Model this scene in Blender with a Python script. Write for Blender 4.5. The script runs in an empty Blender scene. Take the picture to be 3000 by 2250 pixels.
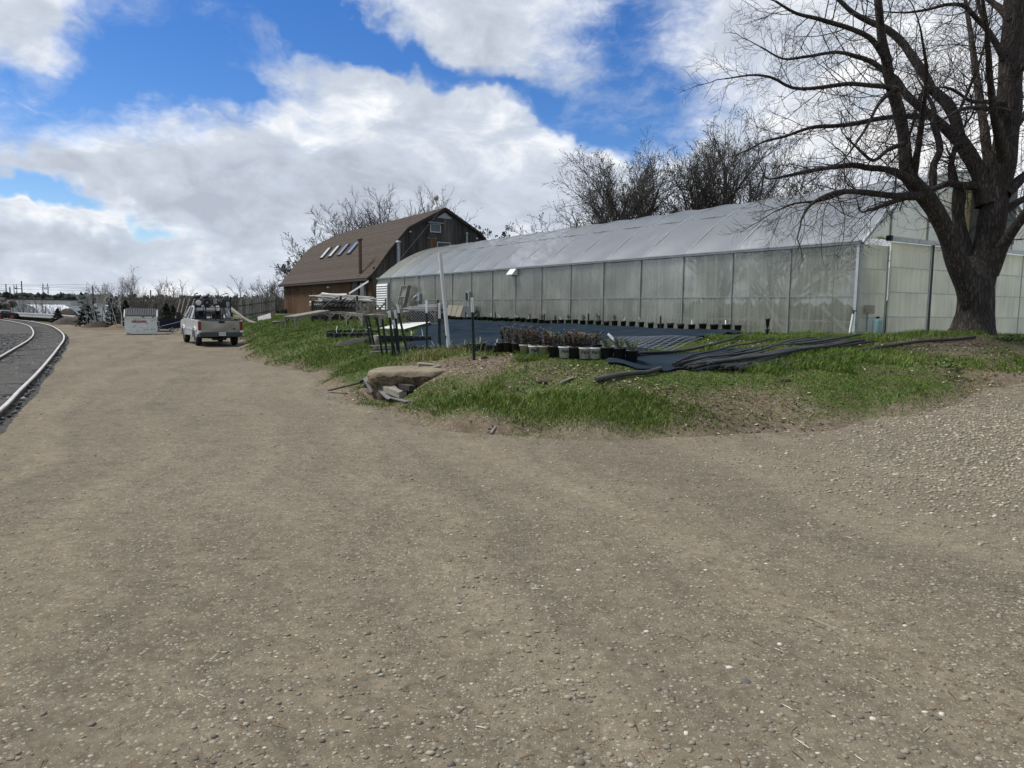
import bpy, math, random
import numpy as np
from mathutils import Vector, Matrix
R = math.radians
rng = np.random.default_rng(7)
random.seed(7)
sc = bpy.context.scene
col = sc.collection

# ------------------------------------------------------------------ camera
F, CX, CY, EYE = 2130.0, 1500.0, 1125.0, 2.0          # focal length and centre in photo pixels, eye height
PIT, ROL = math.atan(220 / F), R(0.7)
cam_d = bpy.data.cameras.new('camera'); cam = bpy.data.objects.new('camera', cam_d); col.objects.link(cam)
cam_d.sensor_width = 36; cam_d.lens = F / 3000 * 36; cam_d.clip_start = 0.1; cam_d.clip_end = 9000
_r = Vector((1, 0, 0)); _u = Vector((0, math.sin(PIT), math.cos(PIT))); _b = _r.cross(_u)
_r2 = _r * math.cos(ROL) + _u * math.sin(ROL); _u2 = _u * math.cos(ROL) - _r * math.sin(ROL)
cam.matrix_world = Matrix(((_r2.x, _u2.x, _b.x, 0), (_r2.y, _u2.y, _b.y, 0), (_r2.z, _u2.z, _b.z, EYE), (0, 0, 0, 1)))
sc.camera = cam
sc.render.engine = 'CYCLES'
sc.cycles.use_denoising = True
sc.cycles.max_bounces = 6; sc.cycles.diffuse_bounces = 3; sc.cycles.transparent_max_bounces = 8; sc.cycles.use_adaptive_sampling = True; sc.cycles.adaptive_threshold = .02
sc.cycles.sample_clamp_indirect = 6
vs = sc.view_settings
vs.view_transform = 'Standard'; vs.look = 'None'; vs.gamma = 1; vs.exposure = 0.72

# ------------------------------------------------------------------ sky and sun
SUN_EL, SUN_AZ = R(57), R(-75)                        # azimuth measured from +Y towards +X
w = bpy.data.worlds.new('World'); sc.world = w; w.use_nodes = True
nt = w.node_tree; nt.nodes.clear()
def N(t, **k):
    n = nt.nodes.new(t)
    for a, v in k.items(): setattr(n, a, v)
    return n
def L(a, b): nt.links.new(a, b)
def M(op, a, b=None, c=None):
    n = N('ShaderNodeMath', operation=op)
    for i, v in enumerate((a, b, c)):
        if v is None: continue
        if isinstance(v, (int, float)): n.inputs[i].default_value = v
        else: L(v, n.inputs[i])
    return n.outputs[0]
def VM(op, a, b=None):
    n = N('ShaderNodeVectorMath', operation=op)
    for i, v in enumerate((a, b)):
        if v is None: continue
        if isinstance(v, (tuple, list)): n.inputs[i].default_value = v
        else: L(v, n.inputs[i])
    return n
def ray(x, y):
    dx, du = (x - CX) / F, -(y - CY) / F
    xu = dx * math.cos(ROL) - du * math.sin(ROL); yu = dx * math.sin(ROL) + du * math.cos(ROL)
    return np.array([xu, math.cos(PIT) + yu * math.sin(PIT), -math.sin(PIT) + yu * math.cos(PIT)])
def azel(x, y):
    d = ray(x, y); d = d / np.linalg.norm(d)
    return math.atan2(d[0], d[1]), math.asin(d[2])
sky = N('ShaderNodeTexSky', sky_type='NISHITA', sun_disc=False)
sky.sun_elevation = SUN_EL; sky.sun_rotation = SUN_AZ; sky.altitude = 500; sky.air_density = 1.0; sky.dust_density = 0.3; sky.ozone_density = 3.0
tc = N('ShaderNodeTexCoord')
sep = N('ShaderNodeSeparateXYZ'); L(tc.outputs['Generated'], sep.inputs[0])
az = M('ARCTAN2', sep.outputs[0], sep.outputs[1]); el = M('ARCSINE', sep.outputs[2])
zc = M('ADD', M('MAXIMUM', sep.outputs[2], 0.0), 0.17)
pl = N('ShaderNodeCombineXYZ'); L(M('DIVIDE', sep.outputs[0], zc), pl.inputs[0]); L(M('DIVIDE', sep.outputs[1], zc), pl.inputs[1])
def noise(vec, scale, det=8, rough=.55, dist=0.0, off=(0, 0, 0)):
    v = VM('ADD', vec, off).outputs[0]
    n = N('ShaderNodeTexNoise'); n.inputs['Scale'].default_value = scale; n.inputs['Detail'].default_value = det
    n.inputs['Roughness'].default_value = rough; n.inputs['Distortion'].default_value = dist
    L(v, n.inputs['Vector']); return n
ae = N('ShaderNodeCombineXYZ'); L(az, ae.inputs[0]); L(el, ae.inputs[1])
wn = noise(ae.outputs[0], 9, 4, .6)
warp = VM('SCALE', VM('SUBTRACT', wn.outputs['Color'], (.5, .5, .5)).outputs[0]); warp.inputs['Scale'].default_value = 0.12
v2 = VM('ADD', ae.outputs[0], warp.outputs[0]).outputs[0]
BLOBS = [  # photo position of the cloud bank, half sizes in photo pixels, tilt, weight
 (30, 20, 190, 120, 0, 1.9), (880, 260, 560, 170, -14, .75), (560, 470, 760, 190, -6, .75), (1330, 430, 480, 190, -20, .75),
 (300, 800, 800, 170, 0, .6), (1100, 690, 800, 230, 0, .75), (1420, 70, 400, 120, -10, .65), (2120, 100, 220, 110, 10, .85),
 (2800, 420, 560, 420, 0, .85), (1950, 600, 560, 130, -5, .7), (200, 650, 240, 70, 0, .6), (2850, 60, 500, 250, 0, .5),
 (420, 110, 430, 130, -5, -1.7), (170, 265, 430, 115, 5, -1.35), (1930, 270, 300, 200, -10, -1.2), (1880, 20, 120, 200, 0, -.5), (1240, 185, 330, 42, -14, -1.5),
 (120, 548, 190, 34, -8, -2.4), (455, 668, 75, 34, 0, -2.0), (900, 10, 230, 70, -10, -1.6), (655, 222, 90, 20, 0, -1.6), (1720, 400, 130, 44, -25, -.9), (150, 390, 330, 60, 0, -.35)]
acc = None
for (bx_, by_, rx, ry, rot, wt) in BLOBS:
    a0, e0 = azel(bx_, by_)
    mp = N('ShaderNodeMapping', vector_type='TEXTURE')
    mp.inputs['Location'].default_value = (a0, e0, 0); mp.inputs['Rotation'].default_value = (0, 0, R(rot))
    mp.inputs['Scale'].default_value = (rx / F, ry / F, 1); L(v2, mp.inputs[0])
    ln = VM('LENGTH', mp.outputs[0]).outputs['Value']
    g = M('MULTIPLY', M('EXPONENT', M('MULTIPLY', M('POWER', ln, 2.0), -0.8)), wt)
    acc = g if acc is None else M('ADD', acc, g)
acc = M('MINIMUM', M('MAXIMUM', acc, -1.0), .55)
ae2 = VM('MULTIPLY', ae.outputs[0], (1.0, 1.9, 1.0)).outputs[0]
n1 = noise(pl.outputs[0], .9, 5, .56, .2, (3.1, 1.7, 0)); n2 = noise(ae2, 16, 6, .6, .2, (7, 2, 0))
n3 = noise(ae2, 5.0, 6, .58, .3, (1, 5, 0))
f1 = M('MULTIPLY', M('SUBTRACT', n1.outputs[0], .5), .7); f2 = M('MULTIPLY', M('SUBTRACT', n2.outputs[0], .5), .95); f3 = M('MULTIPLY', M('SUBTRACT', n3.outputs[0], .5), 1.5)
dens = M('ADD', M('ADD', M('ADD', acc, f1), M('ADD', f2, f3)), .12)
def smooth(v, a, b):
    n = N('ShaderNodeMapRange', interpolation_type='SMOOTHSTEP'); L(v, n.inputs[0]); n.inputs[1].default_value = a; n.inputs[2].default_value = b
    return n.outputs[0]
n6 = noise(VM('MULTIPLY', v2, (1.0, 3.2, 1.0)).outputs[0], 9, 6, .62, .6, (4, 4, 1))
dens2 = M('ADD', dens, M('MULTIPLY', M('SUBTRACT', n6.outputs[0], .5), 1.1))
alpha = smooth(dens2, -.62, .62)
# cloud tone: thin edges white, thick middles grey, broken by billows
n4 = noise(ae2, 4.2, 5, .55, .4, (11, 4, 0)); n5 = noise(ae2, 13, 6, .6, .5, (2, 9, 3))
tone = M('ADD', M('ADD', M('MULTIPLY', M('SUBTRACT', n4.outputs[0], .5), 1.45), M('MULTIPLY', M('SUBTRACT', n5.outputs[0], .5), 1.15)), M('MULTIPLY', smooth(dens, .2, 1.1), -.26))
for (bx_, by_, rx, ry, wt) in ((900, 370, 420, 70, .22), (100, 600, 220, 60, .45), (330, 640, 90, 50, .35), (1750, 450, 260, 70, .30), (2700, 330, 500, 400, .35), (1330, 240, 230, 70, -.22), (560, 560, 420, 60, -.18), (1080, 600, 300, 70, -.2), (80, 690, 200, 40, -.2), (300, 700, 160, 30, -.3), (700, 740, 500, 40, .12), (1420, 60, 330, 60, .12), (520, 860, 700, 50, .15)):
    a0, e0 = azel(bx_, by_)
    mp = N('ShaderNodeMapping', vector_type='TEXTURE'); mp.inputs['Location'].default_value = (a0, e0, 0); mp.inputs['Scale'].default_value = (rx / F, ry / F, 1); L(v2, mp.inputs[0])
    tone = M('ADD', tone, M('MULTIPLY', M('EXPONENT', M('MULTIPLY', M('POWER', VM('LENGTH', mp.outputs[0]).outputs['Value'], 2.0), -0.8)), wt))
cr = N('ShaderNodeValToRGB'); L(M('ADD', tone, .55), cr.inputs[0])
cr.color_ramp.elements[0].position = .10; cr.color_ramp.elements[0].color = (.40, .437, .515, 1)
cr.color_ramp.elements[1].position = .93; cr.color_ramp.elements[1].color = (.90, .905, .91, 1)
e_ = cr.color_ramp.elements.new(.52); e_.color = (.535, .585, .665, 1)
cl = VM('SCALE', cr.outputs[0]); cl.inputs['Scale'].default_value = 10.0
hs = N('ShaderNodeHueSaturation'); L(sky.outputs[0], hs.inputs['Color']); hs.inputs['Saturation'].default_value = 1.34; hs.inputs['Value'].default_value = 1.02; hs.inputs['Hue'].default_value = .512
mx = N('ShaderNodeMix', data_type='RGBA'); L(alpha, mx.inputs[0]); L(hs.outputs[0], mx.inputs[6]); L(cl.outputs[0], mx.inputs[7])
bg = N('ShaderNodeBackground'); bg.inputs[1].default_value = 0.073; L(mx.outputs[2], bg.inputs[0])
ow = N('ShaderNodeOutputWorld'); L(bg.outputs[0], ow.inputs[0])
sun_d = bpy.data.lights.new('sun', 'SUN'); sun_d.energy = 2.7; sun_d.angle = R(16); sun_d.color = (1, .96, .9)
sun = bpy.data.objects.new('sun', sun_d); col.objects.link(sun)
sd = Vector((math.sin(SUN_AZ) * math.cos(SUN_EL), math.cos(SUN_AZ) * math.cos(SUN_EL), math.sin(SUN_EL)))
sun.rotation_euler = sd.to_track_quat('Z', 'Y').to_euler()

# ------------------------------------------------------------------ mesh helpers
class MB:
    def __init__(s): s.v = []; s.f = []; s.sm = []
    def add(s, vs_, fs, smooth=False):
        o = len(s.v); s.v += [tuple(map(float, p)) for p in vs_]; s.f += [tuple(i + o for i in f) for f in fs]; s.sm += [smooth] * len(fs); return s
    def box(s, c, d, rot=None):
        pts = [Vector((x * d[0] / 2, y * d[1] / 2, z * d[2] / 2)) for x in (-1, 1) for y in (-1, 1) for z in (-1, 1)]
        if rot is not None: pts = [rot @ p for p in pts]
        c = Vector(c)
        return s.add([p + c for p in pts], [(0, 1, 3, 2), (4, 6, 7, 5), (0, 4, 5, 1), (2, 3, 7, 6), (0, 2, 6, 4), (1, 5, 7, 3)])
    def bar(s, p, q, wd, ht, up=(0, 0, 1)):
        p, q = Vector(p), Vector(q); d = q - p; L_ = d.length
        if L_ < 1e-6: return s
        y = d / L_; u = Vector(up)
        x = y.cross(u)
        if x.length < 1e-4: x = y.cross(Vector((1, 0, 0)))
        x.normalize(); z = x.cross(y)
        return s.box((p + q) / 2, (wd, L_, ht), Matrix((x, y, z)).transposed())
    def prism(s, poly, d):                      # poly: 3-D points in a plane, extruded by vector d
        n = len(poly); poly = [Vector(p) for p in poly]; d = Vector(d)
        return s.add(poly + [p + d for p in poly], [tuple(range(n))[::-1], tuple(range(n, 2 * n))] + [(i, (i + 1) % n, n + (i + 1) % n, n + i) for i in range(n)])
    def tube(s, pts, rad, n=8, caps=True):
        pts = [Vector(p) for p in pts]; m = len(pts)
        if isinstance(rad, (int, float)): rad = [rad] * m
        vs_ = []; x = None
        for i, p in enumerate(pts):
            t = (pts[min(i + 1, m - 1)] - pts[max(i - 1, 0)]).normalized()
            if x is None: x = t.orthogonal().normalized()
            else:
                x = x - t * x.dot(t)
                x = t.orthogonal().normalized() if x.length < 1e-5 else x.normalized()
            y = t.cross(x)
            vs_ += [p + (x * math.cos(2 * math.pi * k / n) + y * math.sin(2 * math.pi * k / n)) * rad[i] for k in range(n)]
        fs = [(i * n + k, i * n + (k + 1) % n, (i + 1) * n + (k + 1) % n, (i + 1) * n + k) for i in range(m - 1) for k in range(n)]
        s.add(vs_, fs, True)
        if caps: s.add(vs_[:n], [tuple(range(n))[::-1]]); s.add(vs_[-n:], [tuple(range(n))])
        return s
    def lathe(s, prof, c=(0, 0, 0), n=16, smooth=True):   # prof: (radius, z)
        vs_ = [(c[0] + r * math.cos(2 * math.pi * k / n), c[1] + r * math.sin(2 * math.pi * k / n), c[2] + z) for r, z in prof for k in range(n)]
        return s.add(vs_, [(i * n + k, i * n + (k + 1) % n, (i + 1) * n + (k + 1) % n, (i + 1) * n + k) for i in range(len(prof) - 1) for k in range(n)], smooth)
    def grid(s, fn, nu, nv, smooth=True):
        vs_ = [fn(i / nu, j / nv) for j in range(nv + 1) for i in range(nu + 1)]
        return s.add(vs_, [(j * (nu + 1) + i, j * (nu + 1) + i + 1, (j + 1) * (nu + 1) + i + 1, (j + 1) * (nu + 1) + i) for j in range(nv) for i in range(nu)], smooth)
    def mesh(s, name, m):
        me = bpy.data.meshes.new(name); me.from_pydata(s.v, [], s.f); me.polygons.foreach_set('use_smooth', s.sm)
        if m is not None: me.materials.append(m)
        me.update(); return me
    def build(s, name, m, parent=None, bevel=0):
        return link(name, s.mesh(name, m), parent, bevel)
def link(name, me, parent=None, bevel=0):
    o = bpy.data.objects.new(name, me); col.objects.link(o)
    if parent is not None: o.parent = parent
    if bevel:
        b = o.modifiers.new('bevel', 'BEVEL'); b.width = bevel; b.segments = 2; b.limit_method = 'ANGLE'
    return o
def tag(o, label, cat, group=None):
    o['label'] = label; o['category'] = cat
    if group: o['group'] = group
    return o
def thing(name, label, cat, loc=(0, 0, 0), rz=0.0, group=None, rot=None):
    o = bpy.data.objects.new(name, None); col.objects.link(o); o.empty_display_size = .1
    o.location = loc; o.rotation_euler = rot if rot else (0, 0, rz)
    return tag(o, label, cat, group)
def kind(o, k): o['kind'] = k; return o
def npmesh(name, V, T, m, smooth=False, tint=None):
    V = np.ascontiguousarray(V, dtype=np.float32); T = np.ascontiguousarray(T, dtype=np.int32)
    me = bpy.data.meshes.new(name); me.vertices.add(len(V)); me.vertices.foreach_set('co', V.ravel())
    me.loops.add(T.size); me.loops.foreach_set('vertex_index', T.ravel())
    me.polygons.add(len(T)); me.polygons.foreach_set('loop_start', np.arange(0, T.size, 3, dtype=np.int32)); me.polygons.foreach_set('loop_total', np.full(len(T), 3, np.int32))
    if smooth: me.polygons.foreach_set('use_smooth', np.ones(len(T), bool))
    if tint is not None:
        at_ = me.attributes.new('tint', 'FLOAT', 'POINT'); at_.data.foreach_set('value', np.ascontiguousarray(tint, dtype=np.float32))
    me.materials.append(m); me.update(); return me
def copy_tree(o, parent=None):
    c = o.copy(); col.objects.link(c); c.parent = parent
    for ch in o.children: copy_tree(ch, c)
    return c
def text_mesh(s, size, m, name='lettering', bold=0.0, depth=.002):
    cu = bpy.data.curves.new(name, 'FONT'); cu.body = s; cu.size = size; cu.align_x = 'CENTER'; cu.align_y = 'CENTER'; cu.extrude = depth; cu.offset = bold; cu.resolution_u = 2
    ob = bpy.data.objects.new(name, cu); col.objects.link(ob)
    dg = bpy.context.evaluated_depsgraph_get(); me = bpy.data.meshes.new_from_object(ob.evaluated_get(dg)); me.name = name
    bpy.data.objects.remove(ob); bpy.data.curves.remove(cu)
    me.materials.clear()
    if m is not None: me.materials.append(m)
    return me

# lettering is made first, while the scene is still empty
_TX = {k: text_mesh(*a) for k, a in dict(plate=('YHR 80L', .075, None, 'plate_number', .001), skip=('PELL-OTES', .16, None, 'lettering', .006), P=('P', .10, None, 'lettering', .0005, .001), W=('W', .09, None, 'lettering', .0005, .001), line1=('~~~~', .03, None, 'lettering', .0005, .001), line2=('~ ~~', .024, None, 'lettering', .0005, .001)).items()}
_TX['&'] = text_mesh('&', .05, None, 'lettering', .0005, .001)
def TXT(k, m):
    me = _TX[k]
    if not me.materials: me.materials.append(m)
    return me

# ------------------------------------------------------------------ materials
def mat(name, c1, c2=None, rough=.8, scale=4.0, stretch=(1, 1, 1), bump=0.0, bscale=None, metal=0.0, spec=.3, rand=0.0, world=False, pos=(.35, .65), coat=0.0, tint=None, detail=6):
    m = bpy.data.materials.new(name); m.use_nodes = True
    t = m.node_tree; nd = t.nodes; ln = t.links; bs = nd['Principled BSDF']
    bs.inputs['Roughness'].default_value = rough; bs.inputs['Metallic'].default_value = metal; bs.inputs['Specular IOR Level'].default_value = spec
    if coat: bs.inputs['Coat Weight'].default_value = coat; bs.inputs['Coat Roughness'].default_value = .12
    c2 = c2 or tuple(x * .75 for x in c1)
    if world: src = nd.new('ShaderNodeNewGeometry').outputs['Position']
    else: src = nd.new('ShaderNodeTexCoord').outputs['Object']
    mp = nd.new('ShaderNodeMapping'); mp.inputs['Scale'].default_value = stretch; ln.new(src, mp.inputs[0])
    oi = nd.new('ShaderNodeObjectInfo')
    sh = nd.new('ShaderNodeVectorMath'); sh.operation = 'ADD'
    if not world:
        sc_ = nd.new('ShaderNodeVectorMath'); sc_.operation = 'SCALE'; sc_.inputs[0].default_value = (13, 7, 5); ln.new(oi.outputs['Random'], sc_.inputs['Scale'])
        ln.new(mp.outputs[0], sh.inputs[0]); ln.new(sc_.outputs[0], sh.inputs[1])
    else: ln.new(mp.outputs[0], sh.inputs[0])
    no = nd.new('ShaderNodeTexNoise'); no.inputs['Scale'].default_value = scale; no.inputs['Detail'].default_value = detail; no.inputs['Roughness'].default_value = .6; ln.new(sh.outputs[0], no.inputs['Vector'])
    r = nd.new('ShaderNodeValToRGB'); r.color_ramp.elements[0].position = pos[0]; r.color_ramp.elements[1].position = pos[1]
    r.color_ramp.elements[0].color = (*c1, 1); r.color_ramp.elements[1].color = (*c2, 1); ln.new(no.outputs[0], r.inputs[0])
    out = r.outputs[0]
    if tint:
        a = nd.new('ShaderNodeAttribute'); a.attribute_name = 'tint'
        r2 = nd.new('ShaderNodeValToRGB'); els = r2.color_ramp.elements
        for i, (p, c) in enumerate(tint):
            e = els[i] if i < 2 else els.new(p)
            e.position = p; e.color = (*c, 1)
        ln.new(a.outputs['Fac'], r2.inputs[0]); out = r2.outputs[0]
    if rand:
        h = nd.new('ShaderNodeHueSaturation'); ln.new(out, h.inputs['Color'])
        mr = nd.new('ShaderNodeMapRange'); ln.new(oi.outputs['Random'], mr.inputs[0]); mr.inputs[3].default_value = 1 - rand; mr.inputs[4].default_value = 1 + rand
        ln.new(mr.outputs[0], h.inputs['Value']); out = h.outputs[0]
    ln.new(out, bs.inputs['Base Color'])
    if bump:
        bn = nd.new('ShaderNodeTexNoise'); bn.inputs['Scale'].default_value = bscale or scale * 3; bn.inputs['Detail'].default_value = 5; ln.new(sh.outputs[0], bn.inputs['Vector'])
        bp = nd.new('ShaderNodeBump'); bp.inputs['Strength'].default_value = min(1, bump); bp.inputs['Distance'].default_value = .02 * max(1, bump); ln.new(bn.outputs[0], bp.inputs['Height']); ln.new(bp.outputs[0], bs.inputs['Normal'])
    return m
def poly_mat(name, dcol, tcol, clear, streak=True, gloss=.25, rough=.3, lo=.8, hi=1.18):
    """cellular polycarbonate or greenhouse film: scatters, lets light through, slightly clear"""
    m = bpy.data.materials.new(name); m.use_nodes = True; t = m.node_tree; nd = t.nodes; ln = t.links; nd.clear()
    o = nd.new('ShaderNodeOutputMaterial')
    d = nd.new('ShaderNodeBsdfDiffuse'); tr = nd.new('ShaderNodeBsdfTranslucent'); cl_ = nd.new('ShaderNodeBsdfTransparent'); gl = nd.new('ShaderNodeBsdfGlossy'); gl.inputs['Roughness'].default_value = rough
    tcx = nd.new('ShaderNodeTexCoord'); mp = nd.new('ShaderNodeMapping'); mp.inputs['Scale'].default_value = (5.5, 5.5, .12) if streak else (1, 1, 1); ln.new(tcx.outputs['Object'], mp.inputs[0])
    n = nd.new('ShaderNodeTexNoise'); n.inputs['Scale'].default_value = 1.6 if streak else 1.2; n.inputs['Detail'].default_value = 6; n.inputs['Roughness'].default_value = .65; ln.new(mp.outputs[0], n.inputs['Vector'])
    oi_ = nd.new('ShaderNodeObjectInfo'); of_ = nd.new('ShaderNodeVectorMath'); of_.operation = 'SCALE'; of_.inputs[0].default_value = (37, 23, 11); ln.new(oi_.outputs['Random'], of_.inputs['Scale'])
    def off(sock):
        a_ = nd.new('ShaderNodeVectorMath'); a_.operation = 'ADD'; ln.new(sock, a_.inputs[0]); ln.new(of_.outputs[0], a_.inputs[1]); return a_.outputs[0]
    ln.new(off(mp.outputs[0]), n.inputs['Vector'])
    n2 = nd.new('ShaderNodeTexNoise'); n2.inputs['Scale'].default_value = .8; n2.inputs['Detail'].default_value = 5; ln.new(off(tcx.outputs['Object']), n2.inputs['Vector'])
    av = nd.new('ShaderNodeMath'); av.operation = 'ADD'; ln.new(n.outputs[0], av.inputs[0]); ln.new(n2.outputs[0], av.inputs[1])
    def ramp(c, lo, hi):
        r = nd.new('ShaderNodeMapRange'); ln.new(av.outputs[0], r.inputs[0]); r.inputs[1].default_value = .65; r.inputs[2].default_value = 1.35; r.inputs[3].default_value = lo; r.inputs[4].default_value = hi
        s = nd.new('ShaderNodeVectorMath'); s.operation = 'SCALE'; s.inputs[0].default_value = c; ln.new(r.outputs[0], s.inputs['Scale']); return s.outputs[0]
    ln.new(ramp(dcol, lo, hi), d.inputs[0]); ln.new(ramp(tcol, lo, hi), tr.inputs[0])
    a = nd.new('ShaderNodeMixShader'); a.inputs[0].default_value = .5; ln.new(d.outputs[0], a.inputs[1]); ln.new(tr.outputs[0], a.inputs[2])
    b = nd.new('ShaderNodeMixShader'); b.inputs[0].default_value = clear; ln.new(a.outputs[0], b.inputs[1]); ln.new(cl_.outputs[0], b.inputs[2])
    fr = nd.new('ShaderNodeFresnel'); fr.inputs[0].default_value = 1.4; fm = nd.new('ShaderNodeMath'); fm.operation = 'MULTIPLY'; fm.inputs[1].default_value = gloss * 4; fm.use_clamp = True; ln.new(fr.outputs[0], fm.inputs[0])
    c = nd.new('ShaderNodeMixShader'); ln.new(fm.outputs[0], c.inputs[0]); ln.new(b.outputs[0], c.inputs[1]); ln.new(gl.outputs[0], c.inputs[2])
    ln.new(c.outputs[0], o.inputs[0]); return m
K = {}
K['post'] = mat('dull_frame_metal', (.30, .31, .30), (.23, .235, .23), rough=.55, metal=.3, scale=5)
K['steel'] = mat('galvanised_steel', (.36, .38, .39), (.26, .27, .28), rough=.5, metal=.5, scale=6)
K['alu'] = mat('aluminium_trim', (.50, .52, .52), (.38, .40, .40), rough=.45, metal=.3, scale=5)
K['white'] = mat('white_paint', (.72, .72, .70), (.58, .58, .55), rough=.55, scale=5, rand=.05)
K['pvc'] = mat('white_plastic_pipe', (.66, .64, .60), (.46, .43, .37), rough=.5, scale=3, rand=.38)
K['oldwood'] = mat('weathered_grey_wood', (.27, .25, .205), (.15, .135, .11), rough=.9, scale=3, stretch=(3, 3, 3), bump=.5, rand=.18)
K['darkwood'] = mat('dark_old_wood', (.075, .065, .055), (.035, .03, .028), rough=.9, scale=4, bump=.4, rand=.2)
K['black'] = mat('black_plastic', (.014, .015, .016), (.022, .023, .024), rough=.5, scale=8, rand=.2)
K['rubber'] = mat('rubber', (.018, .018, .018), (.03, .028, .026), rough=.85)
K['pipeblk'] = mat('black_poly_pipe', (.030, .031, .032), (.058, .058, .056), rough=.55, scale=2.5, rand=.35)
K['soil'] = mat('potting_soil', (.035, .026, .02), (.06, .045, .032), rough=1, scale=30, bump=.6)
K['tpost'] = mat('green_steel_post', (.016, .028, .024), (.03, .04, .034), rough=.6, scale=8)
K['navy'] = mat('navy_paint', (.018, .026, .055), (.03, .036, .06), rough=.5)
K['red'] = mat('red_paint', (.42, .06, .05), (.30, .05, .045), rough=.6)
K['glass'] = mat('dark_glass', (.02, .025, .028), (.03, .035, .04), rough=.06, spec=.6)
# ------------------------------------------------------------------ ground surfaces
def ground_mat(name, ca, cb, stones, pebble=.5, blotch=None, bsc=.35, bump=.6, fine=(34., 75.), gdir=None, edge=None, tracks=False):
    m = bpy.data.materials.new(name); m.use_nodes = True; t = m.node_tree; nd = t.nodes; ln = t.links; bs = nd['Principled BSDF']
    bs.inputs['Roughness'].default_value = .95; bs.inputs['Specular IOR Level'].default_value = .15
    P = nd.new('ShaderNodeNewGeometry').outputs['Position']
    def nz(s, d=6, r=.6):
        n = nd.new('ShaderNodeTexNoise'); n.inputs['Scale'].default_value = s; n.inputs['Detail'].default_value = d; n.inputs['Roughness'].default_value = r; ln.new(P, n.inputs['Vector']); return n.outputs[0]
    def rmp(v, a, b, c1, c2):
        r = nd.new('ShaderNodeValToRGB'); r.color_ramp.elements[0].position = a; r.color_ramp.elements[1].position = b; r.color_ramp.elements[0].color = (*c1, 1); r.color_ramp.elements[1].color = (*c2, 1); ln.new(v, r.inputs[0]); return r.outputs[0]
    def mixc(f, a, b, bt='MIX'):
        x = nd.new('ShaderNodeMix'); x.data_type = 'RGBA'; x.blend_type = bt
        if isinstance(f, float): x.inputs[0].default_value = f
        else: ln.new(f, x.inputs[0])
        ln.new(a, x.inputs[6]); ln.new(b, x.inputs[7]); return x.outputs[2]
    def mth(op, a, b=None, c=None):
        n = nd.new('ShaderNodeMath'); n.operation = op
        for i, v in enumerate((a, b, c)):
            if v is None: continue
            if isinstance(v, (int, float)): n.inputs[i].default_value = v
            else: ln.new(v, n.inputs[i])
        return n.outputs[0]
    c = rmp(nz(bsc, 8), .32, .68, ca, cb)
    if blotch: 
        c = mixc(rmp(nz(bsc * 1.7, 7, .65), .48, .66, (0, 0, 0), (1, 1, 1)), c, rmp(nz(2.3), .3, .7, blotch[0], blotch[1]))
    if tracks:
        tm_ = nd.new('ShaderNodeMapping'); tm_.vector_type = 'TEXTURE'; tm_.inputs['Rotation'].default_value = (0, 0, R(19)); tm_.inputs['Scale'].default_value = (.75, 30, 1)
        wv = nd.new('ShaderNodeTexNoise'); wv.inputs['Scale'].default_value = .16; ln.new(P, wv.inputs['Vector']); wa = nd.new('ShaderNodeVectorMath'); wa.operation = 'MULTIPLY_ADD'; ln.new(wv.outputs['Color'], wa.inputs[0]); wa.inputs[1].default_value = (5, 3, 0); ln.new(P, wa.inputs[2]); ln.new(wa.outputs[0], tm_.inputs[0])
        tn_ = nd.new('ShaderNodeTexNoise'); tn_.inputs['Scale'].default_value = 1.0; tn_.inputs['Detail'].default_value = 4; ln.new(tm_.outputs[0], tn_.inputs['Vector'])
        c = mixc(1.0, c, rmp(tn_.outputs[0], .34, .66, (.78, .78, .79), (1.12, 1.11, 1.09)), 'MULTIPLY')
    if edge:
        ea = nd.new('ShaderNodeAttribute'); ea.attribute_name = 'tint'
        ef = mth('ADD', ea.outputs['Fac'], mth('MULTIPLY', mth('SUBTRACT', nz(1.6, 7, .65), .5), 1.3))
        c = mixc(rmp(ef, .25, .7, (0, 0, 0), (1, 1, 1)), rmp(nz(.5, 6), .3, .7, edge[0], edge[1]), c)
    c = mixc(.8, c, rmp(nz(14, 8, .75), .32, .66, (.45, .45, .45), (1.12, 1.12, 1.12)), 'MULTIPLY')
    c = mixc(.7, c, rmp(nz(4.5, 8, .7), .34, .64, (.62, .62, .62), (1.12, 1.12, 1.12)), 'MULTIPLY')
    h = mth('MULTIPLY', nz(22, 8, .7), .6)
    for k, s in enumerate(fine):
        v = nd.new('ShaderNodeTexVoronoi'); v.inputs['Scale'].default_value = s; v.inputs['Randomness'].default_value = 1
        ln.new(P, v.inputs['Vector'])
        sp = nd.new('ShaderNodeSeparateColor'); ln.new(v.outputs['Color'], sp.inputs[0])
        dm = nz(.9 + k, 5)
        if gdir is not None:
            sx = nd.new('ShaderNodeSeparateXYZ'); ln.new(P, sx.inputs[0])
            g = mth('ADD', mth('MULTIPLY', sx.outputs[0], gdir[0]), mth('ADD', mth('MULTIPLY', sx.outputs[1], gdir[1]), gdir[2]))
            g = mth('MINIMUM', mth('MAXIMUM', g, -.22), .5); dm = mth('ADD', dm, g)
        th = mth('SUBTRACT', 1.42 - pebble, dm)
        on_ = mth('GREATER_THAN', sp.outputs[0], th)
        near = mth('LESS_THAN', v.outputs['Distance'], mth('ADD', mth('MULTIPLY', sp.outputs[2], .25), .22))
        mk = mth('MULTIPLY', on_, near)
        sc_ = rmp(sp.outputs[1], .0, 1.0, stones[0], stones[1])
        c = mixc(mk, c, sc_)
        dome = mth('MULTIPLY', mk, mth('SUBTRACT', .55, v.outputs['Distance']))
        h = mth('ADD', h, mth('MULTIPLY', dome, 1.6 if k == 0 else .8))
    ln.new(c, bs.inputs['Base Color'])
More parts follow.
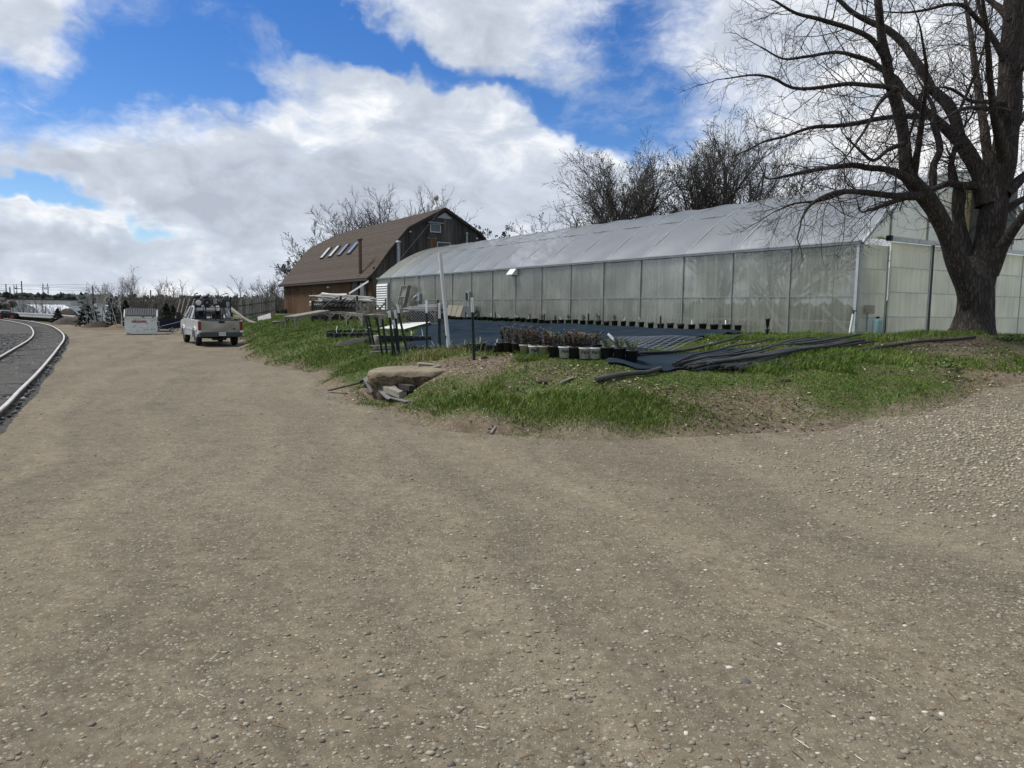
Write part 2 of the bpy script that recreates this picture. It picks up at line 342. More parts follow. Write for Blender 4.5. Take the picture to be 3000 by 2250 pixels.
    bp = nd.new('ShaderNodeBump'); bp.inputs['Strength'].default_value = bump; bp.inputs['Distance'].default_value = .03; ln.new(h, bp.inputs['Height']); ln.new(bp.outputs[0], bs.inputs['Normal'])
    return m
K['road'] = ground_mat('dirt_and_gravel', (.178, .150, .104), (.235, .200, .142), ((.10, .088, .062), (.34, .305, .235)), pebble=.56, gdir=(.035, .01, -.12), blotch=((.155, .131, .09), (.205, .174, .122)), tracks=True)
K['bank'] = ground_mat('bank_earth', (.055, .088, .018), (.085, .115, .030), ((.10, .085, .06), (.36, .32, .26)), pebble=.08, blotch=((.085, .072, .038), (.125, .10, .055)), bsc=.8, fine=(26., 55.), edge=((.135, .105, .068), (.20, .165, .115)))
K['ballast'] = ground_mat('track_ballast', (.072, .072, .066), (.115, .110, .096), ((.045, .047, .045), (.19, .185, .17)), pebble=.75, bsc=.8, bump=1.0, fine=(17., 38.))
K['field'] = ground_mat('far_field', (.13, .115, .06), (.10, .11, .045), ((.1, .09, .06), (.2, .18, .12)), pebble=0., bsc=.02, bump=.2)
K['cloth'] = mat('woven_ground_cloth', (.014, .023, .032), (.026, .037, .048), rough=1.0, scale=1.3, bump=.4, bscale=3, world=True, spec=.0)

def sstep(t): t = np.clip(t, 0, 1); return t * t * (3 - 2 * t)
def z_road(x, y):
    x = np.asarray(x, float); y = np.asarray(y, float)
    return 1.1 * sstep(((x - 4.5) * .55 + (y - 8) * .45) / 9) * sstep((x - 2) / 6) + .005 * np.sin(x * .9 + .4 * y) * np.sin(y * .35 + 1) - .012 * np.exp(-((x + .36 * y - 1.2) / .35) ** 2) * (y < 45) - .012 * np.exp(-((x + .36 * y + .6) / .35) ** 2) * (y < 45)
def hit(px, py, fn):
    d = ray(px, py); t = 2.0; s = .05
    while t < 400:
        p = d * t
        if EYE + p[2] <= float(fn(p[0], p[1])): return np.array([p[0], p[1], EYE + p[2]])
        t += s + t * .002
    return np.array([d[0] * t, d[1] * t, 0])
def at(px, py, D):
    d = ray(px, py); d = d * (D / d[1]); return np.array([d[0], d[1], EYE + d[2]])
EDGE_PX = [(712, 1000), (715, 1030), (725, 1055), (840, 1082), (935, 1094), (955, 1130), (985, 1150), (1060, 1190), (1150, 1210), (1210, 1245), (1300, 1262), (1500, 1278), (1800, 1290), (2150, 1275), (2400, 1258), (2700, 1212), (2850, 1165), (3000, 1110)]
EDGE = [(-70, 160), (-44, 100), (-30, 70), (-20.5, 52)] + [tuple(hit(a, b, z_road)[:2]) for a, b in EDGE_PX] + [(22, 19.5), (60, 30)]
POLY = np.array(EDGE + [(120, 60), (120, 220), (-70, 220)])
EDG = np.array(EDGE)
def sdist(x, y):
    """signed distance to the foot of the bank, positive on the grass side"""
    x = np.asarray(x, float); y = np.asarray(y, float); sh = np.broadcast(x, y).shape
    X = np.broadcast_to(x, sh).ravel(); Y = np.broadcast_to(y, sh).ravel()
    best = np.full(X.shape, 1e9)
    for (x0, y0), (x1, y1) in zip(EDG[:-1], EDG[1:]):
        dx, dy = x1 - x0, y1 - y0; t = np.clip(((X - x0) * dx + (Y - y0) * dy) / (dx * dx + dy * dy), 0, 1)
        best = np.minimum(best, (X - x0 - t * dx) ** 2 + (Y - y0 - t * dy) ** 2)
    ins = np.zeros(X.shape, bool); n = len(POLY); j = n - 1
    for i in range(n):
        xi, yi = POLY[i]; xj, yj = POLY[j]
        c = ((yi > Y) != (yj > Y)) & (X < (xj - xi) * (Y - yi) / (yj - yi + 1e-12) + xi); ins ^= c; j = i
    d = np.sqrt(best); return np.where(ins, d, -d).reshape(sh)
def z_bank(x, y):
    x = np.asarray(x, float); y = np.asarray(y, float)
    d = sdist(x, y); d = d + .22 * np.sin(x * 2.3 + y) * np.sin(y * 1.9 - x) ; z0 = z_road(x, y); dp = np.maximum(d, 0)
    up = np.maximum(1.28 - z0, .12) * (1 - np.exp(-dp / 2.3)) + .24 * np.exp(-((x - 11.7) ** 2 + (y - 18.6) ** 2) / 7) * sstep(dp / 2)
    up = up - .42 * np.exp(-(((x + 2.75) / 1.0) ** 2 + ((y - 15.2) / .75) ** 2)) * sstep(dp / .5)
    up = up + (.035 * np.sin(x * 1.7 + y * .6) * np.sin(y * 1.3) + .02 * np.sin(x * 4.1 - y * 2.2)) * sstep(dp / 1.5)
    return z0 + np.where(d > 0, up, .25 * np.minimum(d, 0))
_hx, _hy, _hs = -62.0, 1.0, .2
_HG = None
def _height_grid():
    xs, ys = np.arange(_hx, 46, _hs), np.arange(_hy, 104, _hs); X, Y = np.meshgrid(xs, ys); Z = z_road(X, Y); k = Y > 8; Z[k] = np.maximum(Z[k], z_bank(X[k], Y[k])); return Z.tolist()
_HG = _height_grid()
def gz(x, y):
    u, v = (x - _hx) / _hs, (y - _hy) / _hs; i, j = int(u), int(v)
    if i < 0 or j < 0 or j >= len(_HG) - 1 or i >= len(_HG[0]) - 1: return float(max(z_bank(x, y), z_road(x, y)))
    a, b = u - i, v - j; r0, r1 = _HG[j], _HG[j + 1]
    return (r0[i] * (1 - a) + r0[i + 1] * a) * (1 - b) + (r1[i] * (1 - a) + r1[i + 1] * a) * b
def on(px, py): return hit(px, py, gz)

# bare patches of the bank: centre, radius, strength
brown = [(on(1480, 1075), 1.5, .75), (on(1400, 1062), .9, .6), (on(2130, 1205), 1.0, .9), (on(2260, 1185), .8, .8), (on(2790, 1030), 1.6, .5), (on(2900, 1010), 2.2, .7), (on(2880, 1110), 1.2, .6), (on(2650, 1005), 1.5, .35), (on(1180, 1120), 1.1, .95), (on(1270, 1050), .7, .4), (on(1800, 1110), .6, .4), (on(2160, 1005), 1.4, .25), (on(1640, 1100), .8, .35), (on(1950, 1150), .6, .4)]
def bare(x, y):
    t = sstep(sdist(x, y) / .9 + .1)
    for c, r, s in brown: t = t - .85 * s * np.exp(-((x - c[0]) ** 2 + (y - c[1]) ** 2) / r ** 2)
    return t
def sheet(name, xs, ys, fn, m, keep=None, edge=False):
    X, Y = np.meshgrid(xs, ys); Z = fn(X, Y); nx = len(xs); ny = len(ys)
    V = np.stack([X, Y, Z], -1).reshape(-1, 3)
    a = (np.arange(ny - 1)[:, None] * nx + np.arange(nx - 1)[None]).ravel()
    T = np.concatenate([np.stack([a, a + 1, a + nx + 1], 1), np.stack([a, a + nx + 1, a + nx], 1)])
    if keep is not None:
        k = keep(V[:, 0], V[:, 1]); T = T[k[T].any(1)]
        u, inv = np.unique(T, return_inverse=True); V = V[u]; T = inv.reshape(-1, 3)
    return kind(link(name, npmesh(name, V, T, m, smooth=True, tint=bare(V[:, 0], V[:, 1]) if edge else None)), 'structure')
sheet('gravel_road', np.arange(-46, 46.1, .5), np.arange(-6, 96.1, .5), z_road, K['road'])
bx = np.concatenate([np.arange(-60, -14, 1.0), np.arange(-14, 20, .2), np.arange(20, 60, 1.0)]); by = np.concatenate([np.arange(8, 26, .2), np.arange(26, 50, .5), np.arange(50, 150, 2.0)])
sheet('grass_bank', bx, by, z_bank, K['bank'], keep=lambda x, y: sdist(x, y) > -.5, edge=True)
# far land: level ground that climbs to a long low ridge
def z_far(x, y):
    r = np.hypot(x, y); a = np.arctan2(x, y)
    return -.06 + (13 + 3 * np.sin(a * 5 + 1) + 1.5 * np.sin(a * 17)) * sstep((r - 420) / 1300) - 1.5 * sstep((r - 95) / 60) * (1 - sstep((r - 250) / 300)) * (x < -20)
rr = np.concatenate([np.linspace(0, 100, 26), np.linspace(110, 420, 32), np.linspace(450, 2400, 40), [3200, 4500, 7000]]); aa = np.linspace(-math.pi, math.pi, 181)
RRg, AAg = np.meshgrid(rr, aa); X = RRg * np.sin(AAg); Y = RRg * np.cos(AAg); V = np.stack([X, Y, z_far(X, Y)], -1).reshape(-1, 3); nx = len(rr)
a = (np.arange(len(aa) - 1)[:, None] * nx + np.arange(nx - 1)[None]).ravel()
kind(link('terrain', npmesh('terrain', V, np.concatenate([np.stack([a, a + nx + 1, a + 1], 1), np.stack([a, a + nx, a + nx + 1], 1)]), K['field'], smooth=True)), 'structure')

# ------------------------------------------------------------------ railway
def catmull(P, step=.8):
    P = [np.array(p, float) for p in P]; P = [2 * P[0] - P[1]] + P + [2 * P[-1] - P[-2]]; out = []
    for i in range(1, len(P) - 2):
        n = max(2, int(np.linalg.norm(P[i + 1] - P[i]) / step))
        for k in range(n):
            t = k / n; out.append(.5 * (2 * P[i] + (P[i + 1] - P[i - 1]) * t + (2 * P[i - 1] - 5 * P[i] + 4 * P[i + 1] - P[i + 2]) * t * t + (3 * P[i] - P[i - 1] - 3 * P[i + 1] + P[i + 2]) * t ** 3))
    out.append(P[-2]); return np.array(out)
OUT = catmull([(-3.7, 1.9), (-6.25, 7.3), (-8.78, 12.33), (-10.43, 15.3), (-12.59, 19.19), (-15.84, 24.9), (-18.95, 30.3), (-23.2, 37.6), (-27.5, 44.5), (-32.9, 52.6), (-38.7, 60.9), (-46.3, 70.6), (-54.1, 79.6), (-63, 88.5), (-76, 99), (-95, 112)])
tan = np.gradient(OUT, axis=0); tan /= np.linalg.norm(tan, axis=1)[:, None]; nrm = np.stack([-tan[:, 1], tan[:, 0]], 1)
INN = OUT + nrm * 1.505
K['rail'] = mat('rail_steel', (.60, .57, .52), (.48, .44, .39), rough=.42, metal=.35, scale=2, world=True)
K['railrust'] = mat('rail_rust', (.14, .09, .06), (.09, .06, .045), rough=.8, scale=6, world=True)
K['tie'] = mat('creosote_timber', (.05, .043, .038), (.085, .075, .065), rough=.95, scale=6, bump=.5)
trk = thing('railway_track', 'curving steel railway track beside the dirt road', 'railway', (0, 0, 0))
def sweep(c, prof):
    mb = MB(); n = len(prof); vs_ = []
    for p, q in zip(c, nrm): vs_ += [(p[0] + q[0] * a_, p[1] + q[1] * a_, b_) for a_, b_ in prof]
    mb.add(vs_, [(i * n + k, i * n + (k + 1) % n, (i + 1) * n + (k + 1) % n, (i + 1) * n + k) for i in range(len(c) - 1) for k in range(n)]); return mb
for c in (OUT, INN):
    rl = sweep(c, [(-.036, .145), (-.036, .172), (-.026, .18), (.026, .18), (.036, .172), (.036, .145)]).build('rail', K['rail'], trk)
    sweep(c, [(-.07, .0), (-.07, .025), (-.012, .04), (-.012, .146), (.012, .146), (.012, .04), (.07, .025), (.07, 0)]).build('rail_web', K['railrust'], rl)
tie_me = MB().box((0, 0, .003), (1.38, .22, .16)).mesh('tie', K['tie'])
seg = np.concatenate([[0], np.cumsum(np.linalg.norm(np.diff(OUT, axis=0), axis=1))])
for k, s_ in enumerate(np.arange(.5, 105, .56)):
    i = min(np.searchsorted(seg, s_), len(OUT) - 1); c = (OUT[i] + INN[i]) / 2
    o = link('tie', tie_me, trk); o.location = (c[0], c[1], .0 + random.uniform(-.012, .01)); o.rotation_euler = (0, 0, math.atan2(nrm[i][1], nrm[i][0]) + random.uniform(-.02, .02))
prof_ = [(-.30, -.03), (-.12, .04), (.0, .07), (.2, .085), (.75, .085), (1.3, .075), (1.65, .07), (2.4, .06), (5.5, .06), (12, .05), (26, -.02)]
bm_ = MB(); n_ = len(prof_); vs_ = []
for i, (p, q) in enumerate(zip(OUT, nrm)):
    for k, (o_, z_) in enumerate(prof_): vs_.append((p[0] + q[0] * (o_ + .07 * math.sin(i * .9 + k)), p[1] + q[1] * o_, z_ + .012 * math.sin(i * 1.7 + k * 2)))
bm_.add(vs_, [(i * n_ + k, i * n_ + k + 1, (i + 1) * n_ + k + 1, (i + 1) * n_ + k) for i in range(len(OUT) - 1) for k in range(n_ - 1)], True)
kind(bm_.build('track_ballast', K['ballast']), 'structure')
# ------------------------------------------------------------------ greenhouse  (frame: A along the long wall, W across)
GO = Vector((10.48, 22.3, 0)); GA = Vector((-.530, .848, 0)); GB = Vector((.848, .530, 0)); GRZ = math.atan2(GB.y, GB.x)
# local axes of greenhouse and barn: x = across (W), y = along (A)
def LW(wd, A, z): return GO + GB * wd + GA * A + Vector((0, 0, z))
BAY = 2.437; NB = 16; GW = 12.1; BASE = 1.05; EAVE = 4.10; RISE = 2.72; MID = 2.50
def arch(wd): return EAVE + RISE * (1 - ((GW / 2 - wd) / (GW / 2)) ** 2)
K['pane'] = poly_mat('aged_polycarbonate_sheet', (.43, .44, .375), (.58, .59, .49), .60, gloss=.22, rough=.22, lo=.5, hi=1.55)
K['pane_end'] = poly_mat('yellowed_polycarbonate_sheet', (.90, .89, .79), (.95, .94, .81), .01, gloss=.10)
K['pane_top'] = poly_mat('yellow_polycarbonate_sheet', (.66, .63, .44), (.80, .76, .52), .03, gloss=.10)
K['film'] = poly_mat('roof_film', (.17, .19, .19), (.36, .385, .37), .50, streak=False, gloss=.08, rough=.3, lo=.85, hi=1.12)
gh = thing('greenhouse', 'long arched greenhouse with translucent sheet walls beside the barn', 'greenhouse', tuple(GO), GRZ)
def strip(x0, x1, y0, y1, z0, z1, th=.012):   # a thin upright sheet, x fixed range or y fixed range
    return MB().box(((x0 + x1) / 2, (y0 + y1) / 2, (z0 + z1) / 2), (max(abs(x1 - x0), th), max(abs(y1 - y0), th), z1 - z0))
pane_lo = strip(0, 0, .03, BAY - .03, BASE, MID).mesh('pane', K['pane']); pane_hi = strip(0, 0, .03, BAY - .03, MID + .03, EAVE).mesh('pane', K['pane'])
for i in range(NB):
    for me in (pane_lo, pane_hi):
        o = link('pane', me, gh); o.location = (0, i * BAY, 0)
post_me = MB().box((-.02, 0, (BASE + EAVE) / 2), (.05, .045, EAVE - BASE)).mesh('post', K['post'])
thin_me = MB().box((.03, 0, (BASE + EAVE) / 2), (.03, .022, EAVE - BASE)).mesh('stud', K['white'])
for i in range(NB + 1):
    o = link('post', post_me, gh); o.location = (0, i * BAY, 0)
for i in range(NB):
    for k in (1, 2):
        if i < 10 or k == 1: o = link('stud', thin_me, gh); o.location = (0, (i + k / 3 + .02 * math.sin(i * 5 + k)) * BAY, 0)
rail_me = MB().box((-.014, BAY / 2, MID + .015), (.03, BAY - .06, .03))
for k in range(6): rail_me.box((-.034, (k + .5) * BAY / 6, MID + .015), (.012, .05, .05))
rail_me = rail_me.mesh('middle_rail', K['post'])
for i in range(NB - 3): o = link('middle_rail', rail_me, gh); o.location = (0, i * BAY, 0)
MB().box((-.05, NB * BAY / 2, EAVE + .04), (.14, NB * BAY + .1, .10)).box((-.135, NB * BAY / 2, EAVE + .075), (.03, NB * BAY + .1, .035)).build('eave_rail', K['alu'], gh)
MB().box((-.03, 0, (BASE + EAVE) / 2), (.10, .12, EAVE - BASE + .02)).box((-.09, -.02, (BASE + EAVE) / 2), (.03, .05, EAVE - BASE)).build('corner_post', K['alu'], gh)
# roof film, two lengths per bay on the road side, and the far slope
def roof_seg(w0, w1, sag=.03, n=9):
    def fn(u, v):
        wd = w0 + (w1 - w0) * v; y = .0 + BAY * u
        return (wd, y, arch(wd) - sag * math.sin(math.pi * u) + .012 * math.sin(v * 9 + u * 7))
    return MB().grid(fn, 8, n).mesh('roof_panel', K['film'])
segs_r = [roof_seg(-.02, 2.55), roof_seg(2.5, GW / 2), roof_seg(GW / 2, GW + .02, n=14)]
for i in range(NB):
    for me in segs_r: o = link('roof_panel', me, gh); o.location = (0, i * BAY, 0)
rib_me = MB().tube([(x, 0, arch(x) + .012) for x in np.linspace(-.02, GW + .02, 26)], .018, 6).mesh('arch_rib', K['alu'])
for i in range(NB + 1): o = link('arch_rib', rib_me, gh); o.location = (0, i * BAY, 0)
seam = MB()
for i in range(NB):
    y0 = i * BAY; seam.box((2.52, y0 + BAY / 2, arch(2.52) - .012), (.05, BAY - .1, .02))
    for k in range(4): seam.box((2.52, y0 + (k + .5) * BAY / 4, arch(2.52) + .008), (.07, .09, .03))
seam.build('roof_seam', K['alu'], gh)
MB().box((GW, NB * BAY / 2, (BASE + EAVE) / 2), (.012, NB * BAY, EAVE - BASE)).build('rear_wall_sheet', K['pane'], gh)
def gable_sheet(y, m, w0, w1, z0, name):
    ws = np.linspace(w0, w1, 12); return MB().prism([(w0, y, z0)] + [(w1, y, z0)] + [(x, y, arch(x) - .03) for x in ws[::-1]], (0, .012, 0)).build(name, m, gh)
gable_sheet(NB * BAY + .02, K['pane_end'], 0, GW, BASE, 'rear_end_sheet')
# front end wall facing the big tree: fixed sheets, sliding doors, track
TRK = 4.30
cols_ = [(.05, 1.42), (1.46, 3.72), (3.98, 6.0), (6.04, 8.1), (8.14, 10.1), (10.14, GW - .05)]
for k, (w0, w1) in enumerate(cols_):
    y = -.02 if k in (0, 5) else (-.10 if k in (1, 2, 3) else -.06)
    zt = min(TRK - .08, arch(w0) - .05) if k == 0 else TRK - .08
    nz_ = 4
    for q in range(nz_):
        za = 1.12 + (zt - 1.12) * q / nz_; zb = 1.12 + (zt - 1.12) * (q + 1) / nz_
        MB().box(((w0 + w1) / 2, y, (za + zb) / 2), (w1 - w0, .02, zb - za - .012)).build('end_panel', K['pane_end'], gh)
        if q:
            b = MB().box(((w0 + w1) / 2, y - .018, za), (w1 - w0, .014, .03))
            for t in np.arange(w0 + .2, w1 - .05, .34): b.box((t, y - .03, za), (.035, .014, .035))
            b.build('panel_batten', K['white'], gh)
    MB().box((w1 + .01, y - .01, (1.1 + zt) / 2), (.05, .04, zt - 1.1)).build('door_stile', K['alu'], gh)
MB().box((3.86, -.09, 2.66), (.16, .03, 3.2)).build('door_gap_strip', K['black'], gh)
up_cols = [(.35, 1.45), (1.5, 3.55), (3.6, 5.45), (5.5, 7.3), (7.35, 9.2), (9.25, 11.7)]
for w0, w1 in up_cols:
    gable_sheet(-.03, K['pane_top'], w0, w1, TRK + .04 if w0 > .9 else TRK - .02, 'gable_panel')
    MB().box((w1 + .02, -.045, (TRK + min(arch(w1), arch(w1))) / 2), (.05, .04, arch(w1) - TRK - .08)).build('gable_stud', K['alu'], gh)
MB().tube([(x, -.06, arch(x) + .0) for x in np.linspace(0, GW, 24)], .05, 6).build('end_trim', K['alu'], gh)
MB().box((6.5, -.20, TRK), (10.6, .14, .13)).box((6.5, -.275, TRK - .055), (10.6, .02, .06)).build('door_track', K['white'], gh)
MB().box((1.16, -.2, TRK + .01), (.12, .16, .16)).build('track_end', K['black'], gh)
MB().box((6.9, -.42, 5.4), (1.7, .7, 1.9)).build('fan_housing', mat('dull_grey_metal', (.17, .175, .16), (.11, .115, .10), rough=.7, scale=2), gh, .03)
MB().lathe([(.26, 0), (.26, .3), (.34, .34), (.34, .42), (.24, .5), (.24, .62), (.30, .66), (.0, .8)], (10.2, 1.6, arch(10.2) - .05), 12).build('roof_vent', K['steel'], gh)
# braces and benches seen dimly through the sheets
def gbar(name, p, q, wd, m): return MB().bar(p, q, wd, wd).build(name, m, gh)
for p, q in (((.12, 2.5, 1.1), (.12, 4.8, 4.0)), ((.12, 2.5, 4.0), (.12, 4.8, 1.1)), ((.1, .2, 1.3), (.1, 1.3, 2.2))): gbar('brace', p, q, .07, K['white'])
K['inside_green'] = mat('bench_foliage', (.035, .06, .02), (.07, .10, .04), rough=.9, scale=3)
K['inside_floor'] = mat('greenhouse_floor', (.10, .09, .075), (.07, .065, .055), rough=.95, scale=2)
MB().box((GW / 2, NB * BAY / 2, BASE + .06), (GW - .1, NB * BAY - .1, .06)).build('floor', K['inside_floor'], gh)
bh = random.Random(3)
for i in range(15):
    y0 = 2.0 + i * 2.45
    bn = MB().box((1.05, y0, 1.72), (1.2, 2.1, .05))
    for sx in (.5, 1.6):
        for sy in (-.95, .95): bn.box((sx, y0 + sy, 1.38), (.06, .06, .64))
    t = tag(bn.build('potting_bench', K['white']), 'pale bench of seedlings dimly seen through the lower greenhouse wall', 'bench', 'benches inside the greenhouse'); t.location = GO; t.rotation_euler = (0, 0, GRZ)
    pl_ = MB()
    for k in range(22):
        c = (bh.uniform(.5, 1.6), y0 + bh.uniform(-.95, .95), 1.74); r = bh.uniform(.08, .16); h_ = bh.uniform(.1, .32)
        pl_.lathe([(r * .6, 0), (r, h_ * .5), (r * .7, h_ * .85), (0, h_)], c, 6)
    t = tag(pl_.build('seedling_tray', K['inside_green']), 'dark green seedlings dimly seen through the lower greenhouse wall', 'plants', 'seedlings on the greenhouse benches'); t.location = GO; t.rotation_euler = (0, 0, GRZ)
for i in range(15):
    y0 = 2.6 + i * 2.45
    for W_ in (4.6, 8.6):
        pl_ = MB()
        for k in range(16):
            c = (W_ + bh.uniform(-.7, .7), y0 + bh.uniform(-1.1, 1.1), 1.12); r = bh.uniform(.2, .38); h_ = bh.uniform(.6, 1.5)
            pl_.lathe([(r * .5, 0), (r, h_ * .5), (r * .7, h_ * .85), (0, h_)], c, 6)
        t = tag(pl_.build('plant_row', K['inside_green']), 'dark shrubs dimly seen deep inside the greenhouse', 'plants', 'shrubs deep inside the greenhouse'); t.location = GO; t.rotation_euler = (0, 0, GRZ)
MB_r = MB().lathe([(.0, 0), (.55, 0), (.58, .1), (.58, .95), (.5, 1.05), (0, 1.06)], (0, 0, 0), 18)
t = tag(MB_r.build('red_tank', K['red']), 'red tank blurred behind the lower greenhouse wall panel', 'tank'); t.location = LW(.75, 18.2, 1.1)
# small fittings fixed to the long wall
lv = thing('louvre_vent', 'white slatted louvre vent on the greenhouse wall near the barn', 'vent', tuple(LW(-.03, 36.9, 0)), GRZ)
MB().box((-.03, 1.05, 2.8), (.06, 2.2, 2.0)).build('frame', K['steel'], lv)
sl_me = MB().box((-.10, 1.05, 0), (.02, 2.1, .16), Matrix.Rotation(R(28), 3, 'Y')).mesh('slat', K['white'])
for k in range(11): o = link('slat', sl_me, lv); o.location = (0, 0, 1.92 + k * .172)
def lbox(name, label, cat, A, z, d, m, off=-.06):
    o = MB().box((0, 0, 0), d).build(name, m, None, .01); o.location = LW(off, A, z); o.rotation_euler = (0, 0, GRZ); return tag(o, label, cat)
mb = thing('meter_box', 'grey electric box with white pipe elbow on the greenhouse wall beside the cold frame ladder', 'meter box', tuple(LW(-.1, 31.5, 2.7)), GRZ)
MB().box((0, 0, 0), (.16, .42, .55)).build('housing', K['steel'], mb, .02); MB().tube([(0, 0, -.27), (0, 0, -.8)], .025, 6).build('conduit', K['steel'], mb); MB().tube([(-.12, .1, .12), (-.14, .45, -.0), (-.14, .7, -.2)], .05, 8).build('elbow', K['white'], mb)
mb = thing('meter_box', 'dark grey electric box above the leaning grey boards on the greenhouse wall', 'meter box', tuple(LW(-.1, 24.5, 2.72)), GRZ)
MB().box((0, 0, 0), (.16, .3, .5)).build('housing', K['steel'], mb, .02); MB().box((-.1, .12, -.02), (.05, .16, .42)).build('switch', K['black'], mb); MB().tube([(0, .05, -.25), (0, .05, -1.0)], .04, 6).build('conduit', K['white'], mb)
hd = thing('vent_hood', 'small white sloped vent hood under the greenhouse eave', 'vent', tuple(LW(-.03, 19.6, 3.93)), GRZ)
MB().prism([(0, -.3, .17), (-.10, -.3, .17), (-.34, -.3, -.10), (-.34, -.3, -.16), (0, -.3, -.16)], (0, .6, 0)).build('hood', K['white'], hd); MB().box((-.17, 0, -.175), (.3, .5, .02)).build('louvre', K['black'], hd)
eb = thing('outlet_box', 'beige electric outlet box on the front corner of the greenhouse', 'electric box', tuple(LW(.42, -.16, 2.12)), GRZ)
MB().box((0, 0, 0), (.30, .16, .26)).build('housing', mat('beige_plastic', (.46, .43, .33), (.36, .33, .25)), eb, .02); MB().tube([(-.06, .03, -.13), (-.06, .03, -.95)], .022, 6).build('conduit', K['steel'], eb)
aq = thing('water_canister', 'pale aqua plastic canister standing at the greenhouse corner', 'canister', tuple(LW(.45, -.42, gz(*LW(.45, -.42, 0)[:2]))), 0)
MB().lathe([(0, 0), (.15, 0), (.16, .03), (.16, .50), (.15, .54), (.05, .55), (.05, .6), (0, .6)], n=18).build('body', mat('aqua_plastic', (.26, .42, .41), (.34, .47, .45), rough=.5, scale=3), aq); aq.scale = (.85, .85, .95); MB().lathe([(.06, .58), (.06, .64), (0, .64)], n=10).build('cap', K['black'], aq)
p_ = LW(-.45, -.1, 0); zg = gz(p_.x, p_.y)
rs = thing('standpipe', 'leaning white plastic standpipe with black tap at the greenhouse corner', 'pipe', (p_.x, p_.y, zg - .05), 0, rot=(0, R(7), 0))
MB().tube([(0, 0, 0), (0, 0, .72)], .038, 10).build('pipe', K['white'], rs); MB().tube([(0, 0, .70), (0, 0, .80)], .025, 8).box((0, 0, .82), (.14, .03, .03)).build('tap', K['black'], rs)

# ------------------------------------------------------------------ barn
BA0, BA1 = 40.4, 66.0
PROF = [(-.50, 4.22), (-.12, 4.52), (.35, 5.08), (1.3, 6.38), (2.90, 8.25), (6.2, 10.05)]
BWD = 12.4
def roof_z(wd):
    wd = wd if wd <= 6.2 else BWD - wd
    return float(np.interp(wd, [p[0] for p in PROF], [p[1] for p in PROF]))
K['shingle'] = mat('brown_asphalt_shingle', (.078, .060, .044), (.052, .040, .031), rough=.95, scale=1.1, stretch=(6, 1.2, 6), bump=.8, bscale=14, rand=.12, pos=(.25, .75))
K['roofdark'] = mat('dark_roof_edge', (.035, .03, .028), (.055, .048, .042), rough=.9)
K['gable'] = mat('charred_grey_boards', (.098, .086, .074), (.040, .039, .040), rough=.92, scale=1.2, stretch=(8, 8, .5), bump=.4, rand=.35)
K['siding'] = mat('red_brown_siding', (.135, .075, .034), (.075, .041, .021), rough=.85, scale=1.0, stretch=(6, 6, .35), bump=.3, rand=.2)
barn = thing('barn', 'old gambrel barn with brown shingle roof and weathered board gable', 'barn', tuple(GO), GRZ)
BZ = .9
rf = MB()
for k in range(len(PROF) - 1):
    (w0, z0), (w1, z1) = PROF[k], PROF[k + 1]
rf = MB().prism([(a_, BA0 - .35, b_ - .05) for a_, b_ in PROF] + [(BWD - a_, BA0 - .35, b_ - .05) for a_, b_ in PROF[::-1][1:]] + [(BWD - a_, BA0 - .35, b_ - .20) for a_, b_ in PROF] + [(a_, BA0 - .35, b_ - .20) for a_, b_ in PROF[::-1][1:]], (0, BA1 - BA0 + .7, 0)).build('roof', K['roofdark'], barn)
cum = [0.0]
for k in range(len(PROF) - 1): cum.append(cum[-1] + math.hypot(PROF[k + 1][0] - PROF[k][0], PROF[k + 1][1] - PROF[k][1]))
pos_s = lambda s_: (float(np.interp(s_, cum, [p[0] for p in PROF])), float(np.interp(s_, cum, [p[1] for p in PROF])))
STEP = .235
for side in (0, 1):
    for k in range(int(cum[-1] / STEP) + 1):
        s0 = k * STEP; s1 = min(s0 + STEP + .06, cum[-1] + .02)
        (w0, z0), (w1, z1) = pos_s(s0), pos_s(s1); tl = Vector((w1 - w0, 0, z1 - z0)).normalized(); nn = Vector((-tl.z, 0, tl.x))
        ya = BA0 - .36 - .02 * math.sin(k * 3.3); yb = BA1 + .36
        wav = [(w0, ya, z0)]
        q = [Vector((w0, ya, z0)) + nn * .018, Vector((w1, ya, z1)) + nn * .004, Vector((w1, ya, z1)) - nn * .03, Vector((w0, ya, z0)) - nn * .03]
        if side: q = [Vector((BWD - v_.x, v_.y, v_.z)) for v_ in q][::-1]
        MB().prism(q, (0, yb - ya, 0)).build('shingle_course', K['shingle'], rf)
# gable boards, following the gambrel outline
bw = .31; x = .0
while x < BWD - .01:
    x1 = min(x + bw, BWD); zt = [roof_z(v_) - .16 for v_ in (x + .006, (x + x1) / 2, x1 - .006)]
    d_ = random.uniform(0, .018)
    MB().prism([(x + .006, BA0 - d_, BZ), (x1 - .006, BA0 - d_, BZ), (x1 - .006, BA0 - d_, zt[2]), ((x + x1) / 2, BA0 - d_, zt[1]), (x + .006, BA0 - d_, zt[0])], (0, .04, 0)).build('plank', K['gable'], barn)
    x = x1
MB().box((BWD / 2, BA0 + .06, 3), (BWD - .3, .03, 4.2)).build('gable_backing', K['roofdark'], barn)
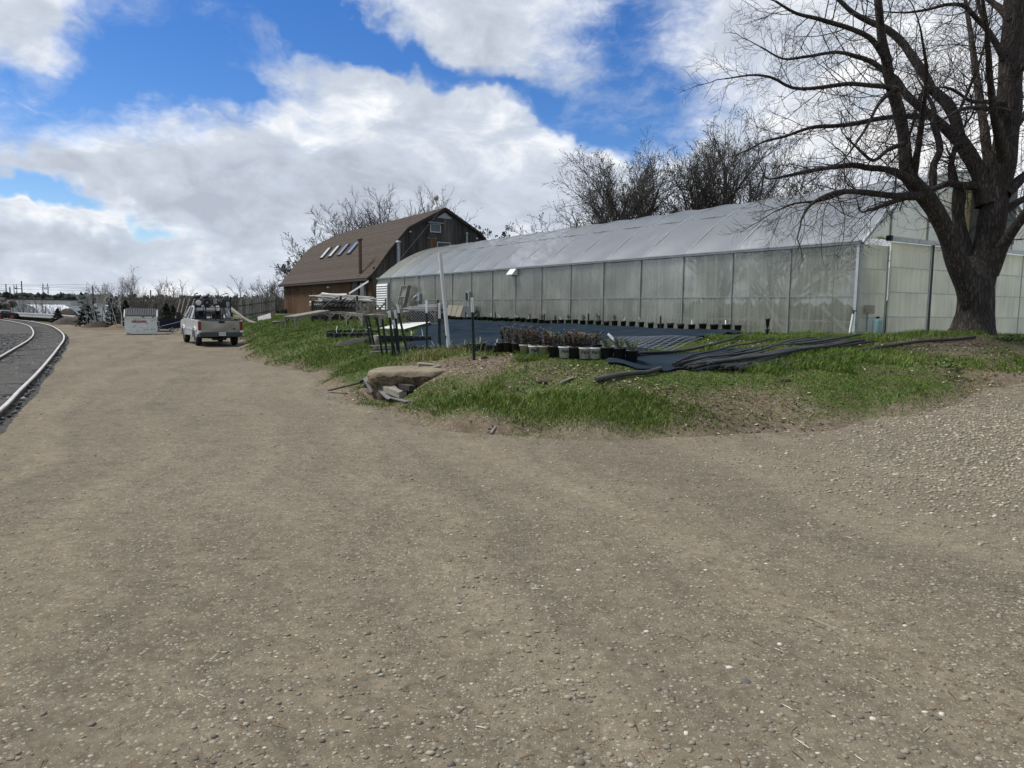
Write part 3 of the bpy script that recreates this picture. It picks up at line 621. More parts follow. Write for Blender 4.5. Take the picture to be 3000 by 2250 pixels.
# side wall: vertical siding
y = BA0 + .02
sid = MB().box((0, .0, 0), (.035, .185, 3.45)).mesh('plank', K['siding'])
door_y = (41.2, 44.9)
while y < BA1:
    if not (door_y[0] < y < door_y[1]):
        o = link('plank', sid, barn); o.location = (random.uniform(-.006, .006), y + .1, BZ + 1.72)
    y += .2
MB().box((.05, (BA0 + BA1) / 2, 2.6), (.04, BA1 - BA0, 3.5)).build('wall_backing', K['roofdark'], barn)
MB().box((BWD, (BA0 + BA1) / 2, 2.6), (.1, BA1 - BA0, 3.5)).build('far_wall', K['siding'], barn)
MB().prism([(0, BA1, BZ), (BWD, BA1, BZ)] + [(x_, BA1, roof_z(x_) - .2) for x_ in np.linspace(BWD, 0, 21)], (0, .05, 0)).build('far_gable', K['gable'], barn)
MB().box((-.02, 44.1, 2.5), (.05, 1.1, 3.1)).build('door', mat('dark_teal_door', (.03, .04, .04), (.02, .026, .028), rough=.5), barn); MB().box((-.06, 43.2, 2.6), (.12, .3, 3.3)).box((-.06, 41.5, 2.6), (.1, .5, 3.3)).build('door_post', K['darkwood'], barn)
wn_ = MB().box((-.02, 42.3, 2.6), (.04, 1.0, 2.6)).build('doorway_glass', K['glass'], barn)
# fascia of the eave with a hanging strip
MB().box((-.47, (BA0 + BA1) / 2, 4.1), (.05, BA1 - BA0 + .7, .16)).build('fascia', K['roofdark'], barn)
MB().bar((-.62, 39.4, 3.95), (-1.15, 42.2, 3.05), .03, .14).build('hanging_trim', K['white'], barn)
# windows, vents and lights on the gable
wf = MB()
for z_ in (8.68, 8.07): wf.box((5.42, BA0 - .06, z_), (.94, .07, .07))
for x_ in (4.98, 5.86): wf.box((x_, BA0 - .06, 8.375), (.07, .07, .56))
wi = wf.build('window', K['alu'], barn); MB().box((5.42, BA0 - .03, 8.375), (.86, .02, .6)).build('pane', mat('hazy_glass', (.10, .115, .12), (.06, .07, .075), rough=.15, spec=.5), wi)
MB().prism([(4.66, BA0 - .42, 8.72), (6.04, BA0 - .42, 8.72), (6.04, BA0 - .02, 8.86), (4.66, BA0 - .02, 8.86)], (0, 0, .03)).build('awning', K['steel'], wi)
MB().bar((4.75, BA0 - .4, 8.7), (4.75, BA0 - .03, 7.7), .05, .05).build('awning_arm', K['darkwood'], wi)
lvx = [(6.25, 9.68), (5.55, 9.2), (6.95, 9.2)]
lvn = MB().prism([(x_, BA0 - .06, z_) for x_, z_ in lvx], (0, .03, 0)).build('gable_louvre', K['oldwood'], barn)
for k in range(5):
    z_ = 9.24 + k * .085; hw = .66 * (9.68 - z_) / .46; MB().box((6.25, BA0 - .08, z_), (2 * hw, .03, .05)).build('louvre_slat', K['alu'], lvn)
MB().box((5.15, BA0 - .045, 7.8), (.82, .03, .36)).build('patch_board', K['darkwood'], barn); MB().box((5.15, BA0 - .06, 7.57), (.86, .04, .06)).build('patch_trim', K['oldwood'], barn)
MB().box((5.22, BA0 - .045, 6.9), (.66, .03, 1.15)).build('rusty_board', K['siding'], barn)
lf = MB()
for x_ in (5.6, 6.74): lf.box((x_, BA0 - .05, 6.4), (.06, .05, 1.7))
lf.box((6.17, BA0 - .05, 7.28), (1.2, .05, .06)); lf.build('loft_door_frame', K['alu'], barn); MB().box((6.17, BA0 - .035, 6.4), (1.08, .03, 1.7)).build('loft_door', mat('dull_blue_grey_door', (.07, .085, .09), (.05, .062, .066), rough=.6), barn)
for x_, z_ in ((3.2, 7.93), (9.2, 7.76)): MB().lathe([(0, .10), (.09, .06), (.11, 0), (.06, -.04)], (x_, BA0 - .12, z_), 10).build('flood_light', K['white'], barn)
MB().box((4.4, BA0 - .02, 8.05), (.02, .01, .02)).bar((5.56, BA0 - .4, 9.64), (2.24, BA0 - .3, 5.75), .02, .02).build('guy_cable', K['steel'], barn)
MB().box((-.1, 50.6, 3.72), (.16, .45, .12)).build('wall_light', K['white'], barn); MB().box((-.08, 60.6, 3.65), (.12, .3, .14)).build('wall_lamp', K['darkwood'], barn)
# skylights on the lower slope
tl = Vector((2.9 - 1.3, 0, 8.25 - 6.38)).normalized(); nn = Vector((-tl.z, 0, tl.x)); rotm = Matrix((tl, Vector((0, 1, 0)), nn)).transposed()
K['sky_pane_blue'] = mat('skylight_glass', (.10, .15, .25), (.08, .12, .19), rough=.12, spec=.5)
K['sky_pane_pale'] = mat('pale_skylight_glass', (.50, .52, .52), (.40, .42, .42), rough=.3)
for k, A in enumerate((57.55, 54.95, 52.35, 49.75)):
    c = Vector((1.98, A, np.interp(1.98, [1.3, 2.9], [6.38, 8.25]))) + nn * .08
    s_ = MB().box(c, (1.45, 1.0, .10), rotm).build('skylight', K['darkwood'], rf)
    MB().box(c + nn * .06, (1.3, .72, .02), rotm).build('skylight_pane', K['sky_pane_pale'] if k < 2 else K['sky_pane_blue'], s_)
# flues
def flue(name, label, wd, A, z0, z1, r, m):
    t = thing(name, label, 'chimney', tuple(LW(wd, A, z0)), 0)
    MB().tube([(0, 0, 0), (0, 0, z1 - z0)], r, 14).build('pipe', m, t); MB().lathe([(r * 1.0, 0), (r * 1.5, .03), (r * 1.5, .14), (r * .9, .2), (0, .22)], (0, 0, z1 - z0), 14).build('cap', m, t); MB().lathe([(r * 1.0, .1), (r * 1.45, .05), (r * 1.6, 0)], (0, 0, .06), 14).build('collar', m, t)
K['rustpipe'] = mat('rusty_flue_pipe', (.15, .095, .062), (.10, .07, .055), rough=.8, scale=3, bump=.3)
flue('flue_pipe', 'tall rust brown flue pipe standing in front of the barn roof', -.05, 42.7, 4.45, 7.25, .15, K['rustpipe'])
flue('flue_pipe', 'shiny galvanised flue pipe between barn gable and greenhouse roof', 2.08, 40.0, 5.3, 6.95, .15, K['steel'])
flue('flue_pipe', 'slim grey flue pipe against the right half of the barn gable', 8.14, 40.05, 6.4, 8.0, .085, K['steel'])
cu = thing('roof_turbine', 'white turbine vent with round tan top on the barn ridge', 'vent', tuple(LW(6.1, 41.6, 9.95)), 0)
MB().lathe([(.30, 0), (.28, .25), (.16, .4), (.10, .45), (.10, .8)], n=12).build('base', K['white'], cu); MB().lathe([(.0, .8), (.16, .84), (.22, 1.02), (.16, 1.2), (0, 1.25)], n=14).build('cap', mat('tan_vent_cap', (.42, .36, .28), (.33, .28, .22)), cu)
# ------------------------------------------------------------------ pickup truck
K['silver'] = mat('silver_car_paint', (.52, .53, .52), (.46, .47, .46), rough=.35, metal=.3, spec=.5, coat=.4, scale=2)
K['tan'] = mat('tan_car_paint', (.36, .33, .28), (.30, .275, .235), rough=.35, metal=.3, spec=.5, coat=.4, scale=2)
K['lamp'] = mat('red_lamp_plastic', (.22, .012, .014), (.15, .01, .012), rough=.2, spec=.6)
tp = at(648, 1010, 35.4)
truck = thing('pickup_truck', 'silver and tan pickup truck parked by the grass with tools in its bed', 'truck', (tp[0], tp[1], 0.0), R(32))
def arch_pts(yc, r, z, n=9): return [(yc + r * math.cos(math.pi * k / n), z + r * math.sin(math.pi * k / n)) for k in range(n + 1)]
prof = [(0.06, .62), (0.06, 1.27), (2.28, 1.29), (2.30, 1.30), (4.62, 1.30), (5.75, 1.20), (5.98, 1.05), (6.0, .55)] + [(y_, z_) for y_, z_ in arch_pts(4.95, .47, .42)] + [(4.3, .45), (2.0, .48)] + [(y_, z_) for y_, z_ in arch_pts(1.25, .47, .42)] + [(.5, .55)]
for s in (-1, 1):
    MB().prism([(s * 1.0, a_, b_) for a_, b_ in prof], (-s * .09, 0, 0)).build('side_panel', K['silver'], truck, .02)
    for yc in (1.25, 4.95):
        fl = MB(); pts = [(s * 1.0, a_, b_) for a_, b_ in arch_pts(yc, .56, .42)] + [(s * 1.0, a_, b_) for a_, b_ in arch_pts(yc, .475, .42)[::-1]]
        fl.prism(pts, (s * .05, 0, 0)).build('wheel_arch', K['silver'], truck)
    MB().box((s * 1.0, 3.1, .80), (.05, 4.9, .07)).build('side_trim', K['alu'], truck)
    t = MB().box((s * .955, .02, 1.01), (.13, .10, .44)).build('tail_light', K['lamp'], truck, .015); MB().box((s * .955, .015, 1.25), (.13, .09, .05)).box((s * .955, .015, .73), (.13, .09, .12)).build('clear_lens', K['white'], t)
    m_ = MB().box((s * 1.30, 4.35, 1.45), (.24, .12, .36)).build('mirror', K['black'], truck, .03); MB().bar((s * 1.0, 4.4, 1.38), (s * 1.2, 4.36, 1.42), .05, .06).build('mirror_arm', K['black'], m_)
    hd_ = MB().box((s * .7, 6.0, .92), (.42, .06, .24)).build('headlight', K['white'], truck, .02)
    for yc in (1.25, 4.95):
        wh = MB().lathe([(.20, -.13), (.33, -.135), (.40, -.10), (.415, -.03), (.415, .03), (.40, .10), (.33, .135), (.20, .13)], n=26).build('tyre', K['rubber'], truck); wh.location = (s * .85, yc, .415); wh.rotation_euler = (0, R(90), 0)
        MB().lathe([(.20, -.12), (.235, -.128), (.21, -.09), (.10, -.085), (.07, -.11), (0, -.11)], n=16).lathe([(0, .11), (.07, .11), (.10, .085), (.21, .09), (.235, .128), (.20, .12)], n=16).build('rim', K['steel'], wh)
MB().box((0, 5.3, .88), (1.82, 1.3, .62)).box((0, 3.45, .62), (1.82, 2.3, .3)).build('front_body', K['silver'], truck, .04)
MB().box((0, 1.2, .74), (1.82, 2.2, .06)).build('bed_floor', K['black'], truck); MB().box((0, 2.27, 1.0), (1.82, .06, .58)).build('bed_front_wall', K['silver'], truck)
MB().box((0, 3.3, .42), (.9, 5.0, .12)).tube([(-.75, 1.25, .42), (.75, 1.25, .42)], .06).box((0, .5, .35), (.6, .5, .1)).build('chassis', K['black'], truck)
tg = MB().grid(lambda u, v: (-.885 + 1.77 * u, .03 - .012 * math.sin(v * 3.1) + .016 * math.sin(u * 9 + 1) * math.sin(v * 5), .70 + .56 * v), 14, 8).build('tailgate', K['tan'], truck)
MB().box((0, .055, .98), (1.77, .03, .55)).build('tailgate_inner', K['tan'], tg); MB().box((.06, -.005, 1.19), (.27, .05, .10)).build('handle', K['black'], tg, .02)
MB().box((0, .05, 1.285), (1.98, .10, .035)).build('tailgate_cap', K['black'], tg); bdg = MB().lathe([(.0, .004), (.062, .002), (.066, 0)], n=16).build('badge', K['navy'], tg)
bdg.location = (.62, .012, .86); bdg.rotation_euler = (R(90), 0, 0); bdg.scale = (1, .5, 1)
bp_ = MB().box((0, -.02, .58), (1.96, .18, .22)).build('bumper', mat('dark_green_bumper', (.03, .045, .042), (.045, .055, .05), rough=.35, spec=.5), truck, .03)
pt = MB().box((0.05, -.125, .62), (.32, .012, .17)).build('licence_plate', K['white'], bp_)
pm = link('plate_number', TXT('plate', K['tpost']), bp_); pm.location = (.05, -.134, .62); pm.rotation_euler = (R(90), 0, 0)
MB().box((.12, -.08, .42), (.08, .3, .08)).build('tow_hitch', K['black'], bp_)
MB().box((.62, -.06, .47), (.0, .0, .0)).tube([(.9, .1, .4), (.95, -.15, .39)], .035, 8).build('tailpipe', K['steel'], truck)
# cab: roof, pillars, glass
lo = [(-.94, 2.36, 1.30), (.94, 2.36, 1.30), (.94, 4.72, 1.30), (-.94, 4.72, 1.30)]; hi = [(-.74, 2.52, 1.88), (.74, 2.52, 1.88), (.74, 3.85, 1.90), (-.74, 3.85, 1.90)]
MB().prism([Vector(p) for p in hi], (0, 0, .07)).build('roof', K['silver'], truck, .04)
for a_, b_ in zip(lo, hi): MB().bar(a_, b_, .13, .13).build('pillar', K['silver'], truck, .02)
for s in (-1, 1): MB().bar((s * .94, 3.5, 1.3), (s * .75, 3.25, 1.9), .10, .06).build('pillar', K['silver'], truck)
K['carglass'] = poly_mat('car_glass', (.015, .02, .02), (.02, .03, .03), .62, streak=False, gloss=.22, rough=.03)
for i in range(4):
    j = (i + 1) % 4; MB().add([lo[i], lo[j], hi[j], hi[i]], [(0, 1, 2, 3)]).build(('rear_window', 'side_window', 'windscreen', 'side_window')[i], K['carglass'], truck)
for s in (-.4, .4): MB().box((s, 3.1, 1.15), (.55, .16, .75)).box((s, 3.08, 1.6), (.28, .1, .2)).build('seat', K['black'], truck, .04)
for k in range(3): MB().box((-.16 + k * .16, 2.55, 1.965), (.11, .07, .035)).build('cab_light', K['lamp'], truck)
# load in the bed: a rack of garden machines and tools
TM = Matrix.Translation(Vector((tp[0], tp[1], 0))) @ Matrix.Rotation(R(32), 4, 'Z')
def in_truck(name, label, cat, loc, rot=(0, 0, 0), group=None):
    p = TM @ Vector(loc); return thing(name, label, cat, tuple(p), rot=(rot[0], rot[1], rot[2] + R(32)), group=group)
rk = in_truck('tool_rack', 'black steel tool rack standing across the truck bed behind the cab', 'rack', (0, 1.9, .77))
for x_ in (-.85, -.35, .35, .85): MB().bar((x_, 0, 0), (x_, 0, 1.32), .045, .045).build('upright', K['black'], rk)
for z_ in (.55, 1.3): MB().bar((-.88, 0, z_), (.88, 0, z_), .04, .05).build('crossbar', K['black'], rk)
for x_, lab in ((-.72, 'black backpack blower with round white cover on the truck rack'), (-.32, 'black garden engine slung on the truck rack beside the backpack blower'), (.62, 'square dark green machine hung on the right end of the truck rack')):
    b = in_truck('garden_machine', lab, 'machine', (x_, 1.86, 2.08))
    if x_ < .5:
        MB().box((0, 0, 0), (.32, .26, .42)).lathe([(.0, .2), (.13, .2), (.15, .3), (.1, .36), (0, .36)], (0, 0, .05), 10).build('body', K['black'], b, .04)
        o = MB().lathe([(0, .03), (.12, .02), (.15, -.02), (.15, -.06)] if x_ < -.5 else [(0, .02), (.05, .0)], n=14).build('cover', K['white'] if x_ < -.5 else K['steel'], b); o.rotation_euler = (R(90), 0, 0); o.location = (.02, -.14, .04)
        MB().tube([(.1, 0, .3), (.28, -.05, .42), (.5, 0, .22), (.72, .05, .10)] if x_ > -.5 else [(-.1, 0, .3), (-.12, 0, .46), (.02, 0, .52)], .03, 8).build('hose', K['steel'] if x_ > -.5 else K['black'], b)
    else:
        MB().box((0, 0, 0), (.44, .3, .40)).build('body', mat('dark_teal_plastic', (.015, .03, .034), (.025, .04, .045), rough=.5), b, .03); MB().prism([(.24, -.1, -.2), (.24, -.1, .42), (.12, -.1, .2)], (0, .1, 0)).build('guard', K['black'], b)
        MB().tube([(-.2, 0, .1), (-.24, 0, .42), (-.05, 0, .5), (.1, 0, .54)], .02, 6).build('handle', K['black'], b)
for k, (x_, lean, h_, lab, hd_m) in enumerate(((.02, .02, 1.30, 'shovel with a black handle standing upright in the truck bed', 'black'), (.34, -.03, 1.15, 'rake with a pale wooden handle standing in the truck bed', 'oldwood'), (.58, .05, 1.18, 'tool with a grey metal handle leaning in the right of the truck bed', 'steel'), (-.52, .0, 1.0, 'thin dark hoe standing in the left of the truck bed', 'tpost'))):
    b = in_truck('hand_tool', lab, 'tool', (x_, 1.5, .78), (0, lean, 0))
    MB().tube([(0, 0, 0), (0, 0, h_)], .02, 8).build('shaft', K[hd_m], b); MB().box((0, 0, h_ + .1), (.16 if k < 3 else .1, .03, .24)).build('blade', K['steel'] if k != 1 else K['black'], b, .02)
wb = in_truck('wheelbarrow', 'black wheelbarrow with red wheel hub turned over in the truck bed', 'wheelbarrow', (.38, .75, .79), (0, 0, R(8)))
MB().prism([(-.34, -.3, .0), (.3, -.3, .0), (.2, -.3, .42), (-.22, -.3, .42)], (0, .75, 0)).build('tray', K['black'], wb, .06)
o = MB().lathe([(.16, -.06), (.24, -.07), (.28, 0), (.24, .07), (.16, .06)], n=18).build('tyre', K['rubber'], wb); o.rotation_euler = (R(80), 0, R(20)); o.location = (.36, -.32, .30)
q = MB().lathe([(0, -.05), (.16, -.05), (.17, 0), (.16, .05), (0, .05)], n=14).build('hub', K['red'], o)
ld = in_truck('step_frame', 'folded black metal step frame lying in the truck bed', 'frame', (-.12, 1.1, .78), (R(-12), 0, 0))
for x_ in (-.18, .18): MB().bar((x_, 0, 0), (x_ * .6, 0, .75), .03, .03).build('leg', K['black'], ld)
MB().bar((-.14, 0, .4), (.14, 0, .4), .03, .03).build('rung', K['black'], ld)

# ------------------------------------------------------------------ skip container
dp = at(414, 979, 48.2)
K['skip'] = mat('chipped_white_paint', (.74, .76, .70), (.62, .64, .58), rough=.7, scale=2.2, pos=(.3, .72)); 
_t = K['skip'].node_tree; _bs = _t.nodes['Principled BSDF']; _tc = _t.nodes.new('ShaderNodeTexCoord'); _mp = _t.nodes.new('ShaderNodeMapping'); _mp.inputs['Scale'].default_value = (1, 1, 2.2); _t.links.new(_tc.outputs['Object'], _mp.inputs[0])
_n = _t.nodes.new('ShaderNodeTexNoise'); _n.inputs['Scale'].default_value = 3.4; _n.inputs['Detail'].default_value = 9; _n.inputs['Roughness'].default_value = .72; _t.links.new(_mp.outputs[0], _n.inputs['Vector'])
_r2 = _t.nodes.new('ShaderNodeValToRGB'); _r2.color_ramp.elements[0].position = .555; _r2.color_ramp.elements[1].position = .60; _t.links.new(_n.outputs[0], _r2.inputs[0])
_mx = _t.nodes.new('ShaderNodeMix'); _mx.data_type = 'RGBA'; _t.links.new(_r2.outputs[0], _mx.inputs[0]); _t.links.new(_bs.inputs['Base Color'].links[0].from_socket, _mx.inputs[6]); _mx.inputs[7].default_value = (.12, .10, .085, 1); _t.links.new(_mx.outputs[2], _bs.inputs['Base Color'])
sk = thing('dumpster', 'chipped white steel dumpster with ribbed black lid beside the dirt road', 'dumpster', (dp[0], dp[1], 0), R(24))
MB().prism([(-.95, 0, .08), (-.95, 0, 1.18), (-.95, .70, 1.62), (-.95, 1.35, 1.20), (-.95, 1.35, .08)], (1.9, 0, 0)).build('body', K['skip'], sk, .01)
MB().box((0, -.03, 1.15), (1.98, .07, .10)).build('front_rim', K['skip'], sk)
for s in (-1, 1):
    MB().bar((s * .97, -.02, 1.18), (s * .97, .70, 1.63), .05, .06).bar((s * .97, .70, 1.63), (s * .97, 1.37, 1.2), .05, .06).build('side_rim', K['skip'], sk)
    p = MB().box((s * 1.02, .10, .72), (.14, .22, .36)).build('fork_pocket', K['skip'], sk); MB().box((s * 1.02, -.012, .72), (.10, .03, .30)).box((s * 1.02, .10, .72), (.145, .16, .28)).build('pocket_opening', K['black'], p)
    MB().box((s * .7, .3, .04), (.12, .5, .08)).build('skid', K['skip'], sk)
lid = MB().prism([(-.93, -.02, 1.205), (-.93, .70, 1.655), (-.93, .70, 1.69), (-.93, -.02, 1.24)], (1.86, 0, 0)).build('lid', K['black'], sk)
ribm = MB().prism([(-.045, 0, 1.24), (-.045, .68, 1.68), (-.03, .68, 1.735), (-.03, .03, 1.30)], (.09, 0, 0)).mesh('lid_rib', mat('worn_black_lid', (.03, .032, .038), (.045, .048, .055), rough=.5))
for k in range(13): o = link('lid_rib', ribm, lid); o.location = (-.84 + k * .14, 0, 0)
tm = link('lettering', TXT('skip', mat('faded_red_print', (.20, .045, .04), (.14, .03, .03))), sk); tm.location = (-.1, -.006, .86); tm.rotation_euler = (R(90), 0, 0)
MB().box((-.1, -.004, .86), (.92, .004, .17)).build('print_backing', mat('faded_pink_print', (.48, .36, .33), (.40, .28, .26)), sk)
# blue plough blade and poles behind the dumpster
bl = at(502, 966, 52); pw_ = thing('plough_blade', 'navy blue snow plough blade lying between dumpster and truck', 'plough', (bl[0], bl[1], 0), R(20))
MB().grid(lambda u, v: (-1.1 + 2.2 * u, .22 * math.cos(v * 2.4), .25 + .72 * v + .12 * u), 8, 8).build('blade', K['navy'], pw_); MB().bar((-.5, -.1, .5), (-.9, -.9, .15), .08, .08).bar((.2, -.1, .5), (-.1, -.95, .15), .08, .08).bar((-.9, -.9, .15), (.3, -.95, .15), .1, .1).tube([(-.6, -.5, .45), (.7, -.4, .8)], .06).build('push_frame', K['navy'], pw_)
o = tag(MB().tube([tuple(at(488, 979, 48.5)), tuple(at(540, 962, 50))], .035, 6).build('pale_pole', K['oldwood']), 'pale wooden pole lying on the ground beside the dumpster', 'pole')

# ------------------------------------------------------------------ weathered potting benches
def bench(label, p0, p1, wd, h, name='potting_bench', loads=None, braces=True, up=False, group=None):
    """a slatted bench whose top runs from p0 to p1 (points on the ground below its ends)"""
    p0, p1 = Vector(p0), Vector(p1); d = p1 - p0; Ln = d.length; yaw = math.atan2(d.y, d.x); pitch = -math.asin(max(-.5, min(.5, d.z / Ln)))
    t = thing(name, label, 'bench', tuple(p0), rot=(0, pitch, yaw), group=group)
    n = 6
    if up:   # lying upside down
        for k in range(n): MB().box((Ln / 2, -wd / 2 + (k + .5) * wd / n, .015), (Ln, wd / n - .015, .03)).build('slat', K['oldwood'], t)
        z0, z1 = .03, h
    else:
        for k in range(n): MB().box((Ln / 2, -wd / 2 + (k + .5) * wd / n, h - .015 + random.uniform(-.004, .004)), (Ln + random.uniform(-.05, .05), wd / n - .012, .03)).build('slat', K['oldwood'], t)
        z0, z1 = -.05, h - .03
    zz = .075 if up else h - .075
    for s in (-1, 1): MB().box((Ln / 2, s * (wd / 2 - .03), zz), (Ln - .04, .04, .09)).build('apron', K['oldwood'], t)
    for x_ in (.0, 1.0):
        X0 = .06 + x_ * (Ln - .12)
        MB().box((X0, 0, zz), (.04, wd - .1, .08)).build('apron', K['oldwood'], t)
        for s in (-1, 1):
            MB().box((X0, s * (wd / 2 - .05), (z0 + z1) / 2), (.07, .09, z1 - z0)).build('leg', K['oldwood'], t)
            if braces:
                sg = 1 if x_ == 0 else -1; zb = (z0 + .45 * (z1 - z0)) if not up else (z1 * .75)
                MB().bar((X0, s * (wd / 2 - .03), zb), (X0 + sg * .34, s * (wd / 2 - .03), zz), .03, .07).build('brace', K['oldwood'], t)
    return t
def gp(x, y): return on(x, y)
bench('low grey plank bench standing on the grass slope left of the others', at(850, 957, 33.4), at(954, 937, 35.2), .75, .47)
c0 = at(1088, 956, 29.8)
bench('grey plank bench running right of the corner under the upturned benches', c0, at(1182, 942, 31.6), .95, .47)
bench('grey plank bench running left of the corner under the upturned benches', at(1036, 948, 31.0), c0 + np.array([-.1, .35, .02]), .8, .47)
bench('small grey bench with diagonal legs behind the white pipe rack', at(980, 939, 36.5), at(1030, 940, 36.0), .8, .45)
b4 = at(1176, 944, 33.6); bench('long grey bench heaped with boards above the white lattice', b4, at(1292, 943, 32.6), .8, .60)
for k in range(5):
    o = MB().box((0, 0, 0), (1.7 - .15 * k, .12, .04)).build('board', K['oldwood' if k % 2 else 'white']); o.location = (b4[0] + .85 + .12 * k, b4[1] - .45 + .05 * k, b4[2] + .64 + .04 * k); o.rotation_euler = (0, R(random.uniform(-2, 2)), R(-15 + random.uniform(-6, 6)))
    tag(o, 'grey or white board stacked on the bench above the lattice', 'board', 'boards stacked above the lattice')
# three upturned benches with their legs in the air
for k, (dx, dy, yw, lab) in enumerate(((-.72, .75, -8, 'upturned grey bench, legs in the air, at the left of the bench pile'), (-.02, .35, 10, 'upturned grey bench, legs in the air, in the middle of the bench pile'), (.62, .55, 6, 'upturned brownish bench, legs in the air, at the right of the bench pile'))):
    z_ = c0[2] + .50 + (.05 if k else 0.02); p = Vector((c0[0] + dx, c0[1] + dy, z_)); q = p + Vector((.60 * math.cos(R(yw)), .60 * math.sin(R(yw)), 0))
    bench(lab, p, q, .5, .52 + .05 * k, up=True, name='upturned_bench')
# lattice panel under the bench
def lattice(name, label, c, yaw, wd, ht, step, m, tilt=0):
    t = thing(name, label, 'lattice', tuple(c), rot=(tilt, 0, yaw))
    for sgn in (-1, 1):
        k = -ht
        while k < wd:
            a0, a1 = max(k, 0), min(k + ht, wd)
            if a1 > a0 + .02:
                if sgn > 0: p, q = (a0, 0, a0 - k), (a1, 0, a1 - k)
                else: p, q = (a0, .012, ht - (a0 - k)), (a1, .012, ht - (a1 - k))
                MB().bar(p, q, .01, .042, up=(0, 1, 0)).build('strip', m, t)
            k += step
    for p, q in (((0, 0, 0), (wd, 0, 0)), ((0, 0, ht), (wd, 0, ht))): MB().bar(p, q, .03, .04).build('rail', m, t)
    return t
o = MB().box((0, 0, .27), (1.5, .35, .54)).box((0, 0, .56), (1.54, .39, .05)).build('bench_shade_box', K['black'], None, .02); _q = at(1243, 944, 32.9); o.location = tuple(_q); o.rotation_euler = (0, 0, R(-10)); tag(o, 'black box added as under-bench shade behind the white lattice panel', 'crate')  # added black box, stands in for the shade under the bench behind the lattice
lt = at(1194, 947, 32.4); lattice('lattice_panel', 'white diamond lattice panel standing under the long board bench', (lt[0], lt[1], lt[2]), R(-8), 1.46, .60, .125, mat('grey_white_lattice', (.52, .52, .48), (.42, .42, .38)))
# white pipe heap on a timber rack
rp = gp(925, 936); rq = gp(1075, 936)
rd = 43.0
def rk_at(px, py, dd=0): return at(px, py, rd + dd)
rg = thing('pipe_rack', 'dark timber rack with lattice ends holding the heap of white pipes', 'rack', (0, 0, 0))
for px_ in (915, 952, 998, 1046):
    for dd in (-.5, 1.0):
        b_ = rk_at(px_, 900, dd); top_ = rk_at(px_, 867 if px_ > 990 else 884, dd); MB().bar((b_[0], b_[1], gz(b_[0], b_[1]) - .1), tuple(top_), .11, .11).build('post', K['darkwood'], rg)
for py_, dd in ((884, -.45), (884, .9), (906, -.45)): MB().bar(tuple(rk_at(912, py_, dd)), tuple(rk_at(1085, py_ + 3, dd)), .09, .1).build('beam', K['darkwood'], rg)
for k in range(9): MB().bar(tuple(rk_at(914 + k * 5.5, 926, -.52)), tuple(rk_at(914 + k * 5.5, 886, -.52)), .035, .02).build('lattice_strip', K['oldwood'], rg)
for k in range(8): MB().bar(tuple(rk_at(968 + k * 10, 915, -.35)), tuple(rk_at(985 + k * 11, 880, -.3)), .05, .05).build('diagonal', K['darkwood'], rg)
MB().box(tuple(rk_at(975, 912, 1.2)), (2.4, .05, 1.0)).build('back_board', K['darkwood'], rg)
pr_ = random.Random(11)
pipes_g = 'white plastic pipes heaped by the barn'
for k in range(30):
    lay = pr_.random(); y0 = 866 + lay * 27; x0 = 905 + pr_.uniform(0, 70) * (1 if k < 34 else 2.0); x1 = 1010 + pr_.uniform(0, 95)
    bow = pr_.uniform(-4, 6); jl, jr = pr_.uniform(-9, 9), pr_.uniform(-2, 14); dd = pr_.uniform(-.5, .9); r_ = pr_.choice([.026, .03, .036, .042]) if k > 4 else .10
    pts = [rk_at(x0 + (x1 - x0) * t, y0 + jl * (1 - t) + jr * t - bow * math.sin(math.pi * t), dd + t * .3) for t in np.linspace(0, 1, 7)]
    tag(MB().tube([tuple(p) for p in pts], r_, 7).build('white_pipe', K['pvc']), 'white plastic pipe lying in the heap on the timber rack by the barn', 'pipe', pipes_g)
for k in range(3):
    tag(MB().tube([tuple(rk_at(946 + 12 * k * k, 903 - 3 * k, -.7)), tuple(rk_at(968 + 30 * k, 883, -.72)), tuple(rk_at(990 + 25 * k, 871 + 2 * k, -.7))], .045, 7).build('black_pipe', K['pipeblk']), ('bent black pipe leaning on the left of the white pipe heap', 'black pipe leaning in the middle of the white pipe heap', 'black pipe leaning at the right of the white pipe heap')[k], 'pipe')
# fan-backed garden chair and the board stacks near the far end of the barn
ch = gp(868, 914); cs = 1.0
gc = thing('garden_chair', 'grey slatted garden chair with fan shaped back by the barn wall', 'chair', tuple(ch), R(15))
for k in range(7):
    a_ = (k - 3) * R(7); MB().bar((.09 * (k - 3), .3, .35), (.09 * (k - 3) + math.sin(a_) * .9, .55, .35 + 1.05 * math.cos(a_)), .08, .02, up=(0, 1, 0)).build('back_slat', K['oldwood'], gc)
for k in range(5): MB().box((0, -.2 + k * .11, .40), (.62, .095, .025)).build('seat_slat', K['oldwood'], gc)
for s in (-1, 1):
    MB().box((s * .33, -.22, .3), (.05, .08, .6)).build('leg', K['oldwood'], gc); MB().box((s * .33, .3, .22), (.05, .08, .44)).build('leg', K['oldwood'], gc); MB().box((s * .36, .0, .61), (.12, .7, .03)).build('arm', K['oldwood'], gc)
st = gp(800, 918)
for k in range(9):
    o = MB().box((0, 0, 0), (5.2 - .25 * k, .9 - .06 * (k % 4), .06)).build('board', K['oldwood']); o.location = (st[0] + 1.9 + .15 * k, st[1] + 2.2, st[2] + .28 + .055 * k); o.rotation_euler = (0, R(-3), R(10 + random.uniform(-8, 8))); tag(o, 'rough grey board in the flat stack by the far end of the barn', 'board', 'boards stacked by the barn')
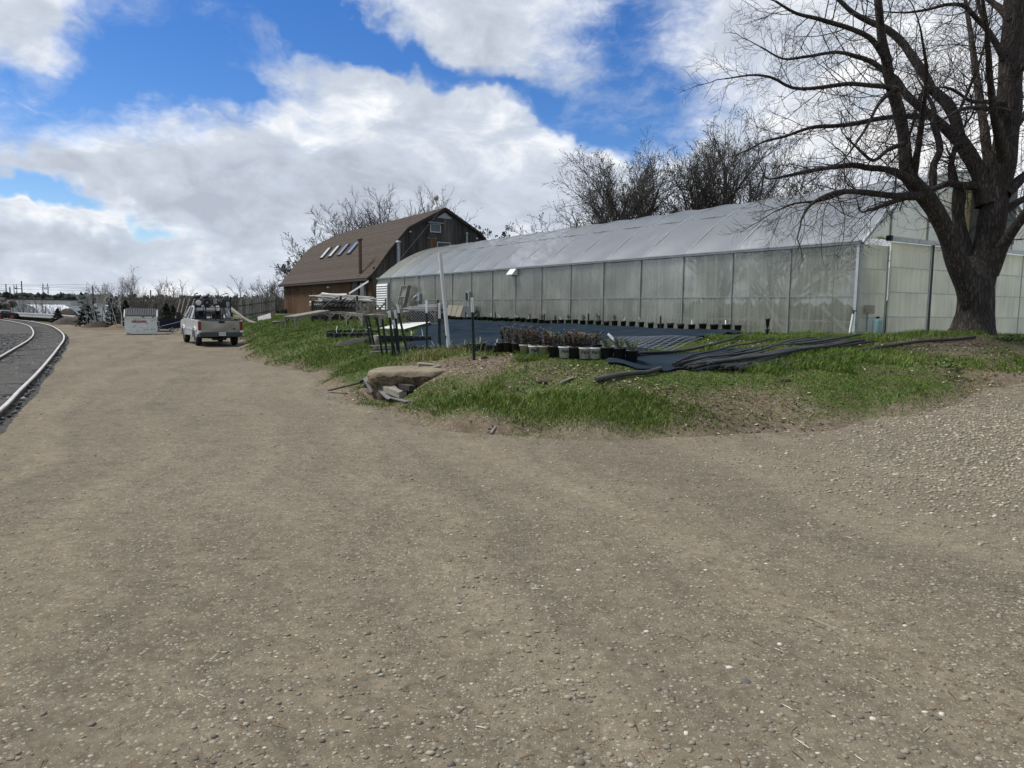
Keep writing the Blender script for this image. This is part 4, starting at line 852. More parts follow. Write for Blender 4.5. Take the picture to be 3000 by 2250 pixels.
o = MB().box((0, 0, .16), (4.6, 1.2, .30)).build('crate_base', K['black']); o.location = (st[0] + 2.2, st[1] + 2.1, st[2] - .02); o.rotation_euler = (0, 0, R(10)); tag(o, 'black crate under the stack of grey boards by the barn', 'crate')
o = MB().box((0, 0, 0), (1.0, .8, .025)).build('plywood_sheet', mat('pale_grey_ply', (.36, .35, .33), (.28, .27, .25), rough=.85, scale=2)); pl0 = gp(757, 941); o.location = (pl0[0] + .35, pl0[1] + .3, pl0[2] + .22); o.rotation_euler = (R(38), R(-18), R(8)); tag(o, 'pale plywood sheet leaning on the slope right of the truck', 'plywood')
cv = gp(800, 951); t = thing('pipe_offcut', 'short black culvert pipe lying on the grass under the low bench', 'pipe', (cv[0], cv[1], cv[2] + .12), rot=(0, R(90), R(8)))
MB().lathe([(.12, 0), (.13, .02), (.13, 1.3), (.11, 1.3), (.10, .03)], n=14).build('tube', K['pipeblk'], t); MB().lathe([(0, .02), (.1, .02)], n=12).build('end_cap', K['white'], t)
for k, (x0, y0, x1, y1) in enumerate(((675, 905, 735, 945), (680, 913, 742, 946), (668, 895, 728, 942), (690, 925, 750, 946))):
    tag(MB().bar(tuple(at(x0, y0, 44 + .3 * k)), tuple(at(x1, y1, 42.5 + .3 * k)), .16, .05).build('loose_plank', K['oldwood']), 'long grey plank leaning down the slope behind the right of the truck', 'plank', 'planks leaning behind the truck')
# stake fence beyond the truck
fs = at(700, 938, 58); fe = at(805, 932, 66)
K['stakewood'] = mat('pale_grey_stakes', (.34, .32, .28), (.20, .185, .16), rough=.9, scale=3, bump=.3, rand=.35)
fn = thing('stake_fence', 'tall grey fence of upright wooden stakes beyond the truck', 'fence', (0, 0, 0))
for k in range(58):
    t_ = k / 57; b_ = fs * (1 - t_) + fe * t_; zb = gz(b_[0], b_[1]) - .1; h_ = random.uniform(1.25, 1.75)
    MB().bar((b_[0], b_[1] + random.uniform(-.05, .05), zb), (b_[0] + random.uniform(-.05, .05), b_[1], zb + h_ + .3), random.uniform(.05, .10), .03, up=(0, 1, 0)).build('stake', K['stakewood'], fn)
for dz in (.5, 1.3): MB().bar((fs[0], fs[1] + .1, gz(fs[0], fs[1]) + dz), (fe[0], fe[1] + .1, gz(fe[0], fe[1]) + dz), .05, .08).build('rail', K['darkwood'], fn)
# long poles leaning to the left of the truck
for k, (x0, x1) in enumerate(((505, 529), (517, 541), (524, 556), (540, 570))):
    a_ = at(x0, 921, 58); b_ = at(x1, 876, 60); tag(MB().tube([(a_[0], a_[1], .0), tuple(b_)], [.07, .05], 7).build('leaning_pole', K['oldwood']), ('leftmost long pole leaning behind the truck cab', 'second long pole from the left leaning behind the truck cab', 'third long pole from the left leaning behind the truck cab', 'rightmost long pole leaning behind the truck cab')[k], 'pole')

# ------------------------------------------------------------------ steel fence posts, leaning white pole
def tpost(label, px, pyb, pxt, pyt, D=None, tip=True, group=None, m='tpost', tip_h=.32):
    b = on(px, pyb); D_ = b[1]; tpt = at(pxt, pyt, D_ + .05); b = Vector(b) - Vector((0, 0, .08)); tpt = Vector(tpt); d = tpt - b
    t = thing('fence_post', label, 'post', tuple(b), group=group); q = d.to_track_quat('Z', 'Y'); t.rotation_mode = 'QUATERNION'; t.rotation_quaternion = q
    h_ = d.length; s = MB().box((0, .012, h_ / 2), (.012, .04, h_)).box((0, -.012, h_ / 2), (.055, .010, h_))
    for k in range(int(h_ / .1)): s.box((0, -.024, .05 + k * .1), (.02, .014, .02))
    s.build('shaft', K[m], t)
    if tip: MB().box((0, -.012, h_ - tip_h / 2), (.058, .013, tip_h)).box((0, .013, h_ - tip_h / 2), (.016, .042, tip_h)).build('painted_tip', K['white'], t)
    return t
tpost('green steel post with white tip standing alone right of the white pole', 1390, 1056, 1383, 872)
tpost('thick green steel post with white tip just left of the white pole', 1291, 1026, 1287, 888, tip_h=.4)
tpost('slim green steel post with pale tip in front of the lattice', 1252, 1040, 1250, 880)
tpost('bare grey post top behind the lattice right edge', 1287, 1010, 1284, 878, tip=False, m='darkwood')
bundle = [(1090, 1025, 1072, 925), (1100, 1020, 1078, 925), (1122, 1045, 1104, 930), (1136, 1045, 1120, 935), (1153, 1048, 1140, 910), (1160, 1055, 1141, 930), (1172, 1050, 1157, 908), (1198, 1052, 1163, 892), (1168, 1040, 1152, 938)]
for k, (a_, b_, c_, d_) in enumerate(bundle):
    lab = 'dark steel post leaning in the clump of posts in front of the benches' if k not in (4, 6, 7) else ('leaning steel post with white tip in the middle of the clump', '', 'leaning steel post with white tip, second from the right of the clump', 'rightmost leaning steel post of the clump')[k - 4]
    tpost(lab, a_, b_, c_, d_, tip=k in (4, 6, 7, 8) and True, group='steel posts leaning in a clump' if k not in (4, 6, 7) else None, tip_h=.22)
wb_ = on(1318, 1042); wt_ = at(1290, 741, wb_[1] + .1); d = Vector(wt_) - Vector(wb_)
wp = thing('white_pole', 'tall white plastic pole leaning left in front of the greenhouse', 'pole', tuple(Vector(wb_) - Vector((0, 0, .1)))); wp.rotation_mode = 'QUATERNION'; wp.rotation_quaternion = d.to_track_quat('Z', 'Y')
MB().tube([(0, 0, 0), (0, 0, d.length + .1)], .047, 16).build('tube', mat('stained_white_plastic', (.62, .62, .60), (.50, .50, .47), rough=.5, scale=1.5, stretch=(1, 1, .4)), wp); MB().tube([(.02, -.05, .52), (.05, -.02, .60)], .012, 6).build('rope', K['black'], wp)
# ------------------------------------------------------------------ ground cloth beds
def cloth(name, label, c, nu, nv, dz, wr, seed):
    A_, B_, C_, D_ = [np.array(p[:2]) for p in c]     # far-left, far-right, near-right, near-left
    def fn(u, v):
        e = .06 * math.sin(u * 23 + seed) * (v in (0, 1)) + 0
        p = (A_ * (1 - u) + B_ * u) * (1 - v) + (D_ * (1 - u) + C_ * u) * v + np.array([0, e])
        wz = wr * (math.sin(p[0] * 3.1 + p[1] * 2.3 + seed) * math.sin(p[0] * 1.3 - p[1] * .7) + .7 * max(0, math.sin((p[0] * .8 - p[1] * 1.25) * 2.1 + 1.3 * math.sin(p[0] * .5 + seed))) ** 6 + .4 * max(0, math.sin((p[0] * .6 + p[1] * 1.5) * 1.4 + seed)) ** 8)
        return (p[0], p[1], gz(p[0], p[1]) + dz + wz)
    return tag(MB().grid(fn, nu, nv).build(name, K['cloth']), label, 'ground cloth')
CL = [np.array(LW(-1.15, 26.5, 0)), np.array(LW(-1.0, 3.4, 0)), on(1870, 1050), on(1175, 1034)]
cloth('ground_cloth', 'large blue black woven ground cloth spread before the greenhouse', CL, 120, 70, .06, .025, 1)
CL2 = [on(1790, 1048), on(2255, 1022), on(2080, 1090), on(1770, 1068)]
cloth('ground_cloth', 'smaller blue black ground cloth under the left end of the black pipes', CL2, 60, 26, .045, .015, 4)
hs_ = [on(1862, 1052), on(1950, 1046), on(2050, 1032), on(2110, 1015), on(2160, 996), on(2200, 985)]
tag(MB().tube([(p[0], p[1], gz(p[0], p[1]) + .10) for p in catmull([q[:2] for q in hs_], .25)], .03, 8).build('edge_roll', K['black']), 'black rolled hose along the right edge of the large ground cloth', 'hose')
# wire mesh panel lying on the cloth
mc = [np.array(on(*p)[:2]) for p in ((1800, 1002), (2058, 1003), (1965, 1046), (1735, 1030))]
wm = thing('wire_mesh_panel', 'galvanised wire mesh panel lying on the large ground cloth', 'mesh panel', (0, 0, 0))
def mpt(u, v):
    p = (mc[0] * (1 - u) + mc[1] * u) * (1 - v) + (mc[3] * (1 - u) + mc[2] * u) * v
    return (p[0], p[1], gz(p[0], p[1]) + .12 + .02 * math.sin(u * 4) * math.sin(v * 5))
for k in range(13): MB().tube([mpt(k / 12, t) for t in np.linspace(0, 1, 7)], .007, 4).build('wire', K['steel'], wm)
for k in range(11): MB().tube([mpt(t, k / 10) for t in np.linspace(0, 1, 7)], .007, 4).build('wire', K['steel'], wm)

# ------------------------------------------------------------------ pots and plants
K['leaf_red'] = mat('red_green_leaf', (.10, .05, .028), (.075, .075, .03), rough=.7, scale=5, rand=.3); K['leaf_green'] = mat('dull_green_leaf', (.06, .095, .028), (.09, .12, .045), rough=.7, scale=5, rand=.25)
K['stem'] = mat('plant_stem', (.07, .045, .03), (.05, .035, .025), rough=.9)
K['pot_white'] = mat('white_pot_plastic', (.62, .62, .60), (.55, .55, .53), rough=.5); K['pot_tan'] = mat('tan_pot_plastic', (.33, .32, .22), (.28, .27, .18), rough=.5)
K['ink'] = mat('black_print', (.012, .012, .014), (.012, .012, .014), rough=.6)
def pot_mb(r=.118, h=.205): return MB().lathe([(0, 0), (r * .82, 0), (r * .98, h * .86), (r * 1.08, h * .87), (r * 1.08, h), (r * .98, h), (r * .95, h * .9)], n=16)
pot_me = {c: pot_mb().mesh('pot', K[m]) for c, m in (('white', 'pot_white'), ('black', 'black'), ('tan', 'pot_tan'))}
soil_me = MB().lathe([(0, .188), (.11, .182)], n=12).mesh('soil', K['soil'])
def shrub(seed, m, h, n=9, leaf=.045, spread=.09):
    q = random.Random(seed); st_ = MB(); lf_ = MB()
    for i in range(n):
        x, y = q.uniform(-.05, .05), q.uniform(-.05, .05); tx, ty, tz = x + q.uniform(-spread, spread), y + q.uniform(-spread, spread), h * q.uniform(.65, 1)
        st_.tube([(x, y, .18), ((x + tx) / 2 + q.uniform(-.01, .01), (y + ty) / 2, .18 + tz / 2), (tx, ty, .18 + tz)], [.004, .003, .002], 3, caps=False)
        for k in range(7):
            t = q.uniform(.35, 1.05); c = Vector((x + (tx - x) * t, y + (ty - y) * t, .18 + tz * t)); a = q.uniform(0, 6.28); d = Vector((math.cos(a), math.sin(a), q.uniform(-.2, .7))).normalized() * leaf * q.uniform(.7, 1.3); s_ = d.cross(Vector((0, 0, 1))).normalized() * leaf * .38
            lf_.add([c, c + d * .5 + s_, c + d, c + d * .5 - s_], [(0, 1, 2, 3)])
    return st_.mesh('stems', K['stem']), lf_.mesh('leaves', m)
SH = [shrub(i, K['leaf_red'], .30 + .05 * (i % 3), n=14, leaf=.055) for i in range(5)] + [shrub(20 + i, K['leaf_green'], .30, n=14, leaf=.06) for i in range(3)]
GRS = []
for i in range(3):
    q = random.Random(50 + i); g = MB()
    for k in range(70):
        a = q.uniform(0, 6.28); r0 = q.uniform(0, .05); ln_ = q.uniform(.12, .24); ox, oy = math.cos(a) * ln_ * q.uniform(.2, .6), math.sin(a) * ln_ * q.uniform(.2, .6); b = Vector((math.cos(a) * r0, math.sin(a) * r0, .18)); s_ = Vector((-math.sin(a), math.cos(a), 0)) * .004
        g.add([b - s_, b + s_, b + Vector((ox * .6, oy * .6, ln_ * .8)) + s_ * .7, b + Vector((ox, oy, ln_))], [(0, 1, 2, 3)])
    GRS.append(g.mesh('grass_blades', mat('blue_green_blades', (.10, .14, .07), (.14, .17, .09), rough=.7)))
def plant(label, p, potc, kind_, group=None, rz=None, txt=False, sc_=1.0):
    t = thing('potted_plant', label, 'potted plant', tuple(p), rz if rz is not None else random.uniform(0, 6.28), group); t.scale = (sc_,) * 3
    link('pot', pot_me[potc], t); link('soil', soil_me, t)
    if kind_ == 'grass': link('foliage', random.choice(GRS), t)
    elif kind_ is not None:
        s, l = random.choice(SH[:5] if kind_ == 'red' else SH[5:] if kind_ == 'green' else SH); link('stems', s, t); link('foliage', l, t)
    if txt:
        for s_, x, z in (('P', -.042, .112), ('W', .036, .112), ('&', -.004, .105), ('line1', 0, .055), ('line2', 0, .034)):
            o = link('lettering', TXT(s_, K['ink']), t); o.location = (x, -.1165 - (.004 if z > .1 else -.004), z); o.rotation_euler = (R(94), 0, 0)
    return t
row = [np.array(on(x, y)) for x, y in ((1470, 1035), (1545, 1046), (1640, 1050), (1735, 1055), (1850, 1062))]
def row_pt(t):
    i = min(int(t * 4), 3); f_ = t * 4 - i; p = row[i] * (1 - f_) + row[i + 1] * f_; p[2] = gz(p[0], p[1]) + .02; return p
rv = row[4] - row[0]; rv = rv[:2] / np.linalg.norm(rv[:2]); bk = np.array([-rv[1], rv[0]]); rlen = np.linalg.norm(row[4][:2] - row[0][:2])
nfr = int(rlen / .25); PXS = []
for k in range(nfr + 1):
    p = row_pt(k / nfr); yaw = math.atan2(p[0], p[1]) * -1
    d2 = np.array(p) - [0, 0, EYE]; px_ = CX + F * (p[0] / (p[1] * math.cos(PIT) - d2[2] * math.sin(PIT)))
    rw = px_ + 15
    col_ = 'white' if any(abs(px_ - q) < 15 for q in (1565, 1640, 1702, 1735)) else ('tan' if 1515 < px_ < 1615 else 'black')
    PXS.append((round(px_), col_))
    if col_ == 'white': lab = {1565: 'white printed pot between tan pots at the left of the front pot row', 1640: 'white printed pot beside black pots in the middle of the front pot row', 1702: 'white printed pot, left one of the adjoining pair in the front row', 1735: 'white printed pot, right one of the adjoining pair in the front row'}[min((1565, 1640, 1702, 1735), key=lambda q: abs(q - px_))]
    elif col_ == 'tan': lab = 'tan nursery pot in the left part of the front pot row'
    else:
        ngr = globals().get('ngr', 0) + (1 if px_ > 1745 else 0)
        lab = ('leftmost', 'second', 'third', 'fourth', 'fifth', 'sixth')[ngr - 1] + ' black pot with grassy plant at the right end of the front row' if px_ > 1745 else 'black nursery pot in the front pot row'
    plant(lab, p, col_, 'grass' if px_ > 1745 else 'red' if px_ < 1700 else 'mixed', sc_=1.12, group={'tan': 'tan pots of the front row', 'black': 'grassy black pots of the front row' if px_ > 1745 else 'black pots of the front row'}.get(col_), rz=yaw, txt=col_ == 'white')
for r_ in range(1, 4):
    for k in range(nfr - 4):
        p = row_pt(k / nfr); p[:2] += bk * .26 * r_ + rv * random.uniform(-.03, .03); p[2] = gz(p[0], p[1]) + .02
        plant('red leaved shrub in a black pot behind the front pot row', p, 'black', 'green' if (k + r_) % 7 == 0 else 'red', 'red leaved shrubs behind the front pot row', sc_=random.uniform(.8, 1.0))
tgm = MB().prism([(-.012, 0, 0), (.012, 0, 0), (.02, .02, .10), (.03, .06, .17), (.005, .06, .17), (-.006, .02, .10)], (0, .002, 0)).mesh('plant_tag', K['white'])
def wtag(p, label='white plastic plant tag stuck in a pot beside the ground cloth', group='white plant tags along the pots'):
    o = link('plant_tag', tgm); o.location = p; o.rotation_euler = (random.uniform(-.5, .5), random.uniform(-.9, .9), random.uniform(0, 6.28)); o.scale = (1.3, 1, 1.2); tag(o, label, 'plant tag', group)
p = row_pt(.93); o = link('plant_tag', tgm); o.location = (p[0], p[1], p[2] + .26); o.rotation_euler = (0, R(-50), R(10)); o.scale = (2, 2, 2); tag(o, 'long white tag standing over the grassy black pots', 'plant tag')
# black trays left of the pots
tray_me = MB(); tray_me.box((0, 0, .04), (.54, .28, .08))
for k in range(3):
    for j in range(2): tray_me.box((-.18 + .18 * k, -.065 + .13 * j, .10), (.15, .11, .05))
tray_me = tray_me.mesh('tray', K['black'])
def tray(p, yaw, label, group, green=True):
    t = thing('seedling_tray', label, 'tray', tuple(p), yaw, group); link('tray', tray_me, t)
    if green:
        for k in range(5): o = link('seedlings', SH[random.choice((5, 6, 7))][1], t); o.location = (random.uniform(-.2, .2), random.uniform(-.1, .1), -.09); o.scale = (.8, .8, .55)
for k in range(11):
    a_ = np.array(on(1255, 1034)); b_ = np.array(on(1475, 1030)); q = a_ + (b_ - a_) * (k / 10); q[2] = gz(q[0], q[1]) + .02
    tray(q, R(10 + random.uniform(-8, 8)), 'black tray of small green seedlings left of the front pot row', 'seedling trays left of the pots', k % 2 == 0)
    if k % 2: wtag((q[0], q[1], q[2] + .12))
for k in range(12):
    q = np.array(on(978 + 11 * (k % 6) * 2, 978 + 9 * (k // 6))); tray((q[0], q[1], q[2]), R(20 + random.uniform(-8, 8)), 'black tray of leafy seedlings lying on the grass by the benches', 'seedling trays on the grass by the benches', True)
    if k % 2 == 0: wtag((q[0] + .1, q[1], q[2] + .15), 'white plant tag in a tray on the grass by the benches', 'white tags in the trays by the benches')
for k in range(8):
    q = np.array(on(1118 + 17 * k, 1003)); q[1] += .1; tray((q[0], q[1], gz(q[0], q[1]) + .06), R(5 + random.uniform(-5, 5)), 'black tray at the left edge of the large ground cloth', 'trays at the left edge of the cloth', False)
    if k % 2: wtag((q[0], q[1], q[2] + .2))
# row of black pots against the long wall
for k in range(86):
    A = 4.0 + k * .275; wd = -.62 - .25 * (k % 2); p = LW(wd, A, 0); z_ = gz(p.x, p.y) + .04
    plant('black nursery pot in the row along the foot of the greenhouse wall', (p.x, p.y, z_), 'black', 'green' if 20 < k < 50 and k % 4 == 0 else None, 'black pots along the greenhouse wall', sc_=random.uniform(.95, 1.15))
    if k % 5 == 2: wtag((p.x, p.y, z_ + .22))
for k, A in enumerate((7.5, 12.0, 15.4, 20.0, 23.3)):
    p = LW(-.95, A, 0); z_ = gz(p.x, p.y); o = MB().box((0, 0, .25), (.06, .06, .62)).build('wooden_stake', K['darkwood']); o.location = (p.x, p.y, z_); tag(o, 'short dark stake standing among the black pots by the greenhouse wall', 'stake', 'stakes among the wall pots')
# green edged white board on the grass
gb = [np.array(on(*q)) for q in ((1112, 972), (1170, 958), (1262, 956), (1186, 975))]
wbd = thing('display_board', 'big white board with green edge lying tilted on the cloth', 'board', (0, 0, 0))
q4 = [(gb[i][0], gb[i][1], gb[i][2] + (.13, .17, .17, .13)[i]) for i in range(4)]
MB().prism(q4, (0, 0, .012)).build('top', mat('scuffed_white_board', (.62, .62, .58), (.46, .46, .40), rough=.6, scale=2), wbd); MB().prism([(a_, b_, c_ - .115) for a_, b_, c_ in q4], (0, 0, .112)).build('edge', mat('green_board_edge', (.02, .085, .04), (.015, .06, .03), rough=.6), wbd)
# ladder-like cold frame and leaning boards on the wall
lad = thing('wooden_rack', 'grey wooden ladder rack leaning on the greenhouse wall', 'rack', tuple(LW(-.95, 33.5, 0)), rot=(0, R(9), GRZ))
LZ = 1.05
for y_ in (-.62, .62): MB().bar((0, y_, LZ), (0, y_ - .5, LZ + 2.5), .26 if y_ < 0 else .08, .07).build('side_rail', K['oldwood'], lad)
for z_ in (.95, 1.7, 2.45): MB().bar((0, -.62 - .2 * z_, LZ + z_), (0, .62 - .2 * z_, LZ + z_), .2, .05).build('rung', K['oldwood'], lad)
MB().prism([(.06, -.6, LZ + .1), (.06, .6, LZ + .1), (.06, .12, LZ + 2.45), (.06, -1.08, LZ + 2.45)], (.015, 0, 0)).build('back_sheet', K['pane'], lad)
K['beige'] = mat('beige_board', (.24, .215, .165), (.19, .17, .13), rough=.7, scale=2); K['slate'] = mat('slate_green_board', (.035, .045, .045), (.05, .058, .056), rough=.6, scale=2)
def lean(name, label, A0, A1, z0, z1, m, lean_=.35, cat='board'):
    t = MB().prism([(-lean_ - .12, A0, z0), (-lean_ - .12, A1, z0), (-.14, A1, z1), (-.14, A0, z1)], (.035, 0, .0)).build(name, m, None, .004); t.location = GO; t.rotation_euler = (0, 0, GRZ); return tag(t, label, cat)
lean('leaning_board', 'wide dark slate board leaning on the greenhouse wall', 23.5, 25.05, 1.2, 2.12, K['slate'])
lean('leaning_board', 'beige board leaning on the wall next to the slate board', 25.1, 25.75, 1.2, 2.16, K['beige'])
lean('leaning_board', 'beige board leaning on the wall in the middle of three', 25.8, 26.45, 1.2, 2.18, K['beige'])
lean('leaning_board', 'beige board leaning on the wall farthest from the slate board', 26.5, 27.1, 1.2, 2.20, K['beige'])
lean('leaning_board', 'dark grey board leaning on the wall behind the white pole', 27.4, 29.0, 1.2, 2.25, K['slate'], .25)
lean('yellow_board', 'short yellow plank lying before the slate board', 23.9, 24.8, 1.28, 1.36, mat('ochre_paint', (.40, .24, .05), (.30, .18, .04)), .7)
# sprinkler head on a riser
sp = on(2247, 985); s_ = thing('sprinkler', 'black sprinkler head on a short riser before the greenhouse wall', 'sprinkler', tuple(sp))
MB().lathe([(.035, -.05), (.035, .1), (.05, .11), (.05, .19), (.028, .2), (.028, .26), (.05, .30), (.055, .46), (.075, .47), (.075, .52), (0, .53)], n=12).build('body', K['black'], s_)
MB().lathe([(.03, 0), (.075, .0), (.075, .03), (.03, .03)], (0, 0, .18), 10).build('collar', K['black'], s_)

# ------------------------------------------------------------------ black irrigation pipes
pq = random.Random(5)
for k in range(27):
    f_ = k / 26
    lx, ly = 1975 + 190 * f_ ** 1.3 + pq.uniform(-25, 30), 1082 + 14 * f_; rx, ry = 2290 + 260 * (1 - abs(f_ - .45)) + pq.uniform(-60, 20), 992 + 40 * f_ * (1 if f_ > .3 else .2)
    if k in (3, 9): rx -= 150; ry += 12
    a_, b_ = on(lx, ly), on(rx, ry); lay = pq.choice((0, 0, .05, .09, .13)) * (1 if .1 < f_ < .8 else .3); r_ = pq.uniform(.020, .031); pts = []
    bow = pq.uniform(-.16, .06)
    pn = np.array([-(b_ - a_)[1], (b_ - a_)[0]]); pn /= np.linalg.norm(pn)
    for t in np.linspace(0, 1, 10):
        p = a_ + (b_ - a_) * t; p[:2] += pn * bow * math.sin(math.pi * t); pts.append((p[0], p[1], max(p[2] + .05, gz(p[0], p[1]) + .015) + r_ + lay * (1 - .4 * t)))
    tag(MB().tube(pts, r_, 8).build('irrigation_pipe', K['pipeblk']), 'black irrigation pipe in the long heap before the greenhouse', 'pipe', 'black pipes in the long heap')
def single(label, px, r_=.04, name='irrigation_pipe'):
    c = catmull([on(*p)[:2] for p in px], .3); return tag(MB().tube([(p[0], p[1], gz(p[0], p[1]) + r_ + .02) for p in c], r_, 8).build(name, K['pipeblk']), label, 'pipe')
single('long single black pipe running from the heap to the tree', [(2505, 1036), (2600, 1022), (2720, 1006), (2858, 996)], .035)
single('short black pipe half buried in the grass left of the pipe heap', [(1745, 1124), (1800, 1114), (1860, 1104), (1935, 1092)], .045)
single('thin black pipe trailing along the front of the pipe heap', [(2280, 1088), (2330, 1070), (2420, 1055), (2520, 1045)], .03)
# ------------------------------------------------------------------ concrete slab and scrap timber
K['concrete'] = mat('old_concrete', (.235, .195, .135), (.15, .122, .082), rough=.95, scale=2.2, bump=1.0, bscale=14); K['concrete_side'] = mat('crumbling_concrete', (.19, .145, .09), (.06, .045, .03), rough=1, scale=9, bump=2.5, bscale=16)
s0 = at(1090, 1158, 15.9)
slab = thing('concrete_slab', 'broken concrete slab jutting from the foot of the bank', 'slab', (s0[0] - .1, s0[1] - .05, .03), R(-6))
outl = [(0, 0), (.2, -.2), (.6, -.27), (1.05, -.38), (1.5, -.34), (1.8, -.1), (1.9, .5), (1.75, 1.3), (1.0, 1.6), (.3, 1.3), (-.05, .8)]
outl = [tuple(v_) for v_ in catmull(outl + [outl[0]], .12)[:-1]]
def ring(s, z, jit):
    jit *= 1.35; q = random.Random(int(z * 1000)); cx_, cy_ = .92, .6; return [(cx_ + (a_ - cx_) * s + q.uniform(-jit, jit), cy_ + (b_ - cy_) * s + q.uniform(-jit, jit), z + q.uniform(-jit, jit) * .5 + .03 * a_) for a_, b_ in outl]
r_s = [ring(.92, -.1, .04), ring(.97, .1, .05), ring(.94, .24, .06), ring(1.0, .36, .045), ring(1.0, .48, .03), ring(.975, .56, .02), ring(.93, .59, .014), ring(.6, .60, .02), ring(.2, .605, .012)]
nn_ = len(outl); sm = MB(); allv = [v_ for r in r_s for v_ in r]
sm.add(allv, [(i * nn_ + k, i * nn_ + (k + 1) % nn_, (i + 1) * nn_ + (k + 1) % nn_, (i + 1) * nn_ + k) for i in range(4) for k in range(nn_)], True); sm.build('broken_side', K['concrete_side'], slab)
tm_ = MB(); tv = [v_ for r in r_s[4:] for v_ in r]; tm_.add(tv, [(i * nn_ + k, i * nn_ + (k + 1) % nn_, (i + 1) * nn_ + (k + 1) % nn_, (i + 1) * nn_ + k) for i in range(4) for k in range(nn_)] + [tuple(range(4 * nn_, 5 * nn_))], True); tm_.build('top', K['concrete'], slab)
def plk(label, a_, b_, wd, th, m='oldwood', za=.05, zb=.05, name='scrap_plank', roll=0):
    A_, B_ = on(*a_), on(*b_); A_[2] += za; B_[2] += zb; d = Vector(B_) - Vector(A_); up = Matrix.Rotation(R(roll), 3, d.normalized()) @ Vector((0, 0, 1)); return tag(MB().bar(tuple(A_), tuple(B_), wd, th, up=up).build(name, K[m], None, .006), label, 'plank')
K['greyplank'] = mat('grey_curled_siding', (.17, .165, .165), (.11, .105, .10), rough=.8, scale=2, stretch=(2, 2, 2), bump=.2)
plk('squared brown timber lying against the concrete slab', (1118, 1150), (1180, 1172), .16, .13, 'oldwood', .12, .10)
plk('dark timber wedged under the edge of the concrete slab', (1140, 1145), (1208, 1152), .15, .12, 'darkwood', .16, .10)
plk('grey plank end poking from the scrap pile before the slab', (1130, 1166), (1196, 1182), .12, .03, 'greyplank', .05, .03)
for k, (pa, pm_, pb, lab) in enumerate((((1060, 1132), (1100, 1150), (1150, 1184), 'curled grey siding strip, lowest of the scrap pile before the slab'), ((1068, 1130), (1120, 1144), (1180, 1172), 'curled grey siding strip, topmost of the scrap pile before the slab'), ((1062, 1135), (1080, 1146), (1096, 1165), 'short bent grey strip at the left of the scrap pile'))):
    c = catmull([on(*q)[:2] for q in (pa, pm_, pb)], .12); n = len(c); m_ = MB(); vs_ = []
    for i, p in enumerate(c):
        t = i / (n - 1); z_ = gz(p[0], p[1]) + .12 + .13 * math.sin(math.pi * min(1, t * 1.1)) + .05 * (k == 1); tv_ = c[min(i + 1, n - 1)] - c[max(i - 1, 0)]; tv_ /= np.linalg.norm(tv_); s_ = np.array([-tv_[1], tv_[0]]) * .085
        vs_ += [(p[0] - s_[0], p[1] - s_[1], z_ - .03), (p[0] + s_[0], p[1] + s_[1], z_ + .03), (p[0] + s_[0], p[1] + s_[1], z_ + .045), (p[0] - s_[0], p[1] - s_[1], z_ - .015)]
    m_.add(vs_, [(i * 4 + a, i * 4 + (a + 1) % 4, (i + 1) * 4 + (a + 1) % 4, (i + 1) * 4 + a) for i in range(n - 1) for a in range(4)] + [(3, 2, 1, 0), tuple(range(4 * n - 4, 4 * n))]); tag(m_.build('siding_strip', K['greyplank']), lab, 'siding')
plk('dark board lying left of the scrap pile at the foot of the bank', (965, 1150), (1058, 1136), .12, .03, 'darkwood', .05, .12)
# timber pile by the clump of posts
tpz = on(1040, 1012)
for k in range(8):
    a_ = on(985 + 6 * k, 1016 - 1.5 * k); b_ = on(1062 + 4 * k, 1010 - 1.0 * k); a_[2] += .03 + .035 * (k % 4); b_[2] += .05 + .035 * (k % 4)
    tag(MB().bar(tuple(a_), tuple(b_), .14, .03).build('scrap_plank', K['greyplank']), 'grey plank in the low timber pile left of the clump of posts', 'plank', 'planks in the low timber pile')
for k in range(9):
    a_ = on(1092 + 8 * (k % 3), 1034 - 2 * (k // 3)); b_ = on(1205 + 4 * (k % 3), 1030 - 2 * (k // 3)); a_[2] += .04 + .07 * (k // 3); b_[2] += .04 + .06 * (k // 3)
    tag(MB().bar(tuple(a_), tuple(b_), .15, .045).build('scrap_plank', K['darkwood' if k % 2 else 'greyplank']), 'plank stacked behind the feet of the leaning steel posts', 'plank', 'planks stacked behind the leaning posts')
for k, (x_, y_, lab) in enumerate(((1105, 1012, 'pale wooden stump among the leaning posts'),)):
    p = on(x_, y_); t = thing('wood_block', lab, 'stump', tuple(p)); MB().lathe([(.13, -.05), (.125, .1), (.12, .32), (0, .33)], n=12).build('bark', K['oldwood'], t); MB().lathe([(.115, .332), (0, .335)], n=12).build('cut_face', K['pvc'], t)
p = on(1250, 1080); o = MB().box((0, 0, .05), (.42, .18, .10)).build('broken_wood', K['beige'], None, .02); o.location = (p[0], p[1], p[2] + .02); o.rotation_euler = (.1, .1, R(15)); tag(o, 'pale broken piece of wood lying on the concrete slab', 'wood')
tag(MB().tube([tuple(on(1232, 1090) + [0, 0, .05]), tuple(on(1290, 1080) + [0, 0, .06])], [.035, .02], 6).build('stick', K['oldwood']), 'grey stick lying beside the broken wood on the slab', 'stick')
tag(MB().tube([tuple(on(1640, 1130) + [0, 0, .05]), tuple(on(1680, 1114) + [0, 0, .05])], .022, 6).build('stick', K['oldwood']), 'pale stick lying in the grass before the pots', 'stick')
